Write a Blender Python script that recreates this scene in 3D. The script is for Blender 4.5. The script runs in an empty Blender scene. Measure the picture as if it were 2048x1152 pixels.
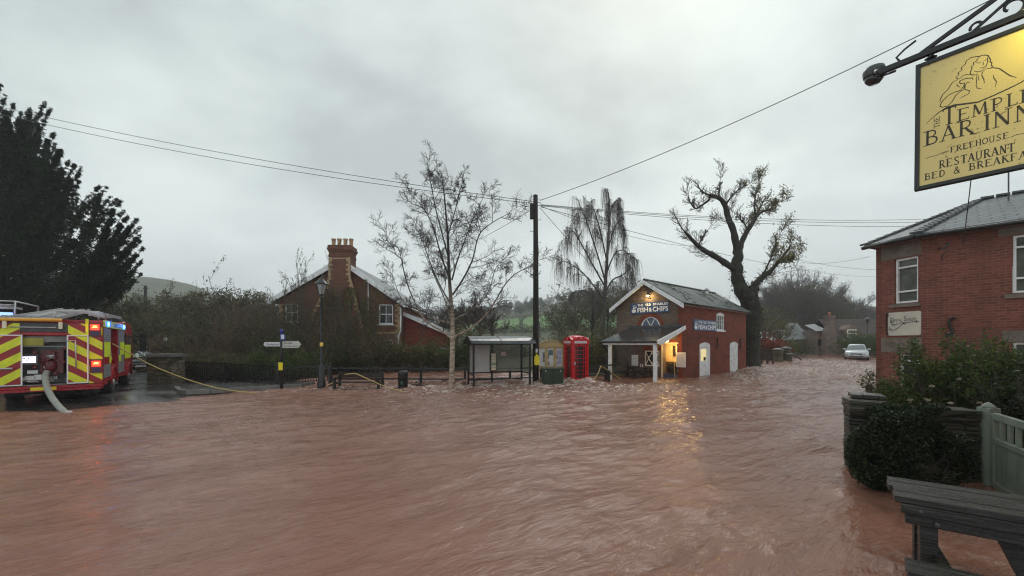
import bpy, math, random
import numpy as np
from mathutils import Vector, Matrix
R = math.radians
rng = np.random.default_rng(7)
random.seed(7)
SC = bpy.context.scene
COL = SC.collection
# ---------------------------------------------------------------- camera
F = 796.4; H = 2.1; CX = 1024.0; HZ = 685.0
cam = bpy.data.objects.new('camera', bpy.data.cameras.new('camera')); COL.objects.link(cam)
cam.location = (0, 0, H); cam.rotation_euler = (R(90), 0, 0)
cam.data.lens = 14.0; cam.data.sensor_width = 36; cam.data.shift_y = (HZ - 576) / 2048
cam.data.clip_start = 0.05; cam.data.clip_end = 4000
SC.camera = cam
# ---------------------------------------------------------------- exposure
SC.view_settings.view_transform = 'Standard'
try: SC.view_settings.look = 'None'
except Exception: pass
SC.view_settings.exposure = 0.62; SC.view_settings.gamma = 1.0
SC.view_settings.use_curve_mapping = False
SC.cycles.use_denoising = True
try: SC.cycles.denoising_prefilter = 'ACCURATE'; SC.cycles.denoising_input_passes = 'RGB_ALBEDO_NORMAL'
except Exception: pass
SC.cycles.use_adaptive_sampling = False
SC.cycles.filter_width = 1.15
SC.cycles.max_bounces = 6; SC.cycles.volume_bounces = 1; SC.cycles.transparent_max_bounces = 12
SC.cycles.sample_clamp_indirect = 4
# ---------------------------------------------------------------- world: overcast sky
SUN_EL, SUN_AZ = R(48), R(20)
W = bpy.data.worlds.new("World"); SC.world = W; W.use_nodes = True
wn = W.node_tree; wn.nodes.clear()
def wnode(t, **kw):
    n = wn.nodes.new(t)
    for k, v in kw.items(): setattr(n, k, v)
    return n
sky = wnode('ShaderNodeTexSky', sky_type='NISHITA'); sky.sun_disc = False
sky.sun_elevation = SUN_EL; sky.sun_rotation = SUN_AZ; sky.air_density = 2; sky.dust_density = 5
bg1 = wnode('ShaderNodeBackground'); bg1.inputs[1].default_value = 0.05
wn.links.new(sky.outputs[0], bg1.inputs[0])
tc = wnode('ShaderNodeTexCoord'); sx = wnode('ShaderNodeSeparateXYZ')
wn.links.new(tc.outputs['Generated'], sx.inputs[0])
ad = wnode('ShaderNodeMath', operation='ADD'); ad.inputs[1].default_value = 0.28
ab = wnode('ShaderNodeMath', operation='ABSOLUTE')
wn.links.new(sx.outputs[2], ab.inputs[0]); wn.links.new(ab.outputs[0], ad.inputs[0])
cx_ = wnode('ShaderNodeCombineXYZ')
for i in range(2):
    d = wnode('ShaderNodeMath', operation='DIVIDE')
    wn.links.new(sx.outputs[i], d.inputs[0]); wn.links.new(ad.outputs[0], d.inputs[1]); wn.links.new(d.outputs[0], cx_.inputs[i])
mp = wnode('ShaderNodeMapping'); mp.inputs['Location'].default_value = (3.1, 1.7, 0); mp.inputs['Rotation'].default_value = (0, 0, R(25)); mp.inputs['Scale'].default_value = (1.0, 1.25, 1)
wn.links.new(cx_.outputs[0], mp.inputs[0])
n1 = wnode('ShaderNodeTexNoise'); n1.inputs['Scale'].default_value = 1.15; n1.inputs['Detail'].default_value = 7; n1.inputs['Roughness'].default_value = 0.56; n1.inputs['Distortion'].default_value = 0.15
wn.links.new(mp.outputs[0], n1.inputs['Vector'])
rp = wnode('ShaderNodeValToRGB')
e = rp.color_ramp.elements
e[0].position = 0.36; e[0].color = (0.36, 0.40, 0.405, 1)
e[1].position = 0.64; e[1].color = (0.585, 0.65, 0.63, 1)
m = e.new(0.5); m.color = (0.475, 0.53, 0.522, 1)
wn.links.new(n1.outputs[0], rp.inputs[0])
# paler towards the horizon
mrz = wnode('ShaderNodeMapRange'); mrz.inputs['From Min'].default_value = 0.0; mrz.inputs['From Max'].default_value = 0.38
mrz.inputs['To Min'].default_value = 0.85; mrz.inputs['To Max'].default_value = 0.0
wn.links.new(ab.outputs[0], mrz.inputs[0])
mxh = wnode('ShaderNodeMix', data_type='RGBA'); mxh.inputs['B'].default_value = (0.595, 0.635, 0.66, 1)
wn.links.new(mrz.outputs[0], mxh.inputs['Factor']); wn.links.new(rp.outputs[0], mxh.inputs['A'])
bg2 = wnode('ShaderNodeBackground'); bg2.inputs[1].default_value = 1.0
wn.links.new(mxh.outputs['Result'], bg2.inputs[0])
ms = wnode('ShaderNodeMixShader'); ms.inputs[0].default_value = 0.93
wn.links.new(bg1.outputs[0], ms.inputs[1]); wn.links.new(bg2.outputs[0], ms.inputs[2])
wo = wnode('ShaderNodeOutputWorld'); wn.links.new(ms.outputs[0], wo.inputs[0])
sl = bpy.data.lights.new('sun', 'SUN'); sl.energy = 0.5; sl.angle = R(25); sl.color = (1, 0.97, 0.93)
so = bpy.data.objects.new('sun', sl); COL.objects.link(so)
so.rotation_euler = (R(90) - SUN_EL, 0, R(180) - SUN_AZ)
so.location = (0, 0, 50)

# ================================================================ helpers
def P(px, py, D): return Vector((D * (px - CX) / F, D, H - D * (py - HZ) / F))
def PX(px, D): return D * (px - CX) / F
def G(py, z=0.0): return (H - z) * F / (py - HZ)
def tag(o, label=None, cat=None, group=None, kind=None):
    if label: o['label'] = label
    if cat: o['category'] = cat
    if group: o['group'] = group
    if kind: o['kind'] = kind
    return o
def empty(name, loc, rz=0, label=None, cat=None, group=None):
    o = bpy.data.objects.new(name, None); COL.objects.link(o)
    o.location = loc; o.rotation_euler = (0, 0, rz); o.empty_display_size = 0.2
    return tag(o, label, cat, group)
def link(name, me, parent=None):
    o = bpy.data.objects.new(name, me); COL.objects.link(o)
    if parent: o.parent = parent
    return o
def copy_tree(o, parent=None):
    c = o.copy(); COL.objects.link(c); c.parent = parent
    for ch in list(o.children): copy_tree(ch, c)
    return c
_txt = {}
def text_geo(s, off=0.0):
    if (s, off) in _txt: return _txt[(s, off)]
    cu = bpy.data.curves.new('t', 'FONT'); cu.body = s; cu.size = 1; cu.resolution_u = 3; cu.offset = off
    ob = bpy.data.objects.new('t', cu); COL.objects.link(ob)
    me = ob.to_mesh()
    v = [tuple(p.co) for p in me.vertices]; f = [tuple(p.vertices) for p in me.polygons]
    ob.to_mesh_clear(); bpy.data.objects.remove(ob); bpy.data.curves.remove(cu)
    xs = [p[0] for p in v] or [0]; ys = [p[1] for p in v] or [0]
    x0, x1, y0, y1 = min(xs), max(xs), min(ys), max(ys)
    v = [((p[0] - x0) / max(x1 - x0, 1e-6), (p[1] - y0) / max(y1 - y0, 1e-6), 0) for p in v]
    _txt[(s, off)] = (v, f); return v, f
class MB:
    def __init__(s): s.v = []; s.f = []; s.m = []; s.sm = []
    def add(s, vs, fs, mi=0, smooth=False):
        b = len(s.v); s.v.extend([tuple(x) for x in vs]); s.f.extend([tuple(i + b for i in f) for f in fs])
        s.m.extend([mi] * len(fs)); s.sm.extend([smooth] * len(fs)); return s
    def box(s, x0, y0, z0, x1, y1, z1, mi=0, M=None):
        if x0 > x1: x0, x1 = x1, x0
        if y0 > y1: y0, y1 = y1, y0
        if z0 > z1: z0, z1 = z1, z0
        vs = [Vector(p) for p in ((x0,y0,z0),(x1,y0,z0),(x1,y1,z0),(x0,y1,z0),(x0,y0,z1),(x1,y0,z1),(x1,y1,z1),(x0,y1,z1))]
        if M: vs = [M @ p for p in vs]
        return s.add(vs, [(0,3,2,1),(4,5,6,7),(0,1,5,4),(1,2,6,5),(2,3,7,6),(3,0,4,7)], mi)
    def bar(s, a, b, w, h=None, mi=0, up=(0,0,1)):
        a = Vector(a); b = Vector(b); h = h or w; t = (b - a).normalized(); up = Vector(up)
        if abs(t.dot(up)) > .98: up = Vector((0, 1, 0))
        x = t.cross(up).normalized() * w / 2; y = x.cross(t).normalized() * h / 2
        vs = [p + c for p in (a, b) for c in (-x - y, x - y, x + y, -x + y)]
        return s.add(vs, [(0,1,2,3),(7,6,5,4),(0,4,5,1),(1,5,6,2),(2,6,7,3),(3,7,4,0)], mi)
    def tube(s, pts, r, n=8, mi=0, smooth=True, cap=True):
        pts = [Vector(p) for p in pts]; N = len(pts)
        rs = [r] * N if not hasattr(r, '__len__') else list(r)
        vs = []; px = None
        for i, p in enumerate(pts):
            t = (pts[min(i + 1, N - 1)] - pts[max(i - 1, 0)])
            if t.length < 1e-9: t = Vector((0, 0, 1))
            t.normalize()
            if px is None:
                a = Vector((0, 0, 1)) if abs(t.z) < .9 else Vector((1, 0, 0)); px = t.cross(a).normalized()
            else: px = (px - t * px.dot(t)).normalized()
            py = t.cross(px)
            for k in range(n):
                an = 2 * math.pi * k / n; vs.append(p + (px * math.cos(an) + py * math.sin(an)) * rs[i])
        fs = [(i*n+k, i*n+(k+1)%n, (i+1)*n+(k+1)%n, (i+1)*n+k) for i in range(N-1) for k in range(n)]
        if cap: fs += [tuple(range(n-1, -1, -1)), tuple(range((N-1)*n, N*n))]
        return s.add(vs, fs, mi, smooth)
    def cyl(s, c, r, z0, z1, n=16, mi=0, r2=None):
        return s.tube([(c[0], c[1], z0), (c[0], c[1], z1)], [r, r if r2 is None else r2], n, mi)
    def lathe(s, c, prof, n=16, mi=0, smooth=True):
        vs = [(c[0] + r*math.cos(2*math.pi*k/n), c[1] + r*math.sin(2*math.pi*k/n), c[2] + z) for r, z in prof for k in range(n)]
        N = len(prof)
        fs = [(i*n+k, i*n+(k+1)%n, (i+1)*n+(k+1)%n, (i+1)*n+k) for i in range(N-1) for k in range(n)]
        fs += [tuple(range(n-1, -1, -1)), tuple(range((N-1)*n, N*n))]
        return s.add(vs, fs, mi, smooth)
    def prism(s, poly, a, b, plane='xz', mi=0, M=None):
        # extrude a 2-D outline from a to b along the axis left out of plane
        n = len(poly)
        def v(p, t):
            return {'xz': (p[0], t, p[1]), 'yz': (t, p[0], p[1]), 'xy': (p[0], p[1], t)}[plane]
        vs = [Vector(v(p, a)) for p in poly] + [Vector(v(p, b)) for p in poly]
        if M: vs = [M @ p for p in vs]
        ar = sum(poly[i][0]*poly[(i+1)%n][1] - poly[(i+1)%n][0]*poly[i][1] for i in range(n))
        flip = (ar > 0) ^ (b < a) ^ (plane == 'xz')
        fs = [tuple(range(n)), tuple(range(2*n-1, n-1, -1))] + [(i, i+n, (i+1)%n+n, (i+1)%n) for i in range(n)]
        if not flip: fs = [tuple(reversed(f)) for f in fs]
        else: pass
        fs = [tuple(reversed(f)) for f in fs]
        return s.add(vs, fs, mi)
    def quad(s, a, b, c, d, mi=0): return s.add([a, b, c, d], [(0, 1, 2, 3)], mi)
    def text(s, t, M, w, h, mi=0, off=0.0):
        v, f = text_geo(t, off); return s.add([M @ Vector((p[0]*w, p[1]*h, 0)) for p in v], f, mi)
    def ribbon(s, pts, w, M=None, mi=0):
        # flat stroke lying in local xy
        pts = [Vector((p[0], p[1], 0)) for p in pts]; N = len(pts); vs = []
        ws = [w]*N if not hasattr(w, '__len__') else w
        for i, p in enumerate(pts):
            t = pts[min(i+1, N-1)] - pts[max(i-1, 0)]; t.normalize(); nn = Vector((-t.y, t.x, 0)) * ws[i] / 2
            vs += [p + nn, p - nn]
        if M: vs = [M @ p for p in vs]
        return s.add(vs, [(2*i, 2*i+1, 2*i+3, 2*i+2) for i in range(N-1)], mi)
    def loft(s, secs, mi=0, smooth=True, closed=True, cap=True):
        n = len(secs[0]); vs = [p for q in secs for p in q]
        rr = n if closed else n - 1
        fs = [(i*n+k, i*n+(k+1)%n, (i+1)*n+(k+1)%n, (i+1)*n+k) for i in range(len(secs)-1) for k in range(rr)]
        if cap: fs += [tuple(range(n-1, -1, -1)), tuple(range((len(secs)-1)*n, len(secs)*n))]
        return s.add(vs, fs, mi, smooth)
    def build(s, name, mats, parent=None, bevel=0, recalc=True):
        me = bpy.data.meshes.new(name); me.from_pydata(s.v, [], s.f)
        if not isinstance(mats, (list, tuple)): mats = [mats]
        for m_ in mats: me.materials.append(m_)
        me.polygons.foreach_set('material_index', s.m); me.polygons.foreach_set('use_smooth', s.sm)
        if recalc:
            import bmesh
            bm = bmesh.new(); bm.from_mesh(me); bmesh.ops.recalc_face_normals(bm, faces=bm.faces); bm.to_mesh(me); bm.free()
        me.update()
        auto_uv(me)
        o = link(name, me, parent)
        if bevel:
            b = o.modifiers.new('bevel', 'BEVEL'); b.width = bevel; b.segments = 2; b.limit_method = 'ANGLE'
        return o
def auto_uv(me):
    uv = me.uv_layers.new(name='UVMap'); vs = me.vertices; d = uv.data
    for p in me.polygons:
        n = p.normal
        if abs(n.z) > .95: h = Vector((1, 0, 0)); v = Vector((0, 1, 0))
        else:
            h = Vector((-n.y, n.x, 0)).normalized(); v = n.cross(h)
        for li in p.loop_indices:
            c = vs[me.loops[li].vertex_index].co; d[li].uv = (c.dot(h), c.dot(v))
def np_mesh(name, verts, faces, mats, parent=None, smooth=False, matidx=None):
    me = bpy.data.meshes.new(name); verts = np.asarray(verts, np.float32); faces = np.asarray(faces, np.int32)
    me.vertices.add(len(verts)); me.vertices.foreach_set('co', verts.ravel())
    k = faces.shape[1]; me.loops.add(faces.size); me.loops.foreach_set('vertex_index', faces.ravel())
    me.polygons.add(len(faces)); me.polygons.foreach_set('loop_start', np.arange(0, faces.size, k, dtype=np.int32))
    me.polygons.foreach_set('loop_total', np.full(len(faces), k, np.int32))
    if smooth: me.polygons.foreach_set('use_smooth', np.ones(len(faces), bool))
    if matidx is not None: me.polygons.foreach_set('material_index', np.asarray(matidx, np.int32))
    for m_ in (mats if isinstance(mats, (list, tuple)) else [mats]): me.materials.append(m_)
    me.update(calc_edges=True)
    return link(name, me, parent)

# ================================================================ materials
class NT:
    def __init__(s, name):
        s.mat = bpy.data.materials.new(name); s.mat.use_nodes = True; s.t = s.mat.node_tree; s.t.nodes.clear()
        s.out = s.n('ShaderNodeOutputMaterial'); s.b = s.n('ShaderNodeBsdfPrincipled'); s.l(s.b.outputs[0], s.out.inputs[0])
    def n(s, t, **kw):
        x = s.t.nodes.new(t)
        for k, v in kw.items(): setattr(x, k, v)
        return x
    def l(s, a, b): s.t.links.new(a, b)
    def set(s, **kw):
        for k, v in kw.items(): s.b.inputs[k.replace('_', ' ')].default_value = v
        return s
    def coord(s, which='Object', scale=(1,1,1), rot=(0,0,0)):
        t = s.n('ShaderNodeTexCoord'); m_ = s.n('ShaderNodeMapping'); m_.inputs['Scale'].default_value = scale; m_.inputs['Rotation'].default_value = rot
        s.l(t.outputs[which], m_.inputs[0]); return m_.outputs[0]
    def noise(s, vec, scale, detail=4, rough=.55, dist=0):
        x = s.n('ShaderNodeTexNoise'); x.inputs['Scale'].default_value = scale; x.inputs['Detail'].default_value = detail
        x.inputs['Roughness'].default_value = rough; x.inputs['Distortion'].default_value = dist
        if vec is not None: s.l(vec, x.inputs['Vector'])
        return x.outputs[0]
    def ramp(s, fac, stops, interp='LINEAR'):
        r = s.n('ShaderNodeValToRGB'); r.color_ramp.interpolation = interp; el = r.color_ramp.elements
        while len(el) > 1: el.remove(el[-1])
        el[0].position = stops[0][0]; el[0].color = (*stops[0][1], 1) if hasattr(stops[0][1], '__len__') else (stops[0][1],)*3 + (1,)
        for p_, c in stops[1:]:
            q = el.new(p_); q.color = (*c, 1) if hasattr(c, '__len__') else (c, c, c, 1)
        s.l(fac, r.inputs[0]); return r.outputs[0]
    def mix(s, fac, a, b, blend='MIX'):
        x = s.n('ShaderNodeMix', data_type='RGBA', blend_type=blend)
        for sock, v in ((x.inputs['Factor'], fac), (x.inputs['A'], a), (x.inputs['B'], b)):
            if hasattr(v, 'default_value') or hasattr(v, 'is_linked'): s.l(v, sock)
            elif hasattr(v, '__len__'): sock.default_value = (*v, 1)
            else: sock.default_value = v
        return x.outputs['Result']
    def bump(s, h, strength=.3, dist=.02, prev=None):
        b = s.n('ShaderNodeBump'); b.inputs['Strength'].default_value = strength; b.inputs['Distance'].default_value = dist
        s.l(h, b.inputs['Height'])
        if prev is not None: s.l(prev, b.inputs['Normal'])
        return b.outputs[0]
    def math(s, op, a, b=None):
        x = s.n('ShaderNodeMath', operation=op)
        for i, v in enumerate((a, b)):
            if v is None: continue
            if hasattr(v, 'is_linked'): s.l(v, x.inputs[i])
            else: x.inputs[i].default_value = v
        return x.outputs[0]
def simple(name, col, rough=.5, metal=0, var=.25, vs=3.0, bump=0.0, bs=40, spec=.5, dirt=None):
    t = NT(name); t.set(Roughness=rough, Metallic=metal); t.b.inputs['Specular IOR Level'].default_value = spec
    v = t.coord(); nz = t.noise(v, vs, 6)
    dark = tuple(c * (1 - var) for c in col); lite = tuple(min(1, c * (1 + var)) for c in col)
    c = t.ramp(nz, [(.3, dark), (.7, lite)])
    if dirt:
        d = t.ramp(t.noise(v, vs * .7 + 1.3, 8, .7), [(.5, 0.0), (.72, 1.0)]); c = t.mix(d, c, dirt)
    t.l(c, t.b.inputs['Base Color'])
    rr = t.ramp(t.noise(v, vs * 2.3, 4), [(.3, max(.03, rough - .1)), (.7, min(1, rough + .12))]); t.l(rr, t.b.inputs['Roughness'])
    if bump: t.l(t.bump(t.noise(v, bs, 5), bump, .01), t.b.inputs['Normal'])
    return t.mat
def emit(name, col, strength):
    t = NT(name); t.set(Base_Color=(*[min(1, c) for c in col], 1), Roughness=.3)
    t.b.inputs['Emission Color'].default_value = (*col, 1); t.b.inputs['Emission Strength'].default_value = strength
    return t.mat
def brick(name, c1, c2, mortar, sx=1.0, stain=(.05, .035, .03), stain_amt=.5, bw=.225, bh=.075, ms=.012, bias=0.0, offset=.5, bumpd=.012, rough=.75):
    t = NT(name); uv = t.coord('UV'); ob = t.coord()
    wob = t.noise(ob, 3.0, 2)
    b = t.n('ShaderNodeTexBrick'); b.offset = offset
    b.inputs['Scale'].default_value = 1; b.inputs['Brick Width'].default_value = bw; b.inputs['Row Height'].default_value = bh
    b.inputs['Mortar Size'].default_value = ms; b.inputs['Mortar Smooth'].default_value = .3; b.inputs['Bias'].default_value = bias
    b.inputs['Color1'].default_value = (*c1, 1); b.inputs['Color2'].default_value = (*c2, 1); b.inputs['Mortar'].default_value = (*mortar, 1)
    t.l(uv, b.inputs['Vector'])
    n2 = t.noise(ob, 1.1, 8, .65); n3 = t.noise(ob, 9, 6, .7)
    c = t.mix(t.ramp(n3, [(.3, 0.0), (.75, .75)]), b.outputs['Color'], tuple(x * .5 for x in c1))
    c = t.mix(t.math('MULTIPLY', t.ramp(n2, [(.42, 0.0), (.68, 1.0)]), stain_amt), c, stain)
    n4 = t.noise(ob, 2.6, 8, .7)
    c = t.mix(t.math('MULTIPLY', t.ramp(n4, [(.56, 0.0), (.7, 1.0)]), .45), c, tuple(min(1, x * 1.5 + .03) for x in c2))
    t.l(c, t.b.inputs['Base Color']); t.set(Roughness=rough); t.b.inputs['Specular IOR Level'].default_value = .18 if rough > .5 else .5
    t.l(t.bump(n3, .35, .01, t.bump(t.math('SUBTRACT', 1.0, b.outputs['Fac']), .6, bumpd)), t.b.inputs['Normal'])
    return t.mat
def rubble(name, cols, mortar, sx=2.6, sy=6.5, bumpd=.03, moss=None, rough=.85, chan='UV'):
    t = NT(name); uv = t.coord(chan, (sx, sy, sx)); ob = t.coord()
    nz = t.n('ShaderNodeTexNoise'); nz.inputs['Scale'].default_value = .9; t.l(uv, nz.inputs['Vector'])
    w = t.n('ShaderNodeVectorMath', operation='ADD'); sc_ = t.n('ShaderNodeVectorMath', operation='SCALE'); sc_.inputs['Scale'].default_value = .35
    t.l(nz.outputs['Color'], sc_.inputs[0]); t.l(uv, w.inputs[0]); t.l(sc_.outputs[0], w.inputs[1])
    v = t.n('ShaderNodeTexVoronoi', feature='F1'); v.inputs['Scale'].default_value = 1; v.inputs['Randomness'].default_value = .75; t.l(w.outputs[0], v.inputs['Vector'])
    ve = t.n('ShaderNodeTexVoronoi', feature='DISTANCE_TO_EDGE'); ve.inputs['Scale'].default_value = 1; ve.inputs['Randomness'].default_value = .75; t.l(w.outputs[0], ve.inputs['Vector'])
    sp = t.n('ShaderNodeSeparateColor'); t.l(v.outputs['Color'], sp.inputs[0])
    k = len(cols); c = t.ramp(sp.outputs[0], [(i / max(1, k - 1) * .999, cc) for i, cc in enumerate(cols)])
    n3 = t.noise(ob, 14, 6, .7); c = t.mix(t.ramp(n3, [(.3, 0.0), (.8, .8)]), c, tuple(x * .45 for x in cols[0]))
    ed = t.ramp(ve.outputs['Distance'], [(.02, 0.0), (.1, 1.0)]); c = t.mix(ed, mortar, c)
    if moss: c = t.mix(t.ramp(t.noise(ob, 2.2, 8, .7), [(.5, 0.0), (.62, .85)]), c, moss)
    t.l(c, t.b.inputs['Base Color']); t.set(Roughness=rough)
    t.l(t.bump(n3, .5, .012, t.bump(ed, .8, bumpd)), t.b.inputs['Normal'])
    return t.mat
def leafmat(name, stops, rough=.5, trans=.35, spec=.35):
    t = NT(name); g = t.n('ShaderNodeNewGeometry'); ob = t.coord()
    c = t.ramp(g.outputs['Random Per Island'], stops)
    big = t.noise(ob, .8, 3); c = t.mix(t.ramp(big, [(.35, .0), (.7, .55)]), c, tuple(x * .45 for x in stops[0][1]))
    t.l(c, t.b.inputs['Base Color']); t.set(Roughness=rough); t.b.inputs['Specular IOR Level'].default_value = spec
    tr = t.n('ShaderNodeBsdfTranslucent'); mx = t.n('ShaderNodeMixShader'); mx.inputs[0].default_value = trans; t.l(c, tr.inputs[0]); t.l(t.b.outputs[0], mx.inputs[1]); t.l(tr.outputs[0], mx.inputs[2]); t.l(mx.outputs[0], t.out.inputs[0])
    return t.mat
def bark(name, a, b_, sx=6, sz=1.2, bump=.5, moss=None):
    t = NT(name); v = t.coord('Object', (sx, sx, sz)); n_ = t.noise(v, 1.5, 6, .65)
    c = t.ramp(n_, [(.35, a), (.65, b_)])
    if moss: c = t.mix(t.ramp(t.noise(t.coord(), 1.7, 5), [(.48, 0.0), (.6, .8)]), c, moss)
    t.l(c, t.b.inputs['Base Color']); t.set(Roughness=.85); t.l(t.bump(n_, bump, .03), t.b.inputs['Normal'])
    return t.mat
M = {}
M['brick_shop'] = brick('shop red brick', (.34, .070, .040), (.17, .040, .028), (.22, .10, .07), stain=(.06, .028, .022), stain_amt=.6)
M['brick_dent'] = brick('surgery red brick', (.34, .105, .078), (.165, .052, .042), (.27, .16, .125), stain=(.10, .045, .035), stain_amt=.6, ms=.015)
M['brick_house'] = brick('house red brick', (.24, .092, .064), (.14, .054, .042), (.20, .12, .09), stain=(.06, .04, .03), stain_amt=.4)
M['brick_ext'] = brick('extension red brick', (.34, .06, .045), (.25, .045, .035), (.18, .07, .05), stain=(.12, .03, .02), stain_amt=.4)
M['brick_buff'] = simple('buff brick', (.40, .28, .16), .8, var=.35, vs=9)
M['gable_stone'] = rubble('shop gable rubble', [(.12, .085, .072), (.21, .145, .11), (.16, .10, .08), (.25, .20, .15)], (.14, .11, .09), 2.4, 8.5, .02)
M['dry_stone'] = rubble('mossy dry stone', [(.052, .045, .032), (.10, .085, .062), (.068, .052, .038)], (.010, .009, .008), 1.1, 11, .06, moss=(.03, .04, .012), rough=.6)
M['pillar_stone'] = rubble('pillar stone', [(.12, .10, .065), (.22, .18, .11), (.16, .12, .08)], (.05, .042, .03), 2.2, 7, .04, moss=(.06, .065, .025))
M['cottage_stone'] = rubble('cottage stone', [(.19, .13, .11), (.29, .20, .17), (.22, .145, .125)], (.12, .10, .09), 1.8, 4.5, .02)
M['lintel'] = simple('sandstone lintel', (.185, .15, .125), .85, var=.3, vs=4, bump=.4, bs=30)
M['white'] = simple('white paint', (.86, .86, .87), .45, var=.07, vs=2, dirt=(.5, .48, .44))
M['whitewet'] = simple('wet white paint', (.78, .78, .79), .3, var=.08, vs=2, dirt=(.42, .40, .37))
M['black'] = simple('black painted metal', (.012, .012, .014), .3, var=.3)
M['blackmatt'] = simple('black rubber', (.014, .014, .014), .7, var=.3)
M['darktimber'] = simple('dark creosoted timber', (.022, .017, .014), .7, var=.4, bump=.5, bs=25)
M['red'] = simple('red fire paint', (.33, .008, .018), .25, var=.12, dirt=(.2, .02, .02))
M['boxred'] = simple('glossy kiosk red', (.55, .004, .012), .22, var=.08)
M['grey'] = simple('grey metal', (.26, .26, .27), .4, metal=.3, var=.2, vs=5)
M['alu'] = simple('aluminium', (.52, .53, .53), .38, metal=.6, var=.15, vs=6)
M['dgrey'] = simple('dark grey metal', (.07, .07, .075), .5, metal=.2, var=.4, vs=7)
M['navy'] = simple('navy sign board', (.022, .052, .16), .3, var=.12)
M['yellow'] = simple('yellow plastic', (.85, .70, .02), .45, var=.1)
M['cream'] = simple('cream panel', (.72, .66, .5), .5, var=.1)
M['oak'] = simple('pale oak', (.56, .42, .20), .55, var=.2, vs=5)
M['sage'] = simple('sage green paint', (.225, .255, .22), .4, var=.1, vs=1.5, dirt=(.15, .18, .13))
M['greenbox'] = simple('dark green cabinet', (.022, .042, .022), .45, var=.3)
M['hose'] = simple('yellow hose', (.50, .36, .12), .5, var=.15)
M['hosegrey'] = simple('grey suction hose', (.30, .31, .28), .5, var=.2, vs=9)
M['orange'] = simple('orange boom', (.75, .36, .03), .35, var=.15)
M['notice'] = simple('white notice', (.74, .74, .76), .5, var=.06)
M['slate'] = brick('wet slate', (.060, .068, .075), (.095, .105, .112), (.02, .022, .024), bw=.3, bh=.19, ms=.008, stain=(.03, .034, .032), stain_amt=.5, bumpd=.012, rough=.28)
M['slate_moss'] = brick('mossy slate', (.13, .145, .14), (.22, .235, .225), (.03, .033, .033), bw=.3, bh=.19, ms=.01, stain=(.022, .026, .012), stain_amt=.9, bumpd=.02, rough=.45)
M['slate_pale'] = brick('pale wet slate', (.12, .135, .14), (.16, .18, .185), (.05, .055, .055), bw=.4, bh=.25, ms=.01, stain=(.07, .08, .07), stain_amt=.4, bumpd=.01, rough=.3)
M['cladding'] = simple('timber slab', (.03, .024, .02), .7, var=.4)
t = NT('chevrons right'); 
def chevron(name, sgn):
    t = NT(name); uv = t.coord('UV'); s_ = t.n('ShaderNodeSeparateXYZ'); t.l(uv, s_.inputs[0])
    a = t.math('ADD', s_.outputs[1], t.math('MULTIPLY', s_.outputs[0], sgn * .72))
    fr = t.math('FRACT', t.math('MULTIPLY', a, 1 / .50))
    st = t.math('GREATER_THAN', fr, .47)
    nz = t.ramp(t.noise(t.coord(), 5, 5), [(.3, .8), (.7, 1.05)])
    c = t.mix(st, (.30, .010, .018), (.74, .80, .02)); c = t.mix(1.0, c, nz, 'MULTIPLY')
    t.l(c, t.b.inputs['Base Color']); t.set(Roughness=.35)
    return t.mat
M['chevR'] = chevron('chevrons falling right', 1); M['chevL'] = chevron('chevrons rising right', -1)
t = NT('window glass'); t.set(Base_Color=(.022, .026, .03, 1), Roughness=.06); t.b.inputs['Specular IOR Level'].default_value = .8; M['glass'] = t.mat
t = NT('kiosk glass'); t.set(Base_Color=(.02, .014, .013, 1), Roughness=.12); M['kglass'] = t.mat
t = NT('net curtain glass'); v = t.coord(); t.l(t.ramp(t.noise(v, 2.5, 3), [(.35, (.075, .08, .068)), (.7, (.15, .155, .13))]), t.b.inputs['Base Color']); t.set(Roughness=.12); M['netglass'] = t.mat
def clear(name, tint, a, rough=.1):
    t = NT(name); tr = t.n('ShaderNodeBsdfTransparent'); mx = t.n('ShaderNodeMixShader'); mx.inputs[0].default_value = a
    t.set(Base_Color=(*tint, 1), Roughness=rough); t.l(tr.outputs[0], mx.inputs[1]); t.l(t.b.outputs[0], mx.inputs[2]); t.l(mx.outputs[0], t.out.inputs[0]); return t.mat
M['shelter_glass'] = clear('grimy shelter glass', (.30, .29, .27), .42)
M['lantern_glass'] = clear('lantern glass', (.6, .62, .62), .55)
M['twig'] = simple('twig bark', (.085, .066, .058), .8, var=.3)
M['twig_dark'] = simple('dark birch twigs', (.050, .036, .032), .8, var=.3)
M['twig_brown'] = simple('brown bramble stems', (.17, .115, .085), .8, var=.4)
M['twig_grey'] = simple('grey twig', (.15, .128, .118), .85, var=.3)
M['twig_far'] = simple('far grey twig', (.105, .088, .075), .9, var=.3, vs=.4)
M['bark_dark'] = bark('dark wet bark', (.010, .009, .008), (.045, .036, .03), 4, 1.0, .9, moss=(.022, .028, .010))
M['bark_grey'] = bark('grey bark', (.05, .045, .04), (.11, .10, .09))
def birchbark():
    t = NT('birch bark'); v = t.coord('Object', (3, 3, 12)); n_ = t.noise(v, 1.2, 6, .7)
    c = t.ramp(n_, [(.34, (.05, .035, .03)), (.46, (.34, .25, .19)), (.7, (.58, .48, .40))])
    z = t.n('ShaderNodeSeparateXYZ'); t.l(t.coord(), z.inputs[0])
    up = t.ramp(t.math('MULTIPLY', z.outputs[2], .1), [(.28, 0.0), (.5, 1.0)])
    c = t.mix(up, c, (.032, .026, .022)); t.l(c, t.b.inputs['Base Color']); t.set(Roughness=.7); t.l(t.bump(n_, .4, .02), t.b.inputs['Normal']); return t.mat
M['birch'] = birchbark()
M['leaf_conifer'] = leafmat('conifer sprays', [(0, (.010, .018, .011)), (.6, (.022, .036, .018)), (1, (.045, .060, .026))], .8, spec=.15)
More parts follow.
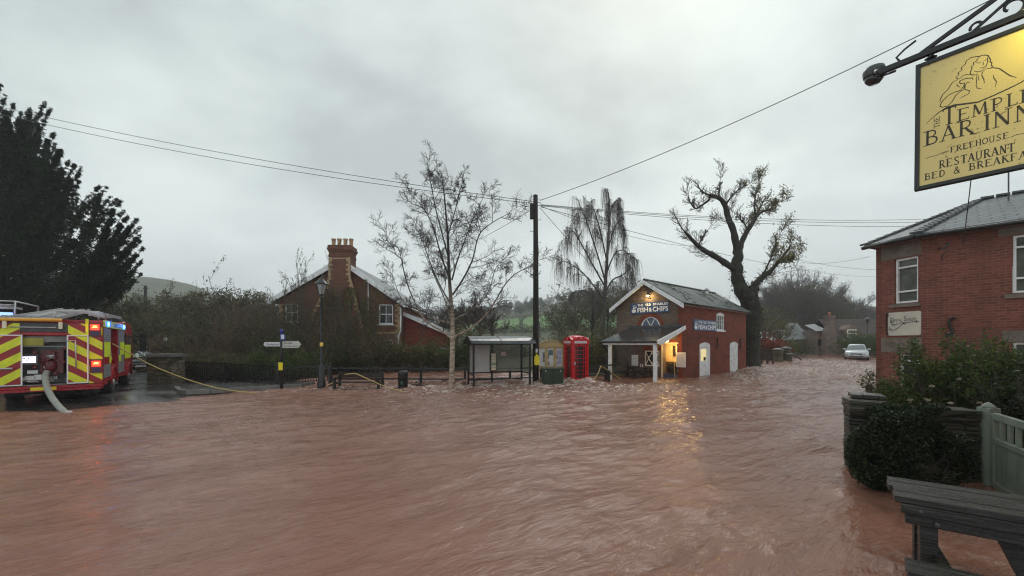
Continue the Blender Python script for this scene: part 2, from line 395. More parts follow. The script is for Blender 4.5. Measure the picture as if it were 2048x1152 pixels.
M['leaf_hedge'] = leafmat('hedge leaves', [(0, (.04, .072, .020)), (.6, (.085, .14, .036)), (.92, (.15, .20, .055)), (1, (.22, .17, .04))], .5, spec=.2)
M['leaf_box'] = leafmat('dark box leaves', [(0, (.014, .024, .010)), (.7, (.032, .050, .020)), (1, (.07, .10, .04))], .4)
M['leaf_laurel'] = leafmat('bank shrub leaves', [(0, (.065, .075, .026)), (.5, (.12, .125, .04)), (.85, (.19, .175, .06)), (1, (.30, .23, .08))], .5)
M['leaf_bramble'] = leafmat('bramble leaves', [(0, (.065, .075, .032)), (.4, (.105, .13, .045)), (.7, (.155, .120, .065)), (.9, (.20, .16, .08)), (1, (.34, .32, .12))], .7, spec=.12)
M['leaf_yellow'] = leafmat('yellowing leaves', [(0, (.10, .105, .03)), (.5, (.19, .18, .045)), (1, (.34, .28, .08))], .6)
M['leaf_ivy'] = leafmat('ivy leaves', [(0, (.028, .034, .012)), (.6, (.06, .068, .02)), (1, (.12, .12, .035))], .5)
M['leaf_red'] = leafmat('red autumn leaves', [(0, (.12, .022, .014)), (.5, (.24, .045, .022)), (1, (.34, .09, .035))], .6)
M['leaf_far'] = leafmat('far wood leaves', [(0, (.07, .07, .036)), (.5, (.12, .115, .052)), (1, (.18, .15, .065))], .8)
M['leaf_farbare'] = leafmat('far bare twigs', [(0, (.060, .050, .042)), (.5, (.085, .073, .060)), (1, (.12, .10, .082))], .9)
M['leaf_farev'] = leafmat('far evergreen', [(0, (.02, .032, .016)), (1, (.045, .06, .03))], .8)
M['flower'] = simple('pale blossom', (.40, .33, .25), .6, var=.3)
# ================================================================ numpy noise
_perm = rng.permutation(512)
_val = rng.uniform(-1, 1, 512)
def vnoise(x, y):
    xi = np.floor(x).astype(int); yi = np.floor(y).astype(int); fx = x - xi; fy = y - yi
    fx = fx*fx*fx*(fx*(fx*6-15)+10); fy = fy*fy*fy*(fy*(fy*6-15)+10)
    def h(i, j): return _val[_perm[(_perm[i & 511] + j) & 511]]
    a = h(xi, yi); b = h(xi+1, yi); c = h(xi, yi+1); d = h(xi+1, yi+1)
    return (a*(1-fx)+b*fx)*(1-fy) + (c*(1-fx)+d*fx)*fy
def fbm(x, y, o=4, g=.5):
    s = 0; a = 1; 
    for i in range(o):
        s = s + a * vnoise(x + 17.3*i, y - 9.1*i); x = x*2.03; y = y*2.03; a *= g
    return s
def sstep(a, b, x):
    t = np.clip((x - a) / (b - a), 0, 1); return t*t*(3-2*t)
# dry side of the flood edge (left): signed distance to this polyline
EDGE = np.array([(-40, 10.6), (-15.2, 11.85), (-13.9, 12.35), (-13.2, 13.3), (-12.75, 14.05), (-12.35, 15.8), (-11.6, 17.0), (-11.3, 18.4), (-11.4, 60)], float)
def dry(X, Y):
    X = np.asarray(X, float); Y = np.asarray(Y, float); best = np.full(X.shape, 1e9); sg = np.ones(X.shape)
    for (x0, y0), (x1, y1) in zip(EDGE[:-1], EDGE[1:]):
        dx, dy = x1-x0, y1-y0; L = dx*dx+dy*dy
        t = np.clip(((X-x0)*dx+(Y-y0)*dy)/L, 0, 1); qx = x0+t*dx; qy = y0+t*dy
        d = np.hypot(X-qx, Y-qy); s_ = np.sign(dx*(Y-y0)-dy*(X-x0)); m_ = d < best - 1e-6
        best = np.where(m_, d, best); sg = np.where(m_, s_, sg)
    return best * sg
def level(X, Y):
    right = .5 * sstep(25, 41, Y) * sstep(9, 16, X)
    up = .26 * sstep(18.85, 19.5, Y + .03*X) * (1 - sstep(3.6, 5.0, X)) * sstep(-11.5, -10.3, X)
    up = np.where(X < 3.2, up, up * 1)
    return right + up
RID = [(-900, 560), (0, 575), (200, 562), (300, 568), (340, 572), (390, 583), (450, 606), (560, 640), (800, 645), (1000, 634), (1040, 627), (1080, 622), (1150, 612), (1250, 604), (1400, 620), (1600, 615), (1760, 622), (2100, 640), (3000, 640)]
def terrain_z(X, Y):
    X = np.asarray(X, float); Y = np.asarray(Y, float)
    s_ = dry(X, Y)
    D = np.maximum(Y, 1.0)
    px = CX + F * X / np.maximum(Y, 8)
    ry = np.interp(px, [r[0] for r in RID], [r[1] for r in RID]); zr = H + (HZ - ry) * 470 / F
    rad = np.hypot(X, Y) * .85 + .15 * D
    hill = zr * sstep(62, 470, np.minimum(Y, 470)) 
    hill = hill + fbm(X*.02, Y*.02, 3) * 2.0 * sstep(90, 200, Y)
    base = level(X, Y) - .42
    bank = 1.3 * sstep(24.0, 28.0, Y) * (1 - sstep(7, 12, X - .15*Y)) * sstep(-12, -10, X)
    bank2 = .9 * sstep(46, 56, Y)
    z = base + np.maximum(bank, bank2 * np.ones_like(base)) + hill
    zd = np.clip(.085 * s_, -.42, .2) + .01 * fbm(X*.7, Y*.7, 3) + hill
    return np.where(s_ > -5, np.maximum(zd, np.where(s_ > 0, -9, z)) , z)
def tz(x, y): return float(terrain_z(np.array([x]), np.array([y]))[0])
# ---------------------------------------------------------------- water
def water_mat():
    t = NT('brown flood water'); A = R(33)
    v0 = t.coord('Object', (1, 1, 1), (0, 0, -A))
    # wandering current: warp the coordinates so that streaks bend and break up
    nz = t.n('ShaderNodeTexNoise'); nz.inputs['Scale'].default_value = .33; nz.inputs['Detail'].default_value = 3; t.l(v0, nz.inputs['Vector'])
    sc_ = t.n('ShaderNodeVectorMath', operation='SCALE'); sc_.inputs['Scale'].default_value = .6; t.l(nz.outputs['Color'], sc_.inputs[0])
    w = t.n('ShaderNodeVectorMath', operation='ADD'); t.l(v0, w.inputs[0]); t.l(sc_.outputs[0], w.inputs[1]); v = w.outputs[0]
    def st(sx, sy):
        q = t.n('ShaderNodeMapping'); q.inputs['Scale'].default_value = (sx, sy, 1); t.l(v, q.inputs[0]); return q.outputs[0]
    fo = t.n('ShaderNodeAttribute', attribute_name='foam').outputs['Fac']
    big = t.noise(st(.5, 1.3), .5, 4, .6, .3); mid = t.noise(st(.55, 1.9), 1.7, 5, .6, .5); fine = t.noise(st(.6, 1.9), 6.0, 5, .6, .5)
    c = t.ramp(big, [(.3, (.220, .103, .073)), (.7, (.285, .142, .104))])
    dk = t.ramp(mid, [(.33, 1.0), (.46, 0.0)]); c = t.mix(t.math('MULTIPLY', dk, .36), c, (.14, .055, .036))  # dark wave troughs: their weaker sky reflection is painted into the colour
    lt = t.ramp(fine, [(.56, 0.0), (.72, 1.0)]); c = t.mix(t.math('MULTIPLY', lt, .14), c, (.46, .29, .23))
    dk2 = t.ramp(fine, [(.30, 1.0), (.42, 0.0)]); c = t.mix(t.math('MULTIPLY', dk2, t.math('ADD', .16, t.math('MULTIPLY', fo, .3))), c, (.13, .055, .04))  # finer dark troughs painted into the colour, stronger where the water is rough
    f1 = t.noise(st(.42, 1.6), 7.0, 6, .72, .8); patch = t.ramp(t.noise(v0, .8, 3, .6), [(.45, 0.0), (.62, 1.0)])
    thr = t.math('SUBTRACT', .715, t.math('ADD', t.math('MULTIPLY', fo, .13), t.math('MULTIPLY', patch, .052)))
    fm = t.math('MULTIPLY', t.math('SUBTRACT', f1, thr), 22.0); cl = t.n('ShaderNodeClamp'); t.l(fm, cl.inputs[0])
    c = t.mix(t.math('MULTIPLY', cl.outputs[0], .85), c, (.72, .60, .54))
    t.l(c, t.b.inputs['Base Color'])
    t.l(t.math('ADD', .10, t.math('MULTIPLY', cl.outputs[0], .4)), t.b.inputs['Roughness'])
    t.b.inputs['IOR'].default_value = 1.33
    amp = t.math('ADD', .55, t.math('MULTIPLY', fo, .9))
    b1 = t.n('ShaderNodeBump'); b1.inputs['Distance'].default_value = .30; t.l(mid, b1.inputs['Height']); t.l(t.math('MULTIPLY', amp, .45), b1.inputs['Strength'])
    b2 = t.n('ShaderNodeBump'); b2.inputs['Distance'].default_value = .07; t.l(fine, b2.inputs['Height']); t.l(t.math('MULTIPLY', amp, .6), b2.inputs['Strength']); t.l(b1.outputs[0], b2.inputs['Normal'])
    t.l(b2.outputs[0], t.b.inputs['Normal'])
    return t.mat
NR, NC = 620, 1050
rr = 4.0 * (66.0 / 4.0) ** (np.arange(NR) / (NR - 1)); uu = np.linspace(-1.55, 1.55, NC)
Rg, Ug = np.meshgrid(rr, uu, indexing='ij'); X = Ug * Rg; Y = Rg - 4.5 
A = R(33); ca, sa = math.cos(A), math.sin(A)
a = X*ca + Y*sa; b = -X*sa + Y*ca
wx = .6*fbm(a*.25, b*.4, 2); wy = .6*fbm(a*.25+9, b*.4+4, 2)
lv = level(X, Y)
turb = np.exp(-((Y - 18.3 - .05*X)/1.5)**2) * sstep(-12, -9.5, X) * (1 - sstep(5, 12, X)) * 1.0
turb += .8 * np.exp(-((Y - 16.6 - .1*X)/1.8)**2) * sstep(-8, -2, X) * (1 - sstep(6, 14, X))
turb += .9 * sstep(17, 24, Y) * (1-sstep(36, 44, Y)) * sstep(9, 15, X) * (1 - sstep(.95, 1.1, X/np.maximum(Y, 1)))
turb += .42 * np.exp(-((Y - .55*X - 15)/2.6)**2) * sstep(-13, -4, X)
turb = np.clip(turb * (1 + .45*fbm(a*.35, b*.8, 3)), 0, 1.25)
Z = lv + .020 * fbm(a*.35 + wx, b*1.0 + wy, 3) + .040 * fbm(a*.8 + wx*.5, b*2.1 + wy*.5, 4) + .022 * (1 - np.abs(fbm(a*2.2 + wx, b*4.6 + wy, 3)))
ridg = 1 - np.abs(fbm(a*.8 + 2*wx, b*2.0 + wy*1.5, 4)) * 1.3
Z += turb * (.085 * ridg + .045 * fbm(a*2.2, b*4.2, 3))
calm = 1 - .5*(1 - sstep(5, 13, Y))
Z = lv + (Z - lv)*calm
# low standing humps in the main stream
Z += .035 * np.maximum(0, fbm(a*.55 + 31, b*1.3 + 7, 3)) ** 1.5
Z -= .05 * sstep(-.4, .6, dry(X, Y))        # thins to a film along the wet road
for (bx, by, w_) in ((-8.2, 16.9, .5), (-5.8, 17.2, .8), (.9, 18.7, .6), (2.2, 18.9, .6), (3.3, 19.3, .7), (7.6, 20.8, .4), (17.9, 29.5, 1.3), (-1.2, 18.2, 1.0)):
    d_ = np.hypot(X - bx, Y - by); Z += .05 * np.exp(-((d_ - w_*.6)/(w_*.4))**2); turb += .5*np.exp(-(d_/w_)**2)
idx = np.arange(NR*NC).reshape(NR, NC)
fc = np.stack([idx[:-1, :-1], idx[:-1, 1:], idx[1:, 1:], idx[1:, :-1]], -1).reshape(-1, 4)
# leave out water far inside the dry road
dr = dry(X, Y); keep = (dr[:-1, :-1] < 3.0).reshape(-1)
fc = fc[keep]
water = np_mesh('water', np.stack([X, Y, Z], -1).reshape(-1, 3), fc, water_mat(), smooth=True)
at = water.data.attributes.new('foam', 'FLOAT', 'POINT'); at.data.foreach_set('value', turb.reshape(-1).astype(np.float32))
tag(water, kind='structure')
# ---------------------------------------------------------------- ground
def ground_mat():
    t = NT('valley grass'); v = t.coord(); n_ = t.noise(v, .05, 6, .6); n2 = t.noise(v, 1.2, 5)
    c = t.ramp(n_, [(.35, (.05, .052, .026)), (.65, (.085, .10, .04))]); c = t.mix(t.ramp(n2, [(.4, 0.0), (.8, .6)]), c, (.05, .04, .025))
    t.l(c, t.b.inputs['Base Color']); t.set(Roughness=.9); return t.mat
def asphalt_mat():
    t = NT('wet asphalt'); v = t.coord(); n_ = t.noise(v, 60, 3, .7); w_ = t.noise(v, .9, 5, .6)
    c = t.ramp(n_, [(.3, (.020, .020, .021)), (.7, (.052, .050, .050))]); c = t.mix(t.ramp(w_, [(.45, 0.0), (.7, .5)]), c, (.11, .075, .06))
    t.l(c, t.b.inputs['Base Color']); t.l(t.ramp(w_, [(.4, .12), (.65, .38)]), t.b.inputs['Roughness'])
    t.l(t.bump(n_, .25, .006), t.b.inputs['Normal']); return t.mat
gr = 5.0 * (1300.0 / 5.0) ** (np.arange(330) / 329); gu = np.concatenate([np.linspace(-3.2, -1.6, 30)[:-1], np.linspace(-1.6, 1.6, 420), np.linspace(1.6, 3.2, 30)[1:]])
Rg, Ug = np.meshgrid(gr, gu, indexing='ij'); X = Ug*Rg; Y = Rg - 5.2; Zt = terrain_z(X, Y)
ng = len(gu); idx = np.arange(len(gr)*ng).reshape(len(gr), ng)
fc = np.stack([idx[:-1, :-1], idx[:-1, 1:], idx[1:, 1:], idx[1:, :-1]], -1).reshape(-1, 4)
drm = (dry(X, Y)[:-1, :-1].reshape(-1) > -6) & (Y[:-1, :-1].reshape(-1) < 60)
g_ = np_mesh('ground', np.stack([X, Y, Zt], -1).reshape(-1, 3), fc, [ground_mat(), asphalt_mat()], smooth=True, matidx=drm.astype(int))
tag(g_, kind='structure')
# raised pavement with kerb by the stone pillar
mb = MB(); pv = [(-14.6, 17.3), (-13.4, 16.05), (-12.9, 15.75), (-12.2, 16.1), (-11.0, 17.1), (-9.6, 18.2), (-9.6, 19.4), (-15.2, 19.6)]
mb.prism(pv, -.3, .19, 'xy', 0)
kc = [(p[0], p[1]) for p in pv[:6]]
pave = mb.build('pavement', simple('wet paving', (.085, .082, .078), .22, var=.35, vs=2, bump=.3, bs=50)); tag(pave, kind='structure')
mb = MB()
for i in range(len(kc) - 1):
    p, q = Vector((*kc[i], .13)), Vector((*kc[i+1], .13)); dd = (q - p).normalized() * .004
    mb.bar(p + dd, q - dd, .15, .17)
kerb = mb.build('kerb', simple('kerb stone', (.16, .155, .15), .35, var=.3)); tag(kerb, kind='structure')
# green pasture on the far slope
def drape(name, pxs, Ds, mat, lift, kind='structure', label=None, cat=None):
    vs = []; n1, n2 = len(pxs), len(Ds[0])
    for i, p in enumerate(pxs):
        for j in range(n2):
            D = Ds[i][j]; x = PX(p, D); vs.append((x, D, tz(x, D) + lift))
    fs = [(i*n2+j, (i+1)*n2+j, (i+1)*n2+j+1, i*n2+j+1) for i in range(n1-1) for j in range(n2-1)]
    mb = MB(); mb.add(vs, fs, 0, True); o = mb.build(name, mat); tag(o, label, cat, None, kind); return o
t = NT('pasture'); v = t.coord(); t.l(t.ramp(t.noise(v, .08, 6), [(.3, (.075, .155, .035)), (.7, (.115, .215, .05))]), t.b.inputs['Base Color']); t.set(Roughness=.9)
pxs = np.linspace(930, 1260, 34)
drape('grass_field', pxs, [np.linspace(150, 232 + (p-930)*.06, 20) for p in pxs], t.mat, .35)
# ---------------------------------------------------------------- haze
hz = MB(); hz.box(-900, -30, -1.6 - 1, 900, 1310, 140)
t = bpy.data.materials.new('haze'); t.use_nodes = True; t.node_tree.nodes.clear()
o_ = t.node_tree.nodes.new('ShaderNodeOutputMaterial'); p_ = t.node_tree.nodes.new('ShaderNodeVolumePrincipled')
p_.inputs['Color'].default_value = (.93, .96, 1, 1); p_.inputs['Density'].default_value = .0008; p_.inputs['Anisotropy'].default_value = 0.2
t.node_tree.links.new(p_.outputs[0], o_.inputs['Volume'])
HZ_ON = True
if HZ_ON:
    ho = hz.build('haze', t); tag(ho, kind='stuff', label='thin grey rain haze filling the valley air', cat='haze')
# ================================================================ part makers
def frame_mb(mb, x0, z0, x1, z1, y0, y1, w, mi=0, axis='x'):
    # rectangular frame in the xz plane (y0 front, y1 back)
    def bx(a, b, c, d):
        if axis == 'x': mb.box(a, y0, b, c, y1, d, mi)
        else: mb.box(y0, a, b, y1, c, d, mi)
    bx(x0, z0, x0+w, z1); bx(x1-w, z0, x1, z1); bx(x0+w, z0, x1-w, z0+w); bx(x0+w, z1-w, x1-w, z1)
def wall_with_holes(mb, L, z0, z1, holes, y, thick, mi=0, axis='x'):
    # wall in a vertical plane at coordinate y, from 0..L, holes list of (a0,a1,z0,z1); returns reveals by thickness
    xs = sorted(set([0, L] + [h[0] for h in holes] + [h[1] for h in holes])); zs = sorted(set([z0, z1] + [h[2] for h in holes] + [h[3] for h in holes]))
    for i in range(len(xs)-1):
        j = 0
        while j < len(zs)-1:
            cxm = (xs[i]+xs[i+1])/2; czm = (zs[j]+zs[j+1])/2
            if any(h[0] < cxm < h[1] and h[2] < czm < h[3] for h in holes): j += 1; continue
            k = j
            while k+1 < len(zs)-1 and not any(h[0] < cxm < h[1] and h[2] < (zs[k+1]+zs[k+2])/2 < h[3] for h in holes): k += 1
            if axis == 'x': mb.box(xs[i], y, zs[j], xs[i+1], y+thick, zs[k+1], mi)
            else: mb.box(y, xs[i], zs[j], y+thick, xs[i+1], zs[k+1], mi)
            j = k + 1
def Mx(origin, xdir, ydir):
    x = Vector(xdir).normalized(); y = Vector(ydir).normalized(); z = x.cross(y)
    m_ = Matrix((x, y, z)).transposed().to_4x4(); m_.translation = Vector(origin); return m_
def s_anchor(parent, cx_, z, y, s=.32, axis='x', name='wall_anchor'):
    pts = [(-.5, -.75), (-.62, -.95), (-.2, -1.0), (.12, -.8), (.15, -.45), (-.1, .1), (-.25, .45), (-.1, .85), (.25, 1.0), (.6, .9)]
    mb = MB()
    P3 = [((cx_ + p[0]*s*.6, y, z + p[1]*s) if axis == 'x' else (y, cx_ - p[0]*s*.6, z + p[1]*s)) for p in pts]
    mb.tube(P3, .035, 6); return mb.build(name, M['black'], parent)
warm_lit = emit('warm lit interior', (1.0, .60, .18), 2.2)
bulb = emit('warm bulb', (1.0, .72, .32), 14)
bulb2 = emit('porch bulb', (1.0, .60, .2), 7)
def point(name, loc, col, power, size=.08, parent=None):
    l = bpy.data.lights.new(name, 'POINT'); l.energy = power; l.color = col; l.shadow_soft_size = size
    o = bpy.data.objects.new(name, l); COL.objects.link(o); o.location = loc
    if parent: o.parent = parent
    return o
# ================================================================ the chip shop
SH = empty('shop_building', (9.8, 22.9, 0), math.atan2(.654, .757), 'small two storey red brick chip shop with lit porch, its rubble gable facing the flood', 'shop')
LX, LY, EV, AP = 9.8, 4.44, 4.40, 5.82
T = .32
mb = MB()      # side wall (brick)
side_holes = [(2.2, 3.68, -.5, 2.02), (4.62, 5.92, 2.9, 3.95), (6.82, 8.34, -.5, 2.05)]
wall_with_holes(mb, LX, -.6, EV, side_holes, 0, T); mb.box(0, 0, 0, 0, 0, 0) if 0 else None
mb.box(LX-T, T, -.6, LX, LY-T, EV); mb.box(T, LY-T, -.6, LX, LY, EV)
mb.prism([(T, EV), (LY-T, EV), (LY/2, AP-.15)], LX-T, LX, 'yz', 0)
mb.build('brick_wall', M['brick_shop'], SH)
mb = MB()      # front gable wall
fh = [(.33, 1.18, -.6, 2.02), (1.42, 2.40, .66, 1.6), (1.37, 2.67, 3.02, 3.68)]
z1 = EV
def gx(mb, holes, y0_, y1_):
    xs = [y0_, y1_]
wall_with_holes(mb, LY-T, -.6, EV, [(h[0], h[1], h[2], h[3]) for h in fh], 0, T, 0, 'y')
# move: front wall occupies y from T to LY
f_ = MB()
wall_with_holes(f_, LY, -.6, EV, fh, 0, T, 0, 'y')
for i, v_ in enumerate(f_.v):
    if v_[1] < .001: f_.v[i] = (v_[0], T + .002, v_[2]) if v_[0] > .001 else (v_[0], .0, v_[2])
f_.prism([(0.01, EV), (LY, EV), (LY/2, AP-.05)], 0, T, 'yz', 0)
# spandrels of the half round window
cyw, rw = 2.02, .65
for sgn in (-1, 1):
    arc = [(cyw + sgn*rw*math.sin(a_), 3.02 + rw*math.cos(a_)) for a_ in np.linspace(0, math.pi/2, 10)]
    f_.prism(arc + [(cyw + sgn*rw, 3.68), ] , 0.002, T, 'yz', 0)
f_.build('gable_wall', M['gable_stone'], SH)
mb = MB()      # red brick corner quoins, then window arch on the gable
for i in range(28):
    w_ = .30 if i % 2 else .20; z_ = -.3 + i*.168
    mb.box(-.006, .012, z_, .012, w_, z_+.1685)
mb.build('quoins', M['brick_shop'], SH); mb = MB()
arc = [(rw+.03, 0)]
po = [(cyw + (rw+.27)*math.cos(a_), 3.02 + (rw+.27)*math.sin(a_)) for a_ in np.linspace(0, math.pi, 16)]
pi_ = [(cyw + (rw+.02)*math.cos(a_), 3.02 + (rw+.02)*math.sin(a_)) for a_ in np.linspace(math.pi, 0, 16)]
for k in range(15):
    mb.prism([po[k], po[k+1], pi_[14-k], pi_[15-k]], -.008, .02, 'yz')
mb.build('window_arch', M['brick_shop'], SH); mb = MB()
po = [(.755 + .52*math.cos(a_), 2.06 + .22*math.sin(a_)) for a_ in np.linspace(0, math.pi, 9)]
mb.prism(po, -.008, .02, 'yz')
mb.build('door_arch', M['brick_shop'], SH)
mb = MB(); mb.box(-.008, 1.3, 1.62, .02, 2.52, 1.86); mb.build('window_lintel', M['brick_shop'], SH)
# roof
mb = MB(); OH = .32; RL0, RL1 = -.42, LX + .15; sl_ = (AP - EV) / (LY/2)
for sg in (0, 1):
    y_e = -.22 if sg == 0 else LY + .22; z_e = EV - sl_*.22 + .06
    pr = [(y_e, z_e), (LY/2, AP + .06), (LY/2, AP + .13), (y_e, z_e + .07)]
    nseg = 24
    for k in range(1):
        mb.prism(pr, RL0 + .05, RL1, 'yz')
roof = mb.build('roof', M['slate_moss'], SH)
mb = MB()
mb.prism([(LY/2 - .12, AP + .09), (LY/2, AP + .2), (LY/2 + .12, AP + .09)], RL0+.02, RL1, 'yz'); mb.build('ridge', simple('mossy ridge', (.03, .035, .02), .8, var=.5, vs=8, bump=.8, bs=14), roof)
mb = MB()      # moss clumps on the slates
mv, mf = [], []
for k in range(340):
    x_ = random.uniform(.1, LX*.98); u_ = random.random()**.8; y_ = -.15 + u_*(LY/2); zz = EV + sl_*y_ + .135
    if vnoise(np.array([x_*1.1]), np.array([y_*1.6]))[0] < -.1 - .0: continue
    s_ = random.uniform(.03, .085); mb.add([(x_ + s_*1.3*math.cos(q)*random.uniform(.7, 1.2), y_ + s_*math.sin(q), zz + sl_*s_*math.sin(q) + .004) for q in np.linspace(0, 2*math.pi, 8)[:-1]] + [(x_, y_, zz + .035)], [(i, (i+1) % 7, 7) for i in range(7)], 0, True)
mb.build('moss', simple('moss', (.018, .022, .008), .95, var=.5), roof, recalc=False)['kind'] = 'stuff'
mb = MB()      # white bargeboards, fascia
for sg in (-1, 1):
    a0 = LY/2; y_e = LY/2 + sg*(LY/2 + .26); z_e = AP - sl_*(LY/2 + .26)
    mb.prism([(a0, AP + .075), (a0, AP - .16), (y_e, z_e - .19), (y_e, z_e + .075)], RL0 - .03, RL0 + .048, 'yz')
mb.build('bargeboard', M['white'], SH)
mb = MB(); mb.box(RL0 + .05, -.09, EV - .17, RL1, -.003, EV - .02); mb.build('eaves_board', simple('weathered fascia', (.62, .56, .52), .6, var=.15), SH)
mb = MB(); mb.tube([(RL0 + .05, -.27, EV - .08), (RL1, -.27, EV - .10)], .055, 8); mb.build('gutter', M['black'], SH)
mb = MB(); mb.cyl((6.9, 1.6), .13, 5.4, 5.86, 12); mb.cyl((6.9, 1.6), .2, 5.84, 5.90, 12); mb.cyl((6.9, 1.6), .09, 5.9, 5.99, 12); mb.build('flue', M['alu'], SH)
# half round window
pw = empty('arch_window', (0, 0, 0)); pw.parent = SH
def half(r, n=18): return [(cyw + r*math.cos(a_), 3.05 + r*math.sin(a_)) for a_ in np.linspace(0, math.pi, n)]
mb = MB(); o1, o2 = half(.64), half(.565)
for k in range(17): mb.prism([o1[k], o1[k+1], o2[k+1], o2[k]], .03, .10, 'yz')
mb.box(.02, cyw-.66, 3.0, .11, cyw+.66, 3.08)
for sg in (-1, 1): mb.bar((.07, cyw, 3.07), (.07, cyw + sg*.29, 3.58), .045, .045)
mb.build('frame', M['white'], pw)
mb = MB(); mb.prism(half(.60), .11, .13, 'yz'); mb.build('pane', simple('blue grey pane', (.085, .12, .20), .12, var=.25, vs=4), pw)
# signs
def shop_sign(parent, Mt, w, h):
    s_ = empty('shop_sign', (0, 0, 0)); s_.parent = parent
    mb = MB(); mb.box(0, 0, -.03, w, h, 0, M=Mt); mb.build('board', M['navy'], s_)
    L = Matrix.Translation((0, 0, .004)); mb = MB()
    xo = w*.19
    tx = lambda s2, x, y, ww, hh: mb.text(s2, Mt @ Matrix.Translation((x, y, .005)), ww, hh, 0, .028)
    tx('THE', xo, h*.67, w*.155, h*.22); tx('OLD', xo + w*.205, h*.67, w*.155, h*.22); tx('STABLES', xo + w*.41, h*.67, w*.385, h*.22)
    tx('FISH', xo, h*.11, w*.285, h*.45); tx('&', xo + w*.305, h*.13, w*.08, h*.36); tx('CHIPS', xo + w*.405, h*.11, w*.39, h*.45)
    # a second pass slightly offset thickens the strokes like the painted capitals
    tx('FISH', xo + w*.007, h*.14, w*.285, h*.42) if 0 else None
    mb.build('lettering', M['white'], s_)
    mb = MB(); e_ = .006        # fish leaping out of a basket
    def pl(pts): mb.add([Mt @ Vector((w*p[0], h*p[1], e_)) for p in pts], [tuple(range(len(pts)))])
    pl([(.05, .12), (.13, .12), (.15, .30), (.14, .42), (.04, .42), (.03, .30)])
    pl([(.06, .46), (.12, .46), (.105, .62), (.085, .72), (.065, .60)])
    pl([(.085, .70), (.045, .86), (.075, .80), (.09, .76)]); pl([(.09, .72), (.14, .88), (.13, .78), (.10, .70)])
    pl([(.125, .48), (.165, .62), (.16, .74), (.135, .62)])
    mb.build('emblem', M['white'], s_)
    return s_
shop_sign(SH, Mx((-.035, 3.36, 3.9), (0, -1, 0), (0, 0, 1)), 2.56, .67)
shop_sign(SH, Mx((1.34, -.035, 2.83), (1, 0, 0), (0, 0, 1)), 3.22, .66)
# side window, door, blocked door
w_ = empty('side_window', (0, 0, 0)); w_.parent = SH
mb = MB(); frame_mb(mb, 4.64, 2.9, 5.90, 3.92, .02, .09, .07)
for k in (1, 2, 3): x_ = 4.64 + .315*k; mb.box(x_-.025, .03, 2.97, x_+.025, .075, 3.85)
for z_ in (3.27, 3.57): mb.box(4.71, .035, z_-.012, 5.83, .07, z_+.012)
mb.prism([(4.62, 3.9), (5.92, 3.9), (5.7, 4.02), (5.27, 4.08), (4.84, 4.02)], -.012, .09, 'xz'); mb.box(4.54, -.05, 2.82, 6.0, .10, 2.9); mb.build('frame', M['white'], w_)
mb = MB(); mb.box(4.7, .095, 2.95, 5.85, .11, 3.9); mb.build('pane', M['glass'], w_)
d_ = empty('side_door', (0, 0, 0)); d_.parent = SH
mb = MB(); frame_mb(mb, 2.2, -.12, 3.68, 1.95, .00, .12, .12); mb.prism([(2.2, 1.95), (3.68, 1.95), (3.45, 2.05), (2.94, 2.12), (2.43, 2.05)], -.008, .11, 'xz'); mb.build('frame', M['white'], d_)
mb = MB(); mb.box(2.32, .06, 0, 3.56, .11, .95); mb.box(2.32, .06, .95, 2.5, .11, 1.83); mb.box(3.3, .06, .95, 3.56, .11, 1.83); mb.box(2.5, .06, 1.7, 3.3, .11, 1.83); mb.box(2.44, .05, .12, 3.44, .062, .85); mb.build('leaf', M['white'], d_)
mb = MB(); mb.box(2.5, .09, .95, 3.3, .10, 1.7); mb.build('pane', emit('dim lit pane', (.75, .62, .30), .45), d_)
mb = MB(); mb.box(2.95, .06, .97, 3.2, .088, 1.18); mb.build('pot', M['blackmatt'], d_)
d_ = empty('blocked_door', (0, 0, 0)); d_.parent = SH
mb = MB(); mb.box(6.82, .03, .02, 8.34, .12, 1.93); mb.prism([(6.82, 1.93), (8.34, 1.93), (8.1, 2.08), (7.58, 2.16), (7.06, 2.08)], -.006, .115, 'xz')
for (a0, b0, a1, b1) in ((6.95, 1.05, 7.5, 1.85), (7.66, 1.05, 8.2, 1.85), (6.95, .15, 7.5, .92), (7.66, .15, 8.2, .92)): frame_mb(mb, a0, b0, a1, b1, .012, .03, .05)
for k in range(12): mb.box(7.02, .018, 1.1+k*.06, 8.14, .032, 1.12+k*.06)
mb.build('shutter', M['whitewet'], d_)
s_anchor(SH, 4.72, 2.08, -.05, .36); s_anchor(SH, 8.62, 2.0, -.05, .36)
# shop window with diamond bars, under the porch
w_ = empty('lattice_window', (0, 0, 0)); w_.parent = SH
mb = MB(); frame_mb(mb, 1.42, .66, 2.40, 1.60, .03, .09, .06, 0, 'y')
for a_, b_ in (((1.45, .69), (1.91, 1.57)), ((1.91, 1.57), (2.37, .69)), ((1.45, 1.57), (1.91, .69)), ((1.91, .69), (2.37, 1.57)), ((1.6, 1.13), (1.91, 1.45)), ((1.91, 1.45), (2.22, 1.13)), ((2.22, 1.13), (1.91, .81)), ((1.91, .81), (1.6, 1.13))):
    mb.bar((.06, *a_), (.06, *b_), .03, .03)
mb.build('frame', M['white'], w_)
mb = MB(); mb.box(.10, 1.45, .69, .115, 2.37, 1.57); mb.build('pane', M['glass'], w_)
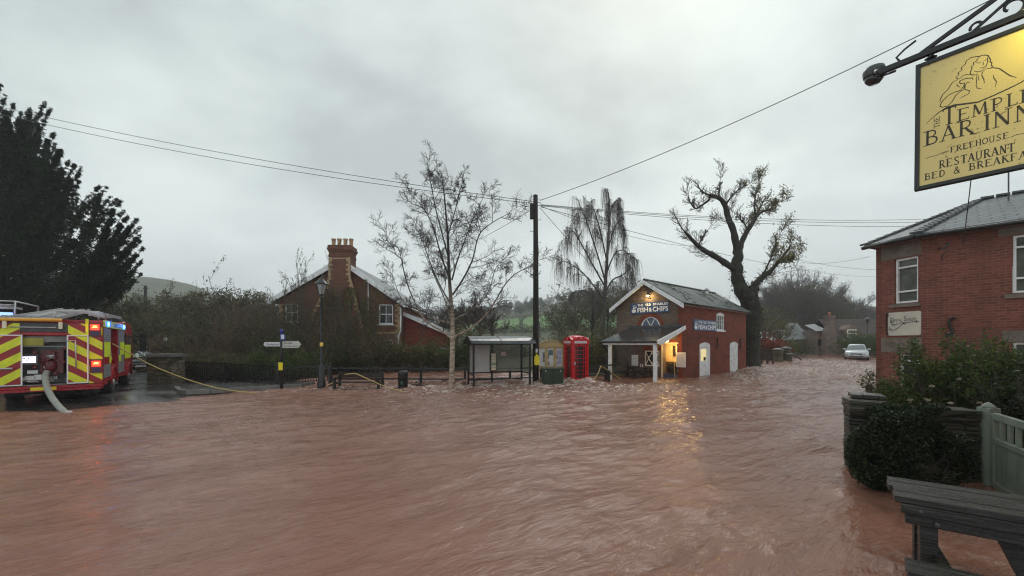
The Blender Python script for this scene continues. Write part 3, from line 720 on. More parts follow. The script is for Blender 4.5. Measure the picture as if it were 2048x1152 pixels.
# lit open doorway: a real shallow room
d_ = empty('shop_doorway', (0, 0, 0)); d_.parent = SH
mb = MB(); mb.box(-.03, 1.18, -.3, .1, 1.30, 2.08); mb.box(-.03, .24, 2.02, .12, 1.30, 2.10); mb.box(-.0, .2, -.3, .12, .33, 2.02); mb.build('frame', M['cream'], d_)
mb = MB(); mb.box(1.3, .3, -.3, 1.35, 2.6, 2.4); mb.box(.34, .3, 2.35, 1.3, 2.6, 2.4); mb.box(.34, 2.6, -.3, 1.35, 2.65, 2.4); mb.box(.34, .25, -.3, 1.35, .3, 2.4); mb.build('room', simple('cream tiled room', (.75, .60, .34), .5), d_)
mb = MB(); mb.box(.75, .32, -.2, 1.2, 2.4, .92); mb.build('counter', simple('ochre counter', (.16, .11, .03), .5, var=.3), d_)
mb = MB(); mb.box(1.25, .5, 1.5, 1.29, .95, 1.95); mb.box(1.25, 1.05, 1.25, 1.29, 1.22, 1.9); mb.box(1.24, .9, 2.0, 1.29, 1.3, 2.2); mb.build('price_board', M['darktimber'], d_)
mb = MB(); mb.lathe((.72, .62, 1.28), [(.0, 0), (.05, .02), (.06, .08), (.03, .12), (0, .13)], 10); mb.build('bulb', bulb2, d_)
mb = MB(); mb.box(.02, .34, -.2, .07, 1.17, .30); mb.build('flood_board', simple('blue grey flood board', (.09, .115, .19), .3, var=.15), d_)
point('doorway_light', (.75, .75, 1.7), (1.0, .66, .25), 40, .12, SH)
# bag and hoses left on the doorway board
bg_ = empty('rubble_sack', SH.matrix_basis @ Vector((.0, .62, .3)) if 0 else (0, 0, 0), 0, 'dark crumpled sack lying over the blue flood board in the lit chip shop doorway', 'sack')
shM = Matrix.Translation((9.8, 22.9, 0)) @ Matrix.Rotation(math.atan2(.654, .757), 4, 'Z')
bg_.location = shM @ Vector((-.06, .62, .3)); bg_.rotation_euler = (0, 0, math.atan2(.654, .757))
mb = MB(); vs = []
for i in range(9):
    for k in range(14):
        th = 2*math.pi*k/14; zz = -.05 + i*.075; r_ = .19*math.sin(math.pi*(i+.7)/9.4)**.5 * (1 + .22*math.sin(3*th + i) + .1*random.random())
        vs.append((.02 + r_*.6*math.cos(th), .06*i*.3 - .1 + r_*1.35*math.sin(th), zz))
mb.loft([vs[i*14:(i+1)*14] for i in range(9)]); mb.build('sack_body', simple('dark sack cloth', (.035, .022, .018), .8, var=.5, bump=.6, bs=12), bg_)
mb = MB(); mb.tube([(-.05, -.2, .5), (-.1, -.24, .42), (-.1, -.2, .3)], .015, 6); mb.build('handle', M['hose'], bg_)
# lights
l_ = empty('gable_light', (0, 0, 0)); l_.parent = SH
mb = MB(); mb.box(-.12, 1.98, 4.80, 0, 2.12, 4.86); mb.tube([(-.02, 2.05, 4.86), (-.16, 2.05, 4.9), (-.2, 2.05, 4.98)], .015, 6); mb.lathe((-.24, 2.05, 4.98), [(.1, 0), (.07, .08), (.03, .12)], 12); mb.build('bracket', M['blackmatt'], l_)
mb = MB(); mb.lathe((-.24, 2.05, 4.90), [(.02, 0), (.08, .05), (.09, .10), (.05, .13)], 12); mb.build('bulb', bulb, l_)
point('gable_lamp_light', (-.30, 2.05, 4.86), (1.0, .72, .3), 22, .06, SH)
l_ = empty('porch_light', (0, 0, 0)); l_.parent = SH
mb = MB(); mb.lathe((-.62, .62, 2.12), [(.03, 0), (.10, .05), (.11, .12), (.04, .18)], 12); mb.build('bulb', bulb2, l_)
mb = MB(); mb.tube([(0, .62, 2.34), (-.5, .62, 2.42), (-.62, .62, 2.3)], .015, 6); mb.build('bracket', M['blackmatt'], l_)
point('porch_lamp_light', (-.66, .55, 2.05), (1.0, .58, .18), 20, .1, SH)
# porch
OUT = 2.95; ph0, ph1 = 2.14, 2.98
mb = MB(); mb.prism([(-OUT-.12, ph0), (-.0, ph1), (-.0, ph1+.05), (-OUT-.12, ph0+.05)], -.12, 3.42, 'xz'); 
mb.build('porch_roof', brick('porch slates', (.030, .034, .040), (.045, .050, .056), (.010, .011, .012), bw=.32, bh=.22, ms=.008, stain=(.02, .022, .022), bumpd=.01, rough=.22), SH)
mb = MB(); mb.box(-.03, .0, ph1+.04, 0, 3.5, ph1+.16); mb.build('lead_flashing', M['dgrey'], SH)
mb = MB(); mb.tube([(-OUT-.17, -.14, ph0), (-OUT-.17, 3.44, ph0)], .055, 8); mb.tube([(-OUT-.17, 3.40, ph0-.03), (-OUT-.1, 3.3, ph0-.2), (-OUT+.1, 3.12, ph0-.5), (-OUT+.1, 3.10, -.3)], .035, 8); mb.build('porch_gutter', M['black'], SH)
mb = MB()
mb.box(-OUT-.06, -.02, ph0-.17, -OUT+.06, 3.38, ph0-.01)
mb.prism([(-OUT-.10, ph0-.12), (-OUT-.10, ph0+.06), (-.0, ph1+.08), (-.0, ph1-.13), (-OUT+.25, ph0-.17)], -.20, -.125, 'xz')
mb.build('porch_beam', M['white'], SH)
for nm, y_, wd in (('post', .03, .17), ('post', 2.86, .17)):
    mb = MB(); mb.box(-OUT-wd/2, y_-wd/2, -.4, -OUT+wd/2, y_+wd/2, ph0-.17); mb.build('porch_post', M['white'], SH, bevel=.012)
mb = MB()
for k in range(7): y_ = .2 + k*.5; mb.bar((-OUT+.1, y_, ph0-.02), (-.02, y_, ph1-.05), .05, .1)
mb.build('rafters', simple('warm varnished rafters', (.30, .17, .07), .5), SH)
# notices hung at the shop front (things of their own)
def notice(name, loc, w, h, label, Mt, rows, cat='notice'):
    e_ = empty(name, Mt @ Vector((w/2, 0, 0)), 0, label, cat); inv = Matrix.Translation(e_.location).inverted()
    mb = MB(); mb.box(0, 0, -.02, w, h, 0, M=inv @ Mt); frame_mb_ = None
    for k in range(rows):
        y_ = h*(.1 + .8*k/rows); x_ = w*.1
        while x_ < w*.85:
            l_ = random.uniform(.05, .18)*w; mb.add([inv @ Mt @ Vector(p) for p in ((x_, y_, .003), (min(x_+l_, w*.92), y_, .003), (min(x_+l_, w*.92), y_+h*.022, .003), (x_, y_+h*.022, .003))], [(0, 1, 2, 3)], 1); x_ += l_ + random.uniform(.03, .1)*w
    mb.build('board', [M['notice'], simple('faded print', (.36, .36, .42), .6)], e_)
    return e_
notice('menu_board', None, .56, .86, 'white printed menu board at the brick corner, right of the lit shop doorway', shM @ Mx((-.07, .34, .68), (-.0, -1, 0), (0, 0, 1)), 15, 'menu board')
notice('wall_notice', None, .46, .68, 'plain white notice on the dark shop wall left of the lattice window', shM @ Mx((-.03, 3.30, .63), (0, -1, 0), (0, 0, 1)), 3)
# picnic table under the porch
def picnic(name, loc, rz, mat, label, cat='picnic table', s=1.0, L=1.6):
    e_ = empty(name, loc, rz, label, cat)
    mb = MB()
    for k in range(5): mb.box(-L/2, -.36+k*.148, .70, L/2, -.36+k*.148+.132, .745)
    mb.build('tabletop', mat, e_)
    for sg in (-1, 1):
        mb = MB(); mb.box(-L/2, sg*.62-.13, .42, L/2, sg*.62+.0, .46); mb.box(-L/2, sg*.62+.01, .42, L/2, sg*.62+.14, .46); mb.build('seat', mat, e_)
    for sx_ in (-1, 1):
        for sg in (-1, 1):
            mb = MB(); mb.bar((sx_*L*.36, sg*.72, -.3), (sx_*L*.36, sg*.22, .70), .05, .1); mb.build('leg', mat, e_)
        mb = MB(); mb.bar((sx_*L*.36+.05, -.74, .38), (sx_*L*.36+.05, .74, .38), .05, .09); mb.bar((sx_*L*.36+.05, -.34, .66), (sx_*L*.36+.05, .34, .66), .05, .08); mb.build('cross_brace', mat, e_)
    return e_
pt = picnic('picnic_table', shM @ Vector((-.95, 2.2, -.12)), math.atan2(.757, -.654), M['darktimber'], 'dark picnic table standing in the flood under the chip shop porch')
for k, yy in enumerate((1.88, 2.0)):
    mb = MB(); mb.lathe((0, 0, 0), [(.035, 0), (.035, .13), (.015, .17), (.015, .2)], 10); c_ = mb.build('sauce_bottle', M['white'], None)
    c_.location = shM @ Vector((-.95, yy + .1, .625)); tag(c_, 'white sauce bottle on the dark picnic table under the porch', 'bottle', 'sauce bottles on the porch table')

# ================================================================ Victorian house with the great chimney
HS = empty('brick_house', (-11.95, 28, .3), R(2), 'tall Victorian red brick house with a huge flared end chimney and white bargeboards', 'house')
mb = MB(); yf = 0; el, er, ea = 4.75, 4.55, 7.45
holes = [(-3.95, -3.05, 3.25, 4.55), (2.55, 3.55, 3.1, 4.5), (2.55, 3.55, .7, 2.0)]
xs0 = -4.35; Wd = 8.4
h2 = [(a_-xs0, b_-xs0, c_, d_) for a_, b_, c_, d_ in holes]
w2 = MB(); wall_with_holes(w2, Wd, -1, 4.5, h2, 0, .3)
for i, v_ in enumerate(w2.v): w2.v[i] = (v_[0]+xs0, v_[1], v_[2])
w2.prism([(xs0, 4.5), (xs0+Wd, 4.5), (xs0+Wd, 4.62), (0, ea-.1), (xs0, 4.72)], .0, .3, 'xz')
w2.box(xs0, .3, -1, xs0+.3, 11, 4.5); w2.box(xs0+Wd-.3, .3, -1, xs0+Wd, 11, 4.5)
w2.build('wall', M['brick_house'], HS)
mb = MB()
mb.prism([(-4.95, 4.55), (0, ea+.1), (0, ea+.25), (-4.95, 4.70)], -.28, 11, 'xz'); mb.prism([(4.4, 4.42), (0, ea+.1), (0, ea+.25), (4.4, 4.57)], -.28, 11, 'xz'); rf = mb.build('roof', M['slate'], HS)
mb = MB()
mb.prism([(-5.0, 4.38), (-.0, ea-.14), (-.0, ea+.26), (-5.0, 4.72)], -.36, -.29, 'xz'); mb.prism([(4.48, 4.22), (0, ea-.14), (0, ea+.26), (4.48, 4.58)], -.358, -.288, 'xz'); mb.build('bargeboard', M['whitewet'], HS)
# cross gable behind on the left
mb = MB(); mb.prism([(2.4, 3.4), (6.6, 3.4), (4.5, 6.15)], -5.2, -.5, 'yz'); cg = mb.build('wing_roof', M['slate'], HS)
mb = MB(); mb.bar((-5.2, 4.5, 6.2), (-1.8, 4.5, 6.2), .12, .1)
for k in range(14): mb.box(-5.15 + k*.25, 4.46, 6.24, -5.02 + k*.25, 4.54, 6.36)
mb.bar((-5.1, 4.5, 6.2), (-5.1, 4.5, 6.7), .06); mb.build('ridge_crest', simple('terracotta crest', (.12, .07, .05), .7), cg)
# chimney: flared breast and corbelled stack
left = [(-2.75, -1), (-2.75, 1.7), (-2.4, 2.5), (-1.75, 4.1), (-1.15, 5.35), (-.78, 6.3), (-.74, 7.75)]
rite = [(.72, 7.75), (.74, 6.3), (1.0, 5.5), (1.28, 4.2), (1.75, 2.6), (2.05, 1.0), (2.05, -1)]
mb = MB(); mb.prism(left + rite, -.42, -.002, 'xz'); mb.box(-.74, -.002, 6.5, .72, .7, 7.75)
mb.box(-.77, -.46, 7.72, .75, .73, 7.86); mb.box(-.745, -.425, 7.86, .725, .705, 8.1); mb.box(-.79, -.48, 8.1, .77, .75, 8.22); mb.box(-.84, -.53, 8.22, .82, .80, 8.36); mb.box(-.80, -.49, 8.36, .78, .76, 8.55)
ch = mb.build('chimney', M['brick_house'], HS)
mb = MB()
for side, pts in ((-1, left), (1, rite[::-1])):
    for (xa, za), (xb, zb) in zip(pts[1:-1] if side < 0 else pts[1:-1], pts[2:] if side < 0 else pts[2:]):
        n_ = max(1, int(abs(zb-za)/.15))
        for k in range(n_):
            f1 = k/n_; x_ = xa + (xb-xa)*(f1+.5/n_); z_ = za + (zb-za)*f1; wq = (.28 if k % 2 else .15)
            mb.box(x_, -.432, z_+.004, x_ - side*(-1)*0 + (-side)*wq if False else x_ + (wq if side < 0 else -wq), -.405, z_ + (zb-za)/n_*.93)
for k in range(10): mb.box(-.72+k*.145, -.435, 7.58, -.60+k*.145, -.405, 7.68)
for k in range(11): mb.box(-.84+k*.155, -.61, 8.02, -.76+k*.155, -.535, 8.1) if 0 else None
mb.box(xs0, -.012, 2.42, -2.8, .01, 2.56); mb.box(2.1, -.012, 2.42, xs0+Wd, .01, 2.56)
for k in range(24):
    z_ = .2 + k*.18; mb.box(xs0+Wd-(.34 if k % 2 else .2), -.012, z_, xs0+Wd+.006, .02, z_+.165); mb.box(xs0-.006, -.012, z_, xs0+(.34 if k % 2 else .2), .02, z_+.165)
mb.build('buff_quoins', M['brick_buff'], HS)
for k, x_ in enumerate((-.62, -.22, .2, .6)):
    mb = MB(); mb.lathe((x_, .1, 8.55), [(.14, 0), (.15, .06), (.125, .12), (.135, .45), (.165, .5), (.16, .56), (.11, .57)], 12); mb.build('chimney_pot', simple('clay pot', (.36, .23, .13), .8, var=.3), ch)
def sash(parent, x0, z0, x1, z1, y=0, bars=1, mat=None):
    w_ = empty('window', (0, 0, 0)); w_.parent = parent
    mb = MB(); frame_mb(mb, x0, z0, x1, z1, y+.04, y+.12, .08); zm = (z0+z1)/2; mb.box(x0+.08, y+.05, zm-.03, x1-.08, y+.11, zm+.03)
    if bars: xm = (x0+x1)/2; mb.box(xm-.02, y+.055, z0+.08, xm+.02, y+.10, z1-.08)
    mb.box(x0-.08, y-.05, z0-.09, x1+.08, y+.12, z0); mb.build('frame', mat or M['whitewet'], w_)
    mb = MB(); mb.box(x0+.02, y+.125, z0+.02, x1-.02, y+.14, z1-.02); mb.build('pane', M['glass'], w_); return w_
for a_, b_, c_, d_ in holes: sash(HS, a_, c_, b_, d_)
mb = MB(); mb.tube([(4.1, -.08, 4.3), (4.1, -.08, 2.6), (3.95, -.08, 2.3), (3.95, -.08, 0)], .05, 8); mb.tube([(1.85, -.1, 6.0), (1.85, -.1, .2)], .035, 6); mb.build('downpipe', M['whitewet'], HS)
# lean-to extension on the right
mb = MB(); mb.prism([(4.1, -.5), (7.55, -.5), (7.55, 2.35), (4.1, 3.85)], 1.2, 6, 'xz'); ex = mb.build('extension', M['brick_ext'], HS)
mb = MB(); mb.prism([(3.95, 3.95), (7.85, 2.22), (7.85, 2.35), (3.95, 4.08)], 1.0, 6.2, 'xz'); mb.build('extension_roof', M['slate'], HS)
mb = MB(); mb.prism([(4.0, 3.78), (7.9, 2.05), (7.9, 2.32), (4.0, 4.06)], .93, .995, 'xz'); mb.build('extension_bargeboard', M['whitewet'], HS)
for (x0, x1) in ((4.9, 5.5), (6.3, 7.15)):
    w_ = empty('extension_window', (0, 0, 0)); w_.parent = HS
    mb = MB(); frame_mb(mb, x0, 1.05, x1, 1.42, 1.12, 1.19, .07); mb.build('frame', M['white'], w_); mb = MB(); mb.box(x0+.05, 1.16, 1.1, x1-.05, 1.185, 1.38); mb.build('pane', M['glass'], w_)

# ================================================================ dental surgery on the right
C1 = Vector((12.25, 11.9, 0)); d1 = Vector((.662, -.75, 0)); C2 = Vector((12.06, 13.0, 0))
DS = empty('surgery_building', C1, math.atan2(-.75, .662), 'two storey red brick surgery with hipped slate roof and canted corner', 'surgery')
rotinv = Matrix.Rotation(-math.atan2(-.75, .662), 4, 'Z')
def dl(p): return rotinv @ (Vector(p) - C1)
c2l = dl(C2); EVD = 5.22; LD = 7.5
# front wall along local +x (facing local -y)
fh = [(1.69, 2.95, 3.42, 4.95), (1.69, 2.95, .55, 2.1)]
mb = MB(); wall_with_holes(mb, LD, -.6, EVD, fh, 0, .34)
mb.box(LD-.34, .34, -.6, LD, 8, EVD)
# canted wall: from C2 to C1
v2 = c2l; cl_ = v2.length; ux = (-v2).normalized()       # direction C2 -> C1
CM = Mx(v2, ux, (0, 0, 1))                                 # local x along wall, y up, z = outward?
nz_ = ux.cross(Vector((0, 0, 1)))
CB = MB(); ch_ = [(.38, 1.02, 3.32, 4.72), (.5, 1.06, .7, 1.75)]
wall_with_holes(CB, cl_, -.6, EVD, ch_, 0, .3)
ang = math.atan2(ux.y, ux.x); CMt = Matrix.Translation(v2) @ Matrix.Rotation(ang, 4, 'Z')
for i, p_ in enumerate(CB.v):
    q = CMt @ Vector(p_); CB.v[i] = tuple(q)
mb.add(CB.v, CB.f); 
bk = v2 + Vector((0, 1, 0)) * 7.4
mb.bar((v2.x+.0, v2.y+.12, EVD/2-.3), (v2.x+.0+1.5, v2.y+7.3, EVD/2-.3), .3, EVD+.6)
mb.build('wall', M['brick_dent'], DS)
mb = MB()   # stone lintels, sills, bands
for nm, a_, Mt_ in (('lintel', (1.45, -.01, 4.97, 3.2, .03, 5.2), None), ('sill', (1.55, -.06, 3.28, 3.1, .0, 3.40), None), ('lintel', (1.5, -.01, 2.12, 3.15, .03, 2.42), None),
                    ('lintel', (.0, -.012, 4.75, cl_-.01, .02, 5.2), CMt), ('sill', (.3, -.07, 3.2, 1.08, .0, 3.30), CMt), ('lintel', (.0, -.015, 1.78, cl_-.005, .02, 2.25), CMt)):
    mb = MB(); mb.box(*a_, M=Mt_); mb.build(nm, M['lintel'], DS)
def dwin(parent, x0, z0, x1, z1, Mt, pane):
    w_ = empty('window', (0, 0, 0)); w_.parent = parent
    mb = MB()
    def bx(a, b, c, d, e=.05, f=.12): mb.box(a, e, b, c, f, d, M=Mt)
    w = .055; bx(x0, z0, x0+w, z1); bx(x1-w, z0, x1, z1); bx(x0+w, z0, x1-w, z0+w); bx(x0+w, z1-w, x1-w, z1)
    h_ = z1-z0; bx(x0+w, z0+h_*.24, x1-w, z0+h_*.24+.05); bx(x0+w, z0+h_*.78, x1-w, z0+h_*.78+.05)
    mb.build('frame', M['white'], w_)
    mb = MB(); mb.box(x0+.02, .13, z0+.02, x1-.02, .15, z1-.02, M=Mt); mb.build('pane', pane, w_); return w_
I4 = Matrix.Identity(4)
dwin(DS, 1.70, 3.42, 2.94, 4.95, I4, M['netglass']); dwin(DS, 1.70, .56, 2.94, 2.1, I4, M['netglass'])
dwin(DS, .39, 3.33, 1.01, 4.72, CMt, M['netglass']); dwin(DS, .51, .72, 1.05, 1.74, CMt, M['glass'])
s_anchor(DS, .58, 2.55, -.05, .26)
# surgery sign on the canted wall
SG = empty('surgery_sign', (0, 0, 0)); SG.parent = DS; SM = CMt @ Mx((.22, -.035, 2.32), (1, 0, 0), (0, 0, 1))
rc = [(.03, 0), (.86, 0), (.89, .03), (.89, .70), (.86, .73), (.03, .73), (0, .70), (0, .03)]
mb = MB(); mb.prism(rc, -.02, 0, 'xy', M=SM); mb.build('board', simple('cream sign board', (.62, .58, .50), .5, var=.1, vs=3), SG)
mb = MB()
def stx(s_, x, y, w, h, rot=0): mb.text(s_, SM @ Matrix.Translation((x, y, .004)) @ Matrix.Rotation(R(rot), 4, 'Z'), w, h)
stx('D', .06, .40, .09, .17, -4); stx('ENTAL', .16, .43, .24, .10, -2); stx('S', .45, .44, .07, .15); stx('URGERY', .53, .44, .26, .09, 2)
L0 = SM @ Matrix.Translation((0, 0, .005))
mb.ribbon([(.0, .22), (.1, .17), (.2, .18), (.32, .26), (.42, .37), (.55, .40), (.78, .42)], .018, L0)
mb.ribbon([(.78, .46), (.78, .38), (.84, .42)], .03, L0); mb.ribbon([(.42, .37), (.5, .34), (.47, .40), (.3, .38)], .02, L0)
for (a_, b_) in (((.06, .48), (.16, .3)), ((.1, .5), (.12, .26)), ((.16, .42), (.2, .28)), ((.08, .36), (.26, .34)), ((.03, .3), (.13, .12)), ((.24, .38), (.3, .33))): mb.ribbon([a_, ((a_[0]+b_[0])/2+.012, (a_[1]+b_[1])/2), b_], .012, L0)
mb.build('lettering', simple('sign ink', (.03, .03, .04), .6), SG)
mb = MB(); mb.tube([SM @ Vector(p) for p in ((.0, .72, .03), (-.03, .66, .03), (-.02, .1, .03), (.02, .02, .03))], .016, 6); mb.tube([SM @ Vector(p) for p in ((.0, .60, .03), (.03, .68, .03), (0, .7, .03))], .012, 6); mb.build('scroll_bracket', M['black'], SG)
# roof: hip
r1 = dl((16.35, 13.9, 0)); ov = .38
eC1 = Vector((0, 0, 0)) + Vector((-.12, -ov, EVD + .02)); e_r = Vector((LD+.4, -ov, EVD + .02))
n2 = Vector((math.sin(ang), -math.cos(ang), 0)); eC2 = v2 + n2*ov + Vector((0, 0, EVD + .02)) - ux*.25
r1z = Vector((r1.x, r1.y, 7.02)); r2z = Vector((LD - 3.2, r1.y, 7.02)); b_l = Vector((v2.x + 2.2, 9.2, EVD+.02)); b_r = Vector((LD + .4, 9.2, EVD+.02))
def slab(mb, pts, th=.06):
    n = len(pts); a_ = [Vector(p) for p in pts]; b_ = [p + Vector((0, 0, th)) for p in a_]
    mb.add(a_ + b_, [tuple(range(n)), tuple(range(2*n-1, n-1, -1))] + [(i, (i+1) % n, (i+1) % n+n, i+n) for i in range(n)])
mb = MB(); slab(mb, [eC1, e_r, r2z, r1z]); slab(mb, [eC2, eC1, r1z]); slab(mb, [b_l, eC2, r1z]); slab(mb, [b_r, b_l, r1z, r2z]); slab(mb, [e_r, b_r, r2z])
rf = mb.build('roof', brick('blue slate', (.11, .123, .14), (.18, .20, .22), (.006, .007, .008), bw=.45, bh=.30, ms=.034, stain=(.05, .055, .05), stain_amt=.5, bumpd=.035, rough=.42), DS)
mb = MB(); 
def ridge_tiles(a, b):
    a, b = Vector(a), Vector(b); n = int((b-a).length/.32)
    for k in range(n):
        p = a.lerp(b, k/n); q = a.lerp(b, (k+1)/n - .012); mb.bar(p + Vector((0, 0, .10)), q + Vector((0, 0, .085)), .26, .06)
ridge_tiles(eC1, r1z); ridge_tiles(eC2, r1z); ridge_tiles(r1z, r2z); mb.build('ridge_tiles', simple('ridge tile', (.075, .078, .085), .4, var=.3), rf)
mb = MB(); mb.tube([eC1 + Vector((-.0, -.05, -.03)), e_r + Vector((0, -.05, -.03))], .06, 8); mb.tube([eC2 + Vector(n2)*.05 - Vector((0, 0, .03)), eC1 + Vector((-.02, -.05, -.03))], .06, 8); mb.build('gutter', M['black'], DS)
mb = MB(); slab(mb, [Vector((.0, -ov+.04, EVD-.05)), Vector((LD, -ov+.04, EVD-.05)), Vector((LD, .03, EVD-.05)), Vector((.0, .03, EVD-.05))], .05); 
slab(mb, [v2 + n2*(ov-.05) + Vector((0, 0, EVD-.05)), Vector((-.1, -ov+.05, EVD-.052)), Vector((0, .03, EVD-.052)), v2 + Vector((.03, .0, EVD-.05))], .05); mb.build('soffit', simple('soffit', (.16, .10, .08), .7), DS)
mb = MB(); mb.tube([(.35, -.02, 4.82), (.35, -.2, 4.85), (.45, -.3, 4.78), (.55, -.3, 4.9), (.5, -.1, 4.95)], .02, 6); mb.tube([(.4, -.02, 4.5), (.42, -.2, 4.62), (.55, -.3, 4.75)], .015, 6); mb.build('cable_bracket', M['dgrey'], DS)
mb = MB(); q = dl(P(2017, 388, 12.6)); mb.bar((q.x, q.y, 6.5), (q.x, q.y, 9.0), .035); mb.build('aerial_mast', M['dgrey'], DS)

# ================================================================ stone cottage, barn and shed far up the street
def at(px, D, z=None): return Vector((PX(px, D), D, z if z is not None else 0))
CT = empty('stone_cottage', at(1660, 50, .6), R(-8), 'grey stone cottage with a big outside chimney stack and dormer, far end of the street', 'cottage')
# local frame: x right, y away, origin below the chimney
mb = MB(); mb.box(.6, .6, -.6, 9.0, 5.5, 2.5); mb.box(-.9, .8, -.6, .6, 5, 3.0)
mb.prism([(-.9, 3.0), (.6, 3.0), (.6, 3.1)], .8, 5, 'xz') ; mb.build('wall', M['cottage_stone'], CT)
mb = MB(); mb.prism([(.2, 2.0), (3.2, 4.6), (5.9, 2.4), (5.9, 2.3), (3.2, 4.45), (.2, 1.9)], .55, 9.2, 'yz'); rfc = mb.build('roof', brick('brown tiles', (.085, .068, .062), (.11, .09, .08), (.05, .04, .04), bw=.25, bh=.25, ms=.01, bumpd=.01, rough=.6), CT)
mb = MB(); mb.prism([(-.65, -.6), (.62, -.6), (.62, 2.6), (.36, 3.4), (.36, 4.7), (-.36, 4.7), (-.36, 3.4), (-.65, 2.6)], -.3, .6, 'xz'); mb.box(-.45, -.38, 4.7, .45, .68, 4.9)
chc = mb.build('chimney', M['cottage_stone'], CT); mb = MB(); mb.lathe((0, .15, 4.9), [(.13, 0), (.15, .1), (.12, .45)], 10); mb.build('chimney_pot', simple('clay pot2', (.35, .12, .08), .8), chc)
mb = MB(); mb.prism([(1.9, 2.4), (3.5, 2.4), (3.5, 3.15), (2.7, 3.75), (1.9, 3.15)], .35, 3, 'xz'); dm = mb.build('dormer', M['cottage_stone'], rfc)
w_ = empty('dormer_window', (0, 0, 0)); w_.parent = CT
mb = MB(); frame_mb(mb, 2.1, 2.05, 3.2, 3.15, .26, .34, .13); mb.box(2.23, .27, 2.58, 3.07, .33, 2.66); mb.build('frame', M['cream'], w_); mb = MB(); mb.box(2.2, .335, 2.1, 3.1, .348, 3.1); mb.build('pane', M['glass'], w_)
mb = MB(); mb.prism([(.75, 1.35), (1.95, 2.1), (1.95, 2.2), (.75, 1.45)], -.9, .6, 'xz'); mb.bar((.85, -.85, -.5), (.85, -.85, 1.42), .1); mb.bar((1.9, -.85, -.5), (1.9, -.85, 2.0), .1); mb.build('door_canopy', M['slate'], CT)
mb = MB(); mb.box(-.95, .78, 1.1, -.35, .80, 1.9) ; mb.box(-3.2, 2.15, .3, -2.85, 2.2, 1.4) if 0 else None; mb.build('wall_window', M['glass'], CT)
# left wing with pale roof
mb = MB(); wl = [(-3.9, -.6), (-.9, -.6), (-.9, 2.2), (-3.9, 1.75)]
mb.box(-3.9, 3.2, -.6, -.9, 9, 1.75); mb.build('wing_wall', M['cottage_stone'], CT)
mb = MB(); slab(mb, [Vector((-4.1, 3.0, 1.7)), Vector((-.6, 3.0, 1.95)), Vector((-.4, 6.5, 4.2)), Vector((-1.7, 6.5, 4.2))], .08); slab(mb, [Vector((-1.2, .6, 2.85)), Vector((.0, .6, 3.0)), Vector((.0, 3.2, 3.9)), Vector((-1.2, 3.2, 3.75))], .08); mb.build('wing_roof', M['slate_pale'], CT)
for k in range(4):
    mb = MB(); x_ = -3.5 + k*.72; mb.box(x_, 3.15, -.3, x_+.34, 3.195, 1.0 + .04*k); mb.build('wing_door', simple('dark red door', (.08, .03, .025), .6), CT)
BN = empty('barn', at(1580, 62, .8), 0, 'low dark barn with a shallow pitched roof left of the far stone cottage', 'barn')
mb = MB(); mb.prism([(-3.1, -1), (4.4, -1), (4.4, 2.2), (1.6, 3.2), (-3.1, 1.9)], 0, 9, 'xz'); mb.build('wall', simple('dark barn boards', (.07, .055, .05), .8, var=.3), BN)
mb = MB(); mb.prism([(-3.4, 1.85), (1.6, 3.25), (4.6, 2.2), (4.6, 2.35), (1.6, 3.42), (-3.4, 2.0)], -.4, 9.2, 'xz'); mb.build('roof', simple('grey sheet roof', (.15, .155, .15), .5, var=.2), BN)
SD = empty('garden_shed', at(1577, 54, .7), 0, 'small shed with a pale blue sheet roof behind the red hedge', 'shed')
mb = MB(); mb.box(-1.1, .2, -1, 1.2, 2.5, 1.0); mb.build('wall', M['darktimber'], SD); mb = MB(); slab(mb, [Vector((-1.3, 0, .95)), Vector((1.3, 0, .95)), Vector((1.0, 2.6, 2.05)), Vector((-1.2, 2.6, 2.05))], .05); mb.build('roof', simple('pale blue sheeting', (.30, .36, .40), .35, var=.2), SD)
# ================================================================ street furniture
# --- telephone kiosk
KB = empty('phone_box', (3.18, 19.75, 0), R(19), 'bright red telephone kiosk with domed roof standing in the flood beside the green cabinet', 'phone box')
hw = .45; mb = MB()
for sx_ in (-1, 1):
    for sy_ in (-1, 1): mb.box(sx_*hw, sy_*hw, -.4, sx_*(hw-.10), sy_*(hw-.10), 2.08)
mb.box(-hw+.1, -hw+.012, -.4, hw-.1, -hw+.06, .30) ; mb.box(-hw+.012, -hw+.1, -.4, -hw+.06, hw-.1, .30); mb.box(hw-.06, -hw+.1, -.4, hw-.012, hw-.1, .30); mb.box(-hw+.1, hw-.06, -.4, hw-.1, hw-.012, .30)
mb.box(-hw-.025, -hw-.025, 2.0, hw+.025, hw+.025, 2.22)
mb.build('body', M['boxred'], KB, bevel=.01)
mb = MB()     # domed roof: four segmental pediments under a shallow dome
n = 12; arc = [(-hw-.03 + (2*hw+.06)*i/n, 2.22 + .17*math.sin(math.pi*i/n)) for i in range(n+1)]
mb.prism([(p[0], p[1]) for p in arc], -hw-.03, hw+.03, 'xz'); mb.prism([(p[0], p[1]) for p in arc], -hw-.03, hw+.03, 'yz')
secs = []
for z_, s_ in ((2.24, 1.0), (2.33, .90), (2.40, .70), (2.445, .42), (2.46, .12)):
    q = hw*s_; secs.append([(q*(abs(math.cos(t_))**.5)*(1 if math.cos(t_) > 0 else -1), q*(abs(math.sin(t_))**.5)*(1 if math.sin(t_) > 0 else -1), z_) for t_ in np.linspace(0, 2*math.pi, 25)[:-1]])
mb.loft(secs); mb.build('roof', M['boxred'], KB)
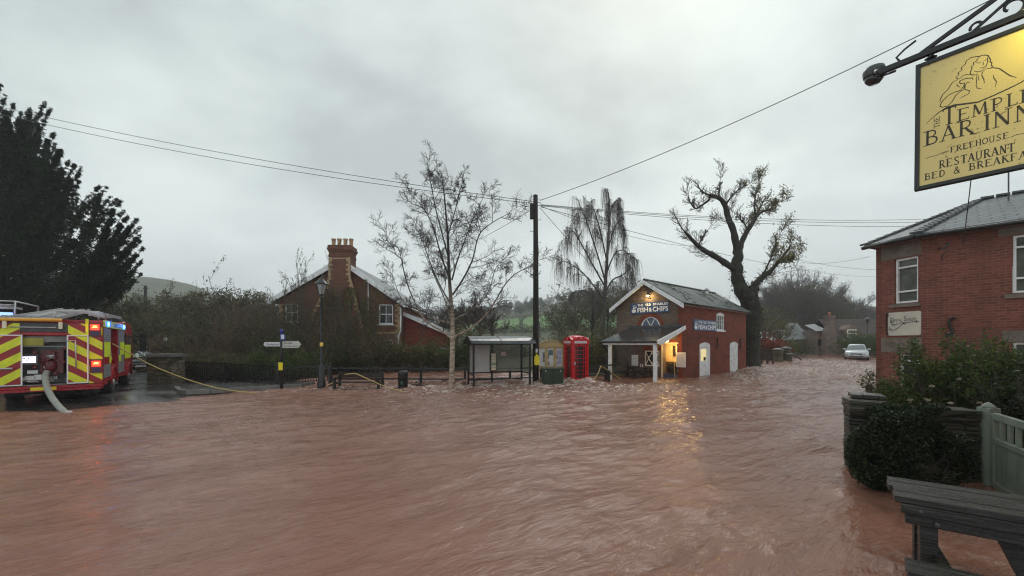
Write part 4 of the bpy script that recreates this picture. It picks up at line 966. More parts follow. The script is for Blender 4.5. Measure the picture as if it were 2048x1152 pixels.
for nm, rot in (('door', 0), ('side_frame', -90), ('side_frame', 90), ('side_frame', 180)):
    Rm = Matrix.Rotation(R(rot), 4, 'Z'); pr = empty(nm, (0, 0, 0)); pr.parent = KB
    mb = MB(); x0, x1, z0, z1 = -.33, .33, .30, 1.96; y_ = -hw+.02
    def bx(a, b, c, d, e=0, f=.035): mb.box(a, y_+e, b, c, y_+f, d, M=Rm)
    bx(x0, z0, x0+.06, z1); bx(x1-.06, z0, x1, z1); bx(x0+.06, z0, x1-.06, z0+.07); bx(x0+.06, z1-.05, x1-.06, z1)
    for k in range(1, 8): zz = z0+.07 + k*(z1-z0-.12)/8; bx(x0+.06, zz-.010, x1-.06, zz+.010, .006, .03)
    for xx in (-.17, .17): bx(xx-.009, z0+.07, xx+.009, z1-.05, .008, .028)
    mb.build('glazing_frame', M['boxred'], pr)
    mb = MB(); mb.box(x0+.06, y_+.032, z0+.07, x1-.06, y_+.038, z1-.05, M=Rm); mb.build('glass', M['kglass'], pr)
    if nm == 'door': mb = MB(); mb.box(x0+.0, y_-.03, 1.02, x0+.06, y_, 1.16); mb.build('handle', M['alu'], pr)
    mb = MB(); mb.box(-.33, -hw-.034, 2.06, .33, -hw-.027, 2.17, M=Rm); op = mb.build('sign_panel', M['notice'], KB)
    mb = MB(); mb.text('TELEPHONE', Rm @ Mx((-.29, -hw-.038, 2.085), (1, 0, 0), (0, 0, 1)), .58, .06); mb.build('lettering', M['black'], op)
    mb = MB(); mb.lathe((0, 0, 0), [(.0, 0), (.05, .004), (.05, .012), (.0, .02)], 10); Mc = Rm @ Matrix.Translation((0, -hw-.032, 2.30)) @ Matrix.Rotation(R(90), 4, 'X')
    mb.v = [tuple(Mc @ Vector(p)) for p in mb.v]; Mt_ = Rm @ Mx((0, -hw-.036, 2.27), (1, 0, 0), (0, 0, 1))
    mb.add([Mt_ @ Vector(p) for p in ((-.06, .0, .02), (.06, 0, .02), (.075, .07, .02), (.035, .04, .02), (0, .085, .02), (-.035, .04, .02), (-.075, .07, .02))], [tuple(range(7))]); mb.build('crown_emblem', simple('faded red crown', (.62, .22, .22), .4), KB)
mb = MB(); mb.box(-.18, .2, 1.0, .18, .34, 1.7); mb.build('telephone', M['dgrey'], KB)
# --- green cabinet
GC = empty('green_cabinet', (PX(1105, 19.1), 19.1, 0), R(4), 'squat dark green steel street cabinet between the wooden pole and the phone box', 'cabinet')
mb = MB(); mb.box(-.5, -.2, -.3, .5, .22, .84); mb.prism([(-.25, .84), (.27, .84), (.27, .88), (0, .93), (-.25, .88)], -.54, .54, 'yz'); mb.build('casing', M['greenbox'], GC, bevel=.01)
for s_ in (-1, 1):
    mb = MB(); mb.box(s_*.02, -.215, .02, s_*.47, -.2, .80); dn = mb.build('door', M['greenbox'], GC); mb = MB(); mb.box(s_*.34, -.235, .70, s_*.38, -.215, .80); mb.build('handle', M['alu'], dn)
# --- parish notice board
NB = empty('notice_board', (PX(1101, 20.3), 20.3, 0), R(3), 'pale oak notice board with arched top and glazed doors left of the phone box', 'notice board')
mb = MB()
for x_ in (-.66, .66): mb.box(x_-.05, .02, -.4, x_+.05, .12, 2.0)
mb.build('post', M['oak'], NB)
mb = MB(); arc = [(-.70 + 1.4*i/14, 1.92 + .27*math.sin(math.pi*i/14)**.9) for i in range(15)]
mb.prism([(-.70, 1.88)] + arc + [(.70, 1.88)], -.10, .06, 'xz'); mb.box(-.66, -.02, .78, .66, .05, 1.9); mb.box(-.68, -.09, .74, .68, .06, .84); mb.build('case', M['oak'], NB, bevel=.006)
mb = MB(); mb.prism([(p[0]*1.05, p[1]+.02) for p in arc] + [(p[0]*1.05, p[1]+.05) for p in reversed(arc)], -.16, .10, 'xz'); mb.build('curved_roof', M['oak'], NB)
for i in range(3):
    x0 = -.655 + i*.437; dd = empty('door', (0, 0, 0)); dd.parent = NB
    mb = MB(); frame_mb(mb, x0, .84, x0+.43, 1.88, -.07, -.02, .07); mb.box(x0+.02, -.085, 1.33, x0+.045, -.07, 1.37); mb.build('frame', M['oak'], dd)
    mb = MB(); random.seed(40+i); cols = [M['notice'], simple('lilac notice %d' % i, (.42, .42, .62), .5, var=.1), simple('teal notice %d' % i, (.10, .18, .20), .5), simple('photo notice %d' % i, (.25, .2, .22), .5, var=.9, vs=14)]
    mb.box(x0+.07, -.028, .91, x0+.36, -.024, 1.81, 0)
    if i > 0:
        mb.box(x0+.1, -.034, 1.45, x0+.34, -.029, 1.72, 1 if i == 2 else 2); mb.box(x0+.16, -.039, 1.0, x0+.33, -.035, 1.42, 1 if i == 2 else 0); mb.box(x0+.085, -.033, 1.25, x0+.15, -.0295, 1.5, 3)
        mb.box(x0+.09, -.036, .95, x0+.2, -.0295, 1.15, 3 if i == 1 else 1)
    else: mb.box(x0+.25, -.034, 1.1, x0+.35, -.029, 1.6, 3)
    mb.build('posters', cols, dd)
# --- bus shelter
BS = empty('bus_shelter', (-1.72, 17.85, 0), R(17.5), 'open fronted black framed bus shelter with curved dark roof, left of the wooden pole', 'bus shelter')
SW, SDp = 2.68, 1.2
for (x_, y_) in ((0, 0), (SW, 0), (0, SDp), (SW, SDp), (1.15, SDp)):
    mb = MB(); mb.box(x_-.04, y_-.04, -.4, x_+.04, y_+.04, 2.05); mb.build('post', M['black'], BS)
for (y_, z_) in ((0, 2.02), (SDp, 2.02), (SDp, .66), (SDp, .32)): mb = MB(); mb.bar((.04, y_, z_), (SW-.04, y_, z_), .05, .07); mb.build('rail', M['black'], BS)
for x_ in (0, SW):
    for z_ in (2.02, .66): mb = MB(); mb.bar((x_, .04, z_), (x_, SDp-.04, z_), .05, .07); mb.build('rail', M['black'], BS)
n = 12; oa = [(-.30 + 1.75*i/n, 2.06 + .33*math.sin(math.pi*(i+.0)/n)**.75) for i in range(n+1)]
mb = MB(); mb.prism(oa + [(p[0], p[1]-.03) for p in reversed(oa)], -.18, SW+.18, 'yz')
for i in range(len(mb.sm)): mb.sm[i] = False
mb.build('curved_roof', simple('wet dark roof sheet', (.060, .068, .075), .16, var=.2), BS)
mb = MB()
for x_ in (-.2, 1.22, SW+.16): mb.prism([(p[0], p[1]+.018) for p in oa] + [(p[0], p[1]-.045) for p in reversed(oa)], x_, x_+.05, 'yz')
mb.prism([(p[0], p[1]-.03) for p in oa], -.165, -.15, 'yz'); mb.prism([(p[0], p[1]-.03) for p in oa], SW+.15, SW+.162, 'yz')
mb.build('roof_ribs', M['black'], BS)
mb = MB(); mb.box(1.22, SDp-.01, .70, SW-.06, SDp+.005, 1.98); mb.build('back_glass', M['shelter_glass'], BS)
for x_ in (0, SW): mb = MB(); mb.box(x_-.006, .06, .70, x_+.006, SDp-.06, 1.98); mb.build('end_glass', clear('streaked glass %d' % x_, (.25, .25, .24), .22), BS)
rm = empty('route_map', (0, 0, 0)); rm.parent = BS
mb = MB(); mb.box(.08, SDp-.06, .68, 1.02, SDp-.03, 1.98); mb.build('board', simple('map board', (.55, .53, .52), .4, var=.05), rm)
mb = MB(); MM = Mx((.08, SDp-.064, .68), (1, 0, 0), (0, 0, 1)); random.seed(5)
for pts in ([(.1, .2), (.3, .32), (.45, .4), (.6, .62), (.75, .7), (.82, 1.0), (.78, 1.15)], [(.05, 1.2), (.2, 1.0), (.3, .95), (.5, .9), (.62, 1.05), (.8, 1.1)], [(.6, .62), (.7, .5), (.85, .45)], [(.3, .95), (.28, .7), (.3, .32)], [(.12, 1.1), (.3, 1.12), (.5, 1.2)]):
    mb.ribbon([(p[0]+random.uniform(-.01, .01), p[1]) for p in pts], .008, MM)
mb.build('map_lines', simple('map ink', (.25, .27, .32), .6), rm)
tb = empty('timetable_case', (0, 0, 0)); tb.parent = BS
mb = MB(); mb.box(1.06, SDp-.16, .72, 1.34, SDp-.10, 1.62); mb.build('case', M['dgrey'], tb)
mb = MB(); cc = [M['cream'], simple('timetable red', (.30, .10, .10), .5), simple('timetable green', (.12, .22, .14), .5)]
for k in range(6): mb.box(1.09, SDp-.168, .75+k*.14, 1.31, SDp-.161, .87+k*.14, 0)
mb.box(1.09, SDp-.172, .74, 1.31, SDp-.169, .77, 1); mb.box(1.09, SDp-.172, 1.04, 1.31, SDp-.169, 1.10, 2); mb.build('timetable', cc, tb)
mb = MB(); mb.box(1.62, SDp-.03, 1.45, 1.86, SDp-.015, 1.64); mb.build('no_smoking_notice', simple('pinkish notice', (.55, .40, .38), .5, var=.2, vs=12), BS)
# --- wooden telegraph pole with fittings
UP = empty('telegraph_pole', (PX(1071, 19.2), 19.2, 0), 0, 'tall dark wooden telegraph pole between bus shelter and notice board, wires fanning from its top', 'telegraph pole')
mb = MB(); mb.tube([(0, 0, -.6), (.02, 0, 3), (.015, 0, 6), (.0, 0, 9.2)], [.15, .14, .125, .11], 14); mb.build('pole', bark('creosoted pole', (.008, .007, .006), (.028, .022, .018), 14, .8, .5), UP)
mb = MB(); mb.box(-.27, -.14, 8.05, -.10, .06, 8.75); mb.build('junction_box', M['blackmatt'], UP)
for k in range(9):
    mb = MB(); s_ = -1 if k % 2 else 1; mb.tube([(s_*.08, -.02, 3.6+k*.55), (s_*.24, -.02, 3.6+k*.55), (s_*.25, -.02, 3.66+k*.55)], .012, 6); mb.build('step', M['dgrey'], UP)
mb = MB(); mb.tube([(.12, 0, 8.85), (.22, 0, 8.86), (.26, 0, 8.80)], .02, 6); mb.tube([(.12, 0, 8.72), (.25, 0, 8.70)], .018, 6); mb.tube([(.12, 0, 9.0), (.2, 0, 9.05), (.24, 0, 8.98)], .012, 6); mb.build('wire_hooks', M['alu'], UP)
mb = MB(); mb.box(.10, -.1, 2.3, .20, .06, 3.0); mb.box(.13, -.08, -.3, .17, -.02, 2.3); mb.build('cable_guard', M['dgrey'], UP)
mb = MB(); mb.tube([(.02, -.17, .95), (.02, -.17, 1.6)], .012, 6); mb.box(-.06, -.17, 1.03, .18, -.155, 1.45); mb.box(.0, -.172, 1.45, .12, -.158, 1.52); mb.build('yellow_notice', M['yellow'], UP)
mb = MB(); mb.box(.0, -.155, 1.62, .1, -.145, 1.80); mb.build('pole_tag', M['alu'], UP)
# --- old style lamp post
LP = empty('street_lamp', (PX(643, 17.3), 17.3, 0), 0, 'tall black old style lamp post with lantern head beside the wooden bench', 'lamp post')
mb = MB(); mb.lathe((0, 0, 0), [(.17, -.4), (.17, .35), (.14, .42), (.14, 1.0), (.10, 1.08), (.075, 1.15), (.062, 2.6), (.052, 4.0), (.07, 4.05), (.045, 4.1), (.04, 4.16)], 16); mb.build('column', M['black'], LP)
mb = MB(); mb.bar((-.32, 0, 3.62), (.32, 0, 3.62), .03); mb.build('ladder_bar', M['black'], LP)
mb = MB(); mb.cyl((0, 0), .068, 1.82, 2.1, 16); mb.build('reflective_band', simple('amber band', (.70, .45, .06), .4), LP)
lh = empty('lantern', (0, 0, 0)); lh.parent = LP; n = 6; mb = MB()
b0 = [(.12*math.cos(2*math.pi*k/n), .12*math.sin(2*math.pi*k/n), 4.18) for k in range(n)]; b1 = [(.235*math.cos(2*math.pi*k/n), .235*math.sin(2*math.pi*k/n), 4.62) for k in range(n)]
for k in range(n): mb.bar(b0[k], b1[k], .022); mb.bar(b0[k], b0[(k+1) % n], .025); mb.bar(b1[k], b1[(k+1) % n], .03)
mb.lathe((0, 0, 0), [(.28, 4.62), (.27, 4.65), (.17, 4.76), (.09, 4.84), (.07, 4.90), (.03, 4.93), (.02, 5.02), (.035, 5.05), (.0, 5.09)], 12, 0, False); mb.build('frame', M['black'], lh)
mb = MB(); mb.loft([[(p[0]*.93, p[1]*.93, p[2]+.005) for p in b0], [(p[0]*.93, p[1]*.93, p[2]-.01) for p in b1]], smooth=False); mb.build('glazing', simple('frosted lantern panes', (.34, .36, .36), .25, var=.1), lh)
# --- finger post
FP = empty('finger_post', (PX(563, 17.6), 17.6, 0), 0, 'black finger post with two white direction arms and yellow flood notice', 'signpost')
mb = MB(); mb.lathe((0, 0, 0), [(.06, -.4), (.06, 2.66), (.03, 2.69), (.045, 2.72), (0, 2.76)], 12); mb.build('post', M['black'], FP)
def arm(x0, x1, z0, z1, tip, lines, col):
    a_ = empty('direction_arm', (0, 0, 0)); a_.parent = FP; zm = (z0+z1)/2
    s_ = 1 if x1 > x0 else -1; poly = [(x0, z0), (x1 - s_*tip, z0), (x1, zm), (x1 - s_*tip, z1), (x0, z1)]
    mb = MB(); mb.prism(poly if s_ > 0 else poly[::-1], -.03, .0, 'xz'); mb.build('board', col, a_)
    mb = MB(); xa, xb = min(x0, x1 - s_*tip) + .08, max(x0, x1 - s_*tip) - .04; h_ = (z1-z0)/len(lines)
    for i, tx_ in enumerate(lines): mb.text(tx_, Mx((xa, -.034, z1 - h_*(i+1) + h_*.2), (1, 0, 0), (0, 0, 1)), (xb-xa)*(1 if i or len(lines) == 1 else .62), h_*.62)
    mb.build('lettering', M['black'], a_)
arm(-.06, -.78, 1.93, 2.12, .06, ['Rowlestone'], simple('white arm', (.66, .66, .70), .4, var=.06))
arm(.06, .86, 1.86, 2.16, .10, ['Dulas', 'Longtown'], simple('dirty white arm', (.50, .49, .46), .4, var=.15))
mb = MB(); mb.box(-.01, -.075, 2.22, .20, -.06, 2.48, 0); mb.box(.03, -.079, 2.26, .16, -.0755, 2.44, 1); mb.build('route_plate', [simple('blue plate', (.03, .12, .38), .4), M['notice']], FP)
mb = MB(); mb.cyl((0, 0), .064, 2.5, 2.68, 12); mb.build('blue_band', simple('deep blue band', (.03, .03, .30), .3), FP)
mb = MB(); mb.box(-.09, -.08, .88, .09, -.065, 1.22); mb.build('yellow_notice', M['yellow'], FP)
# --- benches and bin
def bench(name, loc, rz, label, L=2.0, mat=None):
    mat = mat or M['darktimber']; e_ = empty(name, loc, rz, label, 'bench')
    mb = MB()
    for k in range(3): mb.box(-L/2+.06, -.22+k*.14, .42, L/2-.06, -.10+k*.14, .455)
    mb.build('seat', mat, e_)
    mb = MB()
    for k in range(3): mb.box(-L/2+.06, .22+k*.02, .52+k*.11, L/2-.06, .25+k*.02, .615+k*.11)
    mb.build('backrest', mat, e_)
    for s_ in (-1, 1):
        mb = MB(); x_ = s_*(L/2); mb.box(x_-.05, -.26, -.4, x_+.05, -.16, .62); mb.box(x_-.05, .22, -.4, x_+.05, .31, .88); mb.box(x_-.055, -.28, .60, x_+.055, .24, .655); mb.box(x_-.03, -.16, .36, x_+.03, .22, .43); mb.build('bench_end', mat, e_)
    return e_
bench('park_bench', (PX(717, 17.5), 17.5, -.08), R(-3), 'dark timber park bench half in the flood with the yellow hose over its back', 1.95)
bench('park_bench', (PX(1188, 21.3), 21.3, -.05), R(8), 'dark slatted bench in the flood between the red phone box and the shop porch', 1.5)
LB = empty('litter_bin', (PX(806, 17.7), 17.7, 0), 0, 'round black litter bin standing in the flood left of the white birch trunk', 'litter bin')
mb = MB(); mb.lathe((0, 0, 0), [(.20, -.3), (.21, .5), (.225, .52), (.225, .55), (.21, .56)], 20); mb.build('body', M['blackmatt'], LB)
mb = MB(); mb.lathe((0, 0, 0), [(.21, .56), (.22, .60), (.22, .78), (.20, .83), (.10, .85)], 20); mb.build('hood', M['black'], LB)
mb = MB(); mb.box(-.11, -.232, .60, .11, -.215, .72); mb.build('opening', M['blackmatt'], LB)
mb = MB(); mb.prism([(-.04, .25), (.05, .25), (.06, .36), (0, .42), (-.06, .34)], -.214, -.205, 'xz'); mb.build('bin_emblem', simple('dull green mark', (.03, .09, .05), .5), LB)
# --- railings
def railing(label, pts, infill, rails, post_h=1.1, zb=0, posts=None, bar=.05):
    e_ = empty('railing', Vector(pts[0]), 0, label, 'railing'); o = Vector(pts[0]); q = [Vector(p) - o for p in pts]
    for p in q:
        mb = MB(); mb.box(p.x-.055, p.y-.055, p.z-.9, p.x+.055, p.y+.055, p.z+post_h+.03); mb.lathe((p.x, p.y, p.z+post_h+.03), [(.035, 0), (.05, .03), (.03, .07), (0, .08)], 8); mb.build('post', M['black'], e_)
    for h_, sz in rails:
        mb = MB()
        for a_, b_ in zip(q[:-1], q[1:]): mb.bar(a_ + Vector((0, 0, h_)), b_ + Vector((0, 0, h_)), sz)
        mb.build('rail', M['black'], e_)
    if infill:
        mb = MB()
        for a_, b_ in zip(q[:-1], q[1:]):
            n = max(2, int((b_-a_).length/.115))
            for k in range(1, n): p = a_.lerp(b_, k/n); mb.bar(p + Vector((0, 0, rails[1][0])), p + Vector((0, 0, rails[0][0])), .028)
        bo = mb.build('balusters', M['black'], e_)
    return e_
railing('black railing with close upright bars running from the stone pillar to the finger post', [(PX(350, 20.2), 20.2, .05), (PX(452, 19.3), 19.3, -.02), (PX(556, 18.4), 18.4, -.10)], True, ((1.1, .05), (.28, .04)))
railing('black barred railing running from the finger post past the lamp post', [(PX(566, 18.35), 18.35, -.1), (PX(660, 18.8), 18.8, .0)], True, ((1.02, .05), (.34, .04)), 1.02)
railing('long two rail black fence standing in the flood from behind the bench to the shop', [(PX(p, D), D, z_) for p, D, z_ in ((662, 18.85, -.12), (753, 19.1, -.14), (842, 19.3, -.17), (930, 19.5, -.19), (1020, 20.0, -.2), (1082, 20.6, -.2), (1140, 21.3, -.2), (1213, 22.4, -.2), (1255, 25.2, -.15))], False, ((1.0, .075), (.5, .065)), 1.0)
railing('short low black railing in the flood by the old tree, before the round stone piers', [(PX(1511, 33), 33, .1), (PX(1523, 33.2), 33.2, .1), (PX(1535, 33.4), 33.4, .1), (PX(1546, 33.6), 33.6, .1)], False, ((.62, .04), (.35, .03)), .62)
# --- stone piers
def pier(name, loc, r, h, label, mat, square=False, cat='stone pier', ry=None):
    e_ = empty(name, loc, R(10), label, cat); mb = MB(); n = 20
    ry = ry or r; random.seed(int(h*100)); rows = int(h/.11)
    for k in range(rows):
        z0 = -.4 + (h+.4)*k/rows; z1_ = -.4 + (h+.4)*(k+1)/rows - .008
        j = random.uniform(-.012, .02)
        if square: mb.box(-r-j, -ry-j, z0, r+j, ry+j, z1_)
        else: mb.tube([(0, 0, z0), (0, 0, z1_)], r+j, n, smooth=False)
    mb.build('shaft', mat, e_)
    mb = MB()
    if square: mb.box(-r-.1, -ry-.1, h, r+.1, ry+.1, h+.08); mb.box(-r-.02, -ry-.02, h+.08, r+.02, ry+.02, h+.14)
    else: mb.lathe((0, 0, h), [(r+.05, 0), (r+.06, .06), (r*.9, .14), (r*.4, .2), (0, .22)], n)
    mb.build('capstone', simple('grey capstone', (.13, .125, .12), .5, var=.35, vs=6, bump=.4), e_)
pier('stone_pillar', (PX(322, 18.6), 18.9, .17), .50, 1.25, 'square rough stone pillar with slab cap at the left end of the railings', M['pillar_stone'], True, ry=.5)
pier('stone_pier', (PX(1556, 35.5), 35.5, .3), .38, 1.1, 'nearer round dark stone pier in the flood beyond the old tree', M['pillar_stone'])
pier('stone_pier', (PX(1572, 37.5), 37.5, .35), .42, 1.15, 'farther round stone pier with the leaning pole against it', M['pillar_stone'])
e_ = empty('low_wall', (PX(1577, 36.5), 36.5, .4), R(60), 'low mossy stone parapet running between the two round stone piers', 'wall'); mb = MB(); mb.box(-1.3, -.15, -.5, 1.2, .15, .62); mb.build('stonework', M['pillar_stone'], e_); mb = MB(); mb.box(-1.35, -.2, .62, 1.25, .2, .70); mb.build('coping', M['lintel'], e_)
o = MB(); o.tube([P(1576, 702, 37), P(1602, 719, 35)], .06, 8); oo = o.build('leaning_pole', M['darktimber']); tag(oo, 'dark timber pole leaning from the round stone pier down into the flood', 'pole')
e_ = empty('garden_fence', (PX(1505, 37), 37, .3), R(-4), 'dark brown board fence below the red autumn hedge', 'fence'); mb = MB()
for k in range(16): mb.box(k*.16, 0, -.4, k*.16+.15, .03, 1.22 + .0*k)
mb.build('boards', simple('wet fence boards', (.055, .032, .024), .7, var=.4), e_); mb = MB(); mb.bar((0, -.03, 1.1), (2.56, -.03, 1.1), .05, .08); mb.build('rail', M['darktimber'], e_)
# distant lamp, poles, round sign
e_ = empty('street_lamp', (PX(1735, 44), 44, .6), 0, 'distant black lantern lamp post by the hedge in front of the stone cottage', 'lamp post')
mb = MB(); mb.lathe((0, 0, 0), [(.09, -.3), (.07, 1), (.05, 3.6)], 10); mb.build('column', M['black'], e_); mb = MB(); mb.lathe((0, 0, 3.6), [(.08, 0), (.2, .42), (.34, .44), (.16, .62), (.03, .7), (.02, .85)], 8, 0, False); mb.build('lantern', M['dgrey'], e_)
for px_, D_, h_, lb in ((1185, 34, 5.6, 'thick bare wooden pole standing before the weeping birch'), (1540, 58, 5.4, 'distant dark wooden pole by the barn'), (291, 40, 7.6, 'distant wooden pole among the dark shrubs beyond the fire engine')):
    e_ = empty('wooden_pole', (PX(px_, D_), D_, tz(PX(px_, D_), D_)), 0, lb, 'pole'); mb = MB(); mb.tube([(0, 0, -.5), (0, 0, h_)], [.17, .13], 10); mb.build('shaft', M['darktimber'], e_); mb = MB(); mb.bar((-.25, 0, h_-.3), (.25, 0, h_-.3), .06); mb.build('crossarm', M['darktimber'], e_)
e_ = empty('round_sign', (PX(331, 27), 27, .15), 0, 'small round white road sign on a post beyond the stone pillar', 'road sign'); mb = MB(); mb.bar((0, .03, -.3), (0, .03, 2.3), .05); mb.build('post', M['dgrey'], e_)
mb = MB(); mb.lathe((0, 0, 0), [(.13, 0), (.13, .02), (0, .021)], 16); Mc = Matrix.Translation((0, 0, 2.15)) @ Matrix.Rotation(R(90), 4, 'X'); mb.v = [tuple(Mc @ Vector(p)) for p in mb.v]; mb.build('disc', M['white'], e_)
e_ = empty('name_plate', (PX(319, 26), 26, .15), R(0), 'low white street name plate beyond the stone pillar', 'sign'); mb = MB(); mb.box(-.36, 0, 1.2, .36, .03, 1.34); mb.build('plate', M['notice'], e_); mb = MB()
for x_ in (-.25, .25): mb.bar((x_, .05, -.3), (x_, .05, 1.34), .04)
mb.build('legs', M['black'], e_)
# ================================================================ stone garden wall, gate, picnic table (right foreground)
GW = empty('garden_wall', (PX(1693, 6.75), 6.75, 0), 0, 'dark mossy drystone garden wall with slab coping behind the clipped bush', 'wall')
o = GW.location
def lp(px_, D_): return Vector((PX(px_, D_), D_, 0)) - o
path = [lp(1692, 6.85), lp(1700, 6.45), lp(1775, 6.25), lp(1880, 6.1), lp(1962, 5.95)]
def wallrow(mb, pts, z0, z1, t_, jit):
    for a_, b_ in zip(pts[:-1], pts[1:]):
        L = (b_-a_).length; d_ = (b_-a_).normalized(); s_ = 0; nn = Vector((-d_.y, d_.x, 0))
        while s_ < L:
            l_ = min(random.uniform(.14, .42), L-s_); j = random.uniform(-jit, jit); dz = random.uniform(0, .012)
            p = a_ + d_*(s_+.004) + nn*(t_/2) - nn*j; q = a_ + d_*(s_+l_) + nn*(t_/2) - nn*j
            mb.bar(p + Vector((0, 0, (z0+z1)/2)), q + Vector((0, 0, (z0+z1)/2 - dz*.3)), t_, z1-z0-.006-dz); s_ += l_
random.seed(3); mb = MB(); z_ = -.4
while z_ < 1.0:
    h_ = random.uniform(.045, .10); wallrow(mb, path, z_, z_+h_, .34, .022); z_ += h_
mb.build('stonework', M['dry_stone'], GW, bevel=.008)
mb = MB(); wallrow(mb, [p for p in path[2:]], 1.02, 1.08, .40, .02); wallrow(mb, path[:3], 1.02, 1.10, .44, .02); wallrow(mb, path[:3], 1.10, 1.17, .40, .02)
mb.build('coping', simple('wet coping slabs', (.050, .046, .036), .45, var=.5, vs=5, bump=.6, bs=14, dirt=(.05, .06, .03)), GW, bevel=.008)
mb = MB(); a_ = path[0] + Vector((0, .05, 0)); 
wallrow(mb, [lp(1702, 6.62), lp(1772, 6.38)], 1.172, 1.25, .42, .02); mb.build('pillar_cap', simple('dark cap slab', (.045, .042, .034), .35, var=.4, vs=5, bump=.5, bs=14), GW, bevel=.01)
# gate
GT = empty('garden_gate', (PX(1977, 5.95), 5.95, 0), 0, 'sage green wooden garden gate with open slatted top, right of the drystone wall', 'gate')
gd = Vector((-.10, -1, 0)).normalized() if 0 else (Vector((PX(2048, 5.15), 5.15, 0)) - GT.location).normalized(); ga = math.atan2(gd.y, gd.x)
mb = MB(); mb.box(-.085, -.085, -.3, .085, .085, 1.13); mb.lathe((0, 0, 1.13), [(.10, 0), (.10, .02), (.05, .06), (0, .08)], 4, 0, False); mb.build('gate_post', M['sage'], GT, bevel=.008)
GM = Matrix.Rotation(ga, 4, 'Z'); L = 1.25
mb = MB()
def gb(a, b, c, d, e=-.03, f=.03): mb.box(a, e, b, c, f, d, M=GM)
gb(.12, .0, .22, 1.06); gb(L-.1, .0, L, 1.06); gb(.22, .98, L-.1, 1.08); gb(.22, .64, L-.1, .72); gb(.22, -.05, L-.1, .08)
mb.build('frame', M['sage'], GT, bevel=.006)
mb = MB(); gb(.22, .08, L-.1, .64, -.012, .012)
for k in range(7): gb(.33+k*.12, .08, .335+k*.12, .64, -.016, -.0125)
mb.build('panel', M['sage'], GT)
for k in range(4): mb = MB(); x_ = .36+k*.21; gb(x_, .72, x_+.075, .98, -.02, .02); mb.build('slat', M['sage'], GT, bevel=.004)
# foreground picnic table
wetwood = NT('wet weathered timber'); t = wetwood; v = t.coord('Object', (1.2, 14, 14)); n_ = t.noise(v, 2.2, 8, .7); g2 = t.noise(t.coord('Object', (.6, 40, 40)), 2, 5, .6)
c = t.ramp(n_, [(.40, (.010, .0085, .0075)), (.58, (.026, .024, .023)), (.78, (.15, .15, .145))]); c = t.mix(t.ramp(g2, [(.35, .75), (.55, 0.0)]), c, (.010, .009, .008))
t.l(c, t.b.inputs['Base Color']); t.l(t.ramp(n_, [(.4, .16), (.6, .42)]), t.b.inputs['Roughness']); t.l(t.bump(g2, .8, .012, t.bump(n_, .8, .02)), t.b.inputs['Normal']); wetwood = t.mat
ax = Vector((.8, -.6, 0)); FT = empty('picnic_table', Vector((3.80, 4.04, 0)), math.atan2(-.6, .8), 'large weathered wet timber picnic table in the flood, nearest the camera at right', 'picnic table')
# local: x along, y away (back edge at y=0)
mb = MB(); zt = .75; W_ = .66; sk = .0
for k in range(4):
    y1 = -W_*k/4 - .005; y0 = -W_*(k+1)/4 + .007; mb.box(-.10*(k)/4*0 - .02*(k % 2), y0, zt-.06, 2.4, y1, zt - .004*(k % 2)); 
mb.build('tabletop', wetwood, FT, bevel=.006)
mb = MB(); mb.box(.02, -W_-.0, zt-.145, 2.4, -W_+.055, zt-.062); mb.box(.05, -W_+.02, zt-.235, 2.4, -W_+.09, zt-.147); mb.box(.02, -.06, zt-.15, 2.4, -.0, zt-.062); mb.build('apron', wetwood, FT, bevel=.005)
for x_ in (.20, 1.9): mb = MB(); mb.box(x_-.055, -W_+.04, -.4, x_+.055, -W_+.16, zt-.24); mb.build('leg', wetwood, FT, bevel=.006)
for x_ in (.22, 1.9): mb = MB(); mb.bar((x_, -.12, zt-.14), (x_, -.10, -.4), .09, .09, up=(1, 0, 0)); mb.build('leg', wetwood, FT, bevel=.005)
mb = MB(); mb.box(.93, -W_+.03, -.4, 1.05, -W_+.15, zt-.24); mb.build('leg', wetwood, FT, bevel=.006)
mb = MB(); mb.bar((.66, -W_+.2, zt-.22), (.98, -W_+.0, -.35), .06, .12, up=(1, 0, 0)); mb.build('diagonal_brace', wetwood, FT, bevel=.005)
for x_, z_ in ((.14, zt-.105), (.95, zt-.105), (1.05, zt-.19), (.24, zt-.19)): mb = MB(); q_ = MB(); q_.lathe((0, 0, 0), [(.016, 0), (.016, .008), (0, .012)], 8); Mb = Matrix.Translation((x_, -W_-.002, z_)) @ Matrix.Rotation(R(90), 4, 'X'); mb.add([Mb @ Vector(p) for p in q_.v], q_.f); mb.build('bolt', M['dgrey'], FT)
mb = MB(); mb.box(-.02, -W_-.60, .29, 2.4, -W_-.46, .35); mb.box(.0, -W_-.45, .29, 2.4, -W_-.32, .348); mb.build('seat', wetwood, FT, bevel=.005)
for x_ in (.26, 1.5): mb = MB(); mb.bar((x_, -W_-.56, .24), (x_, .1, .24), .07, .09); mb.build('cross_brace', wetwood, FT)
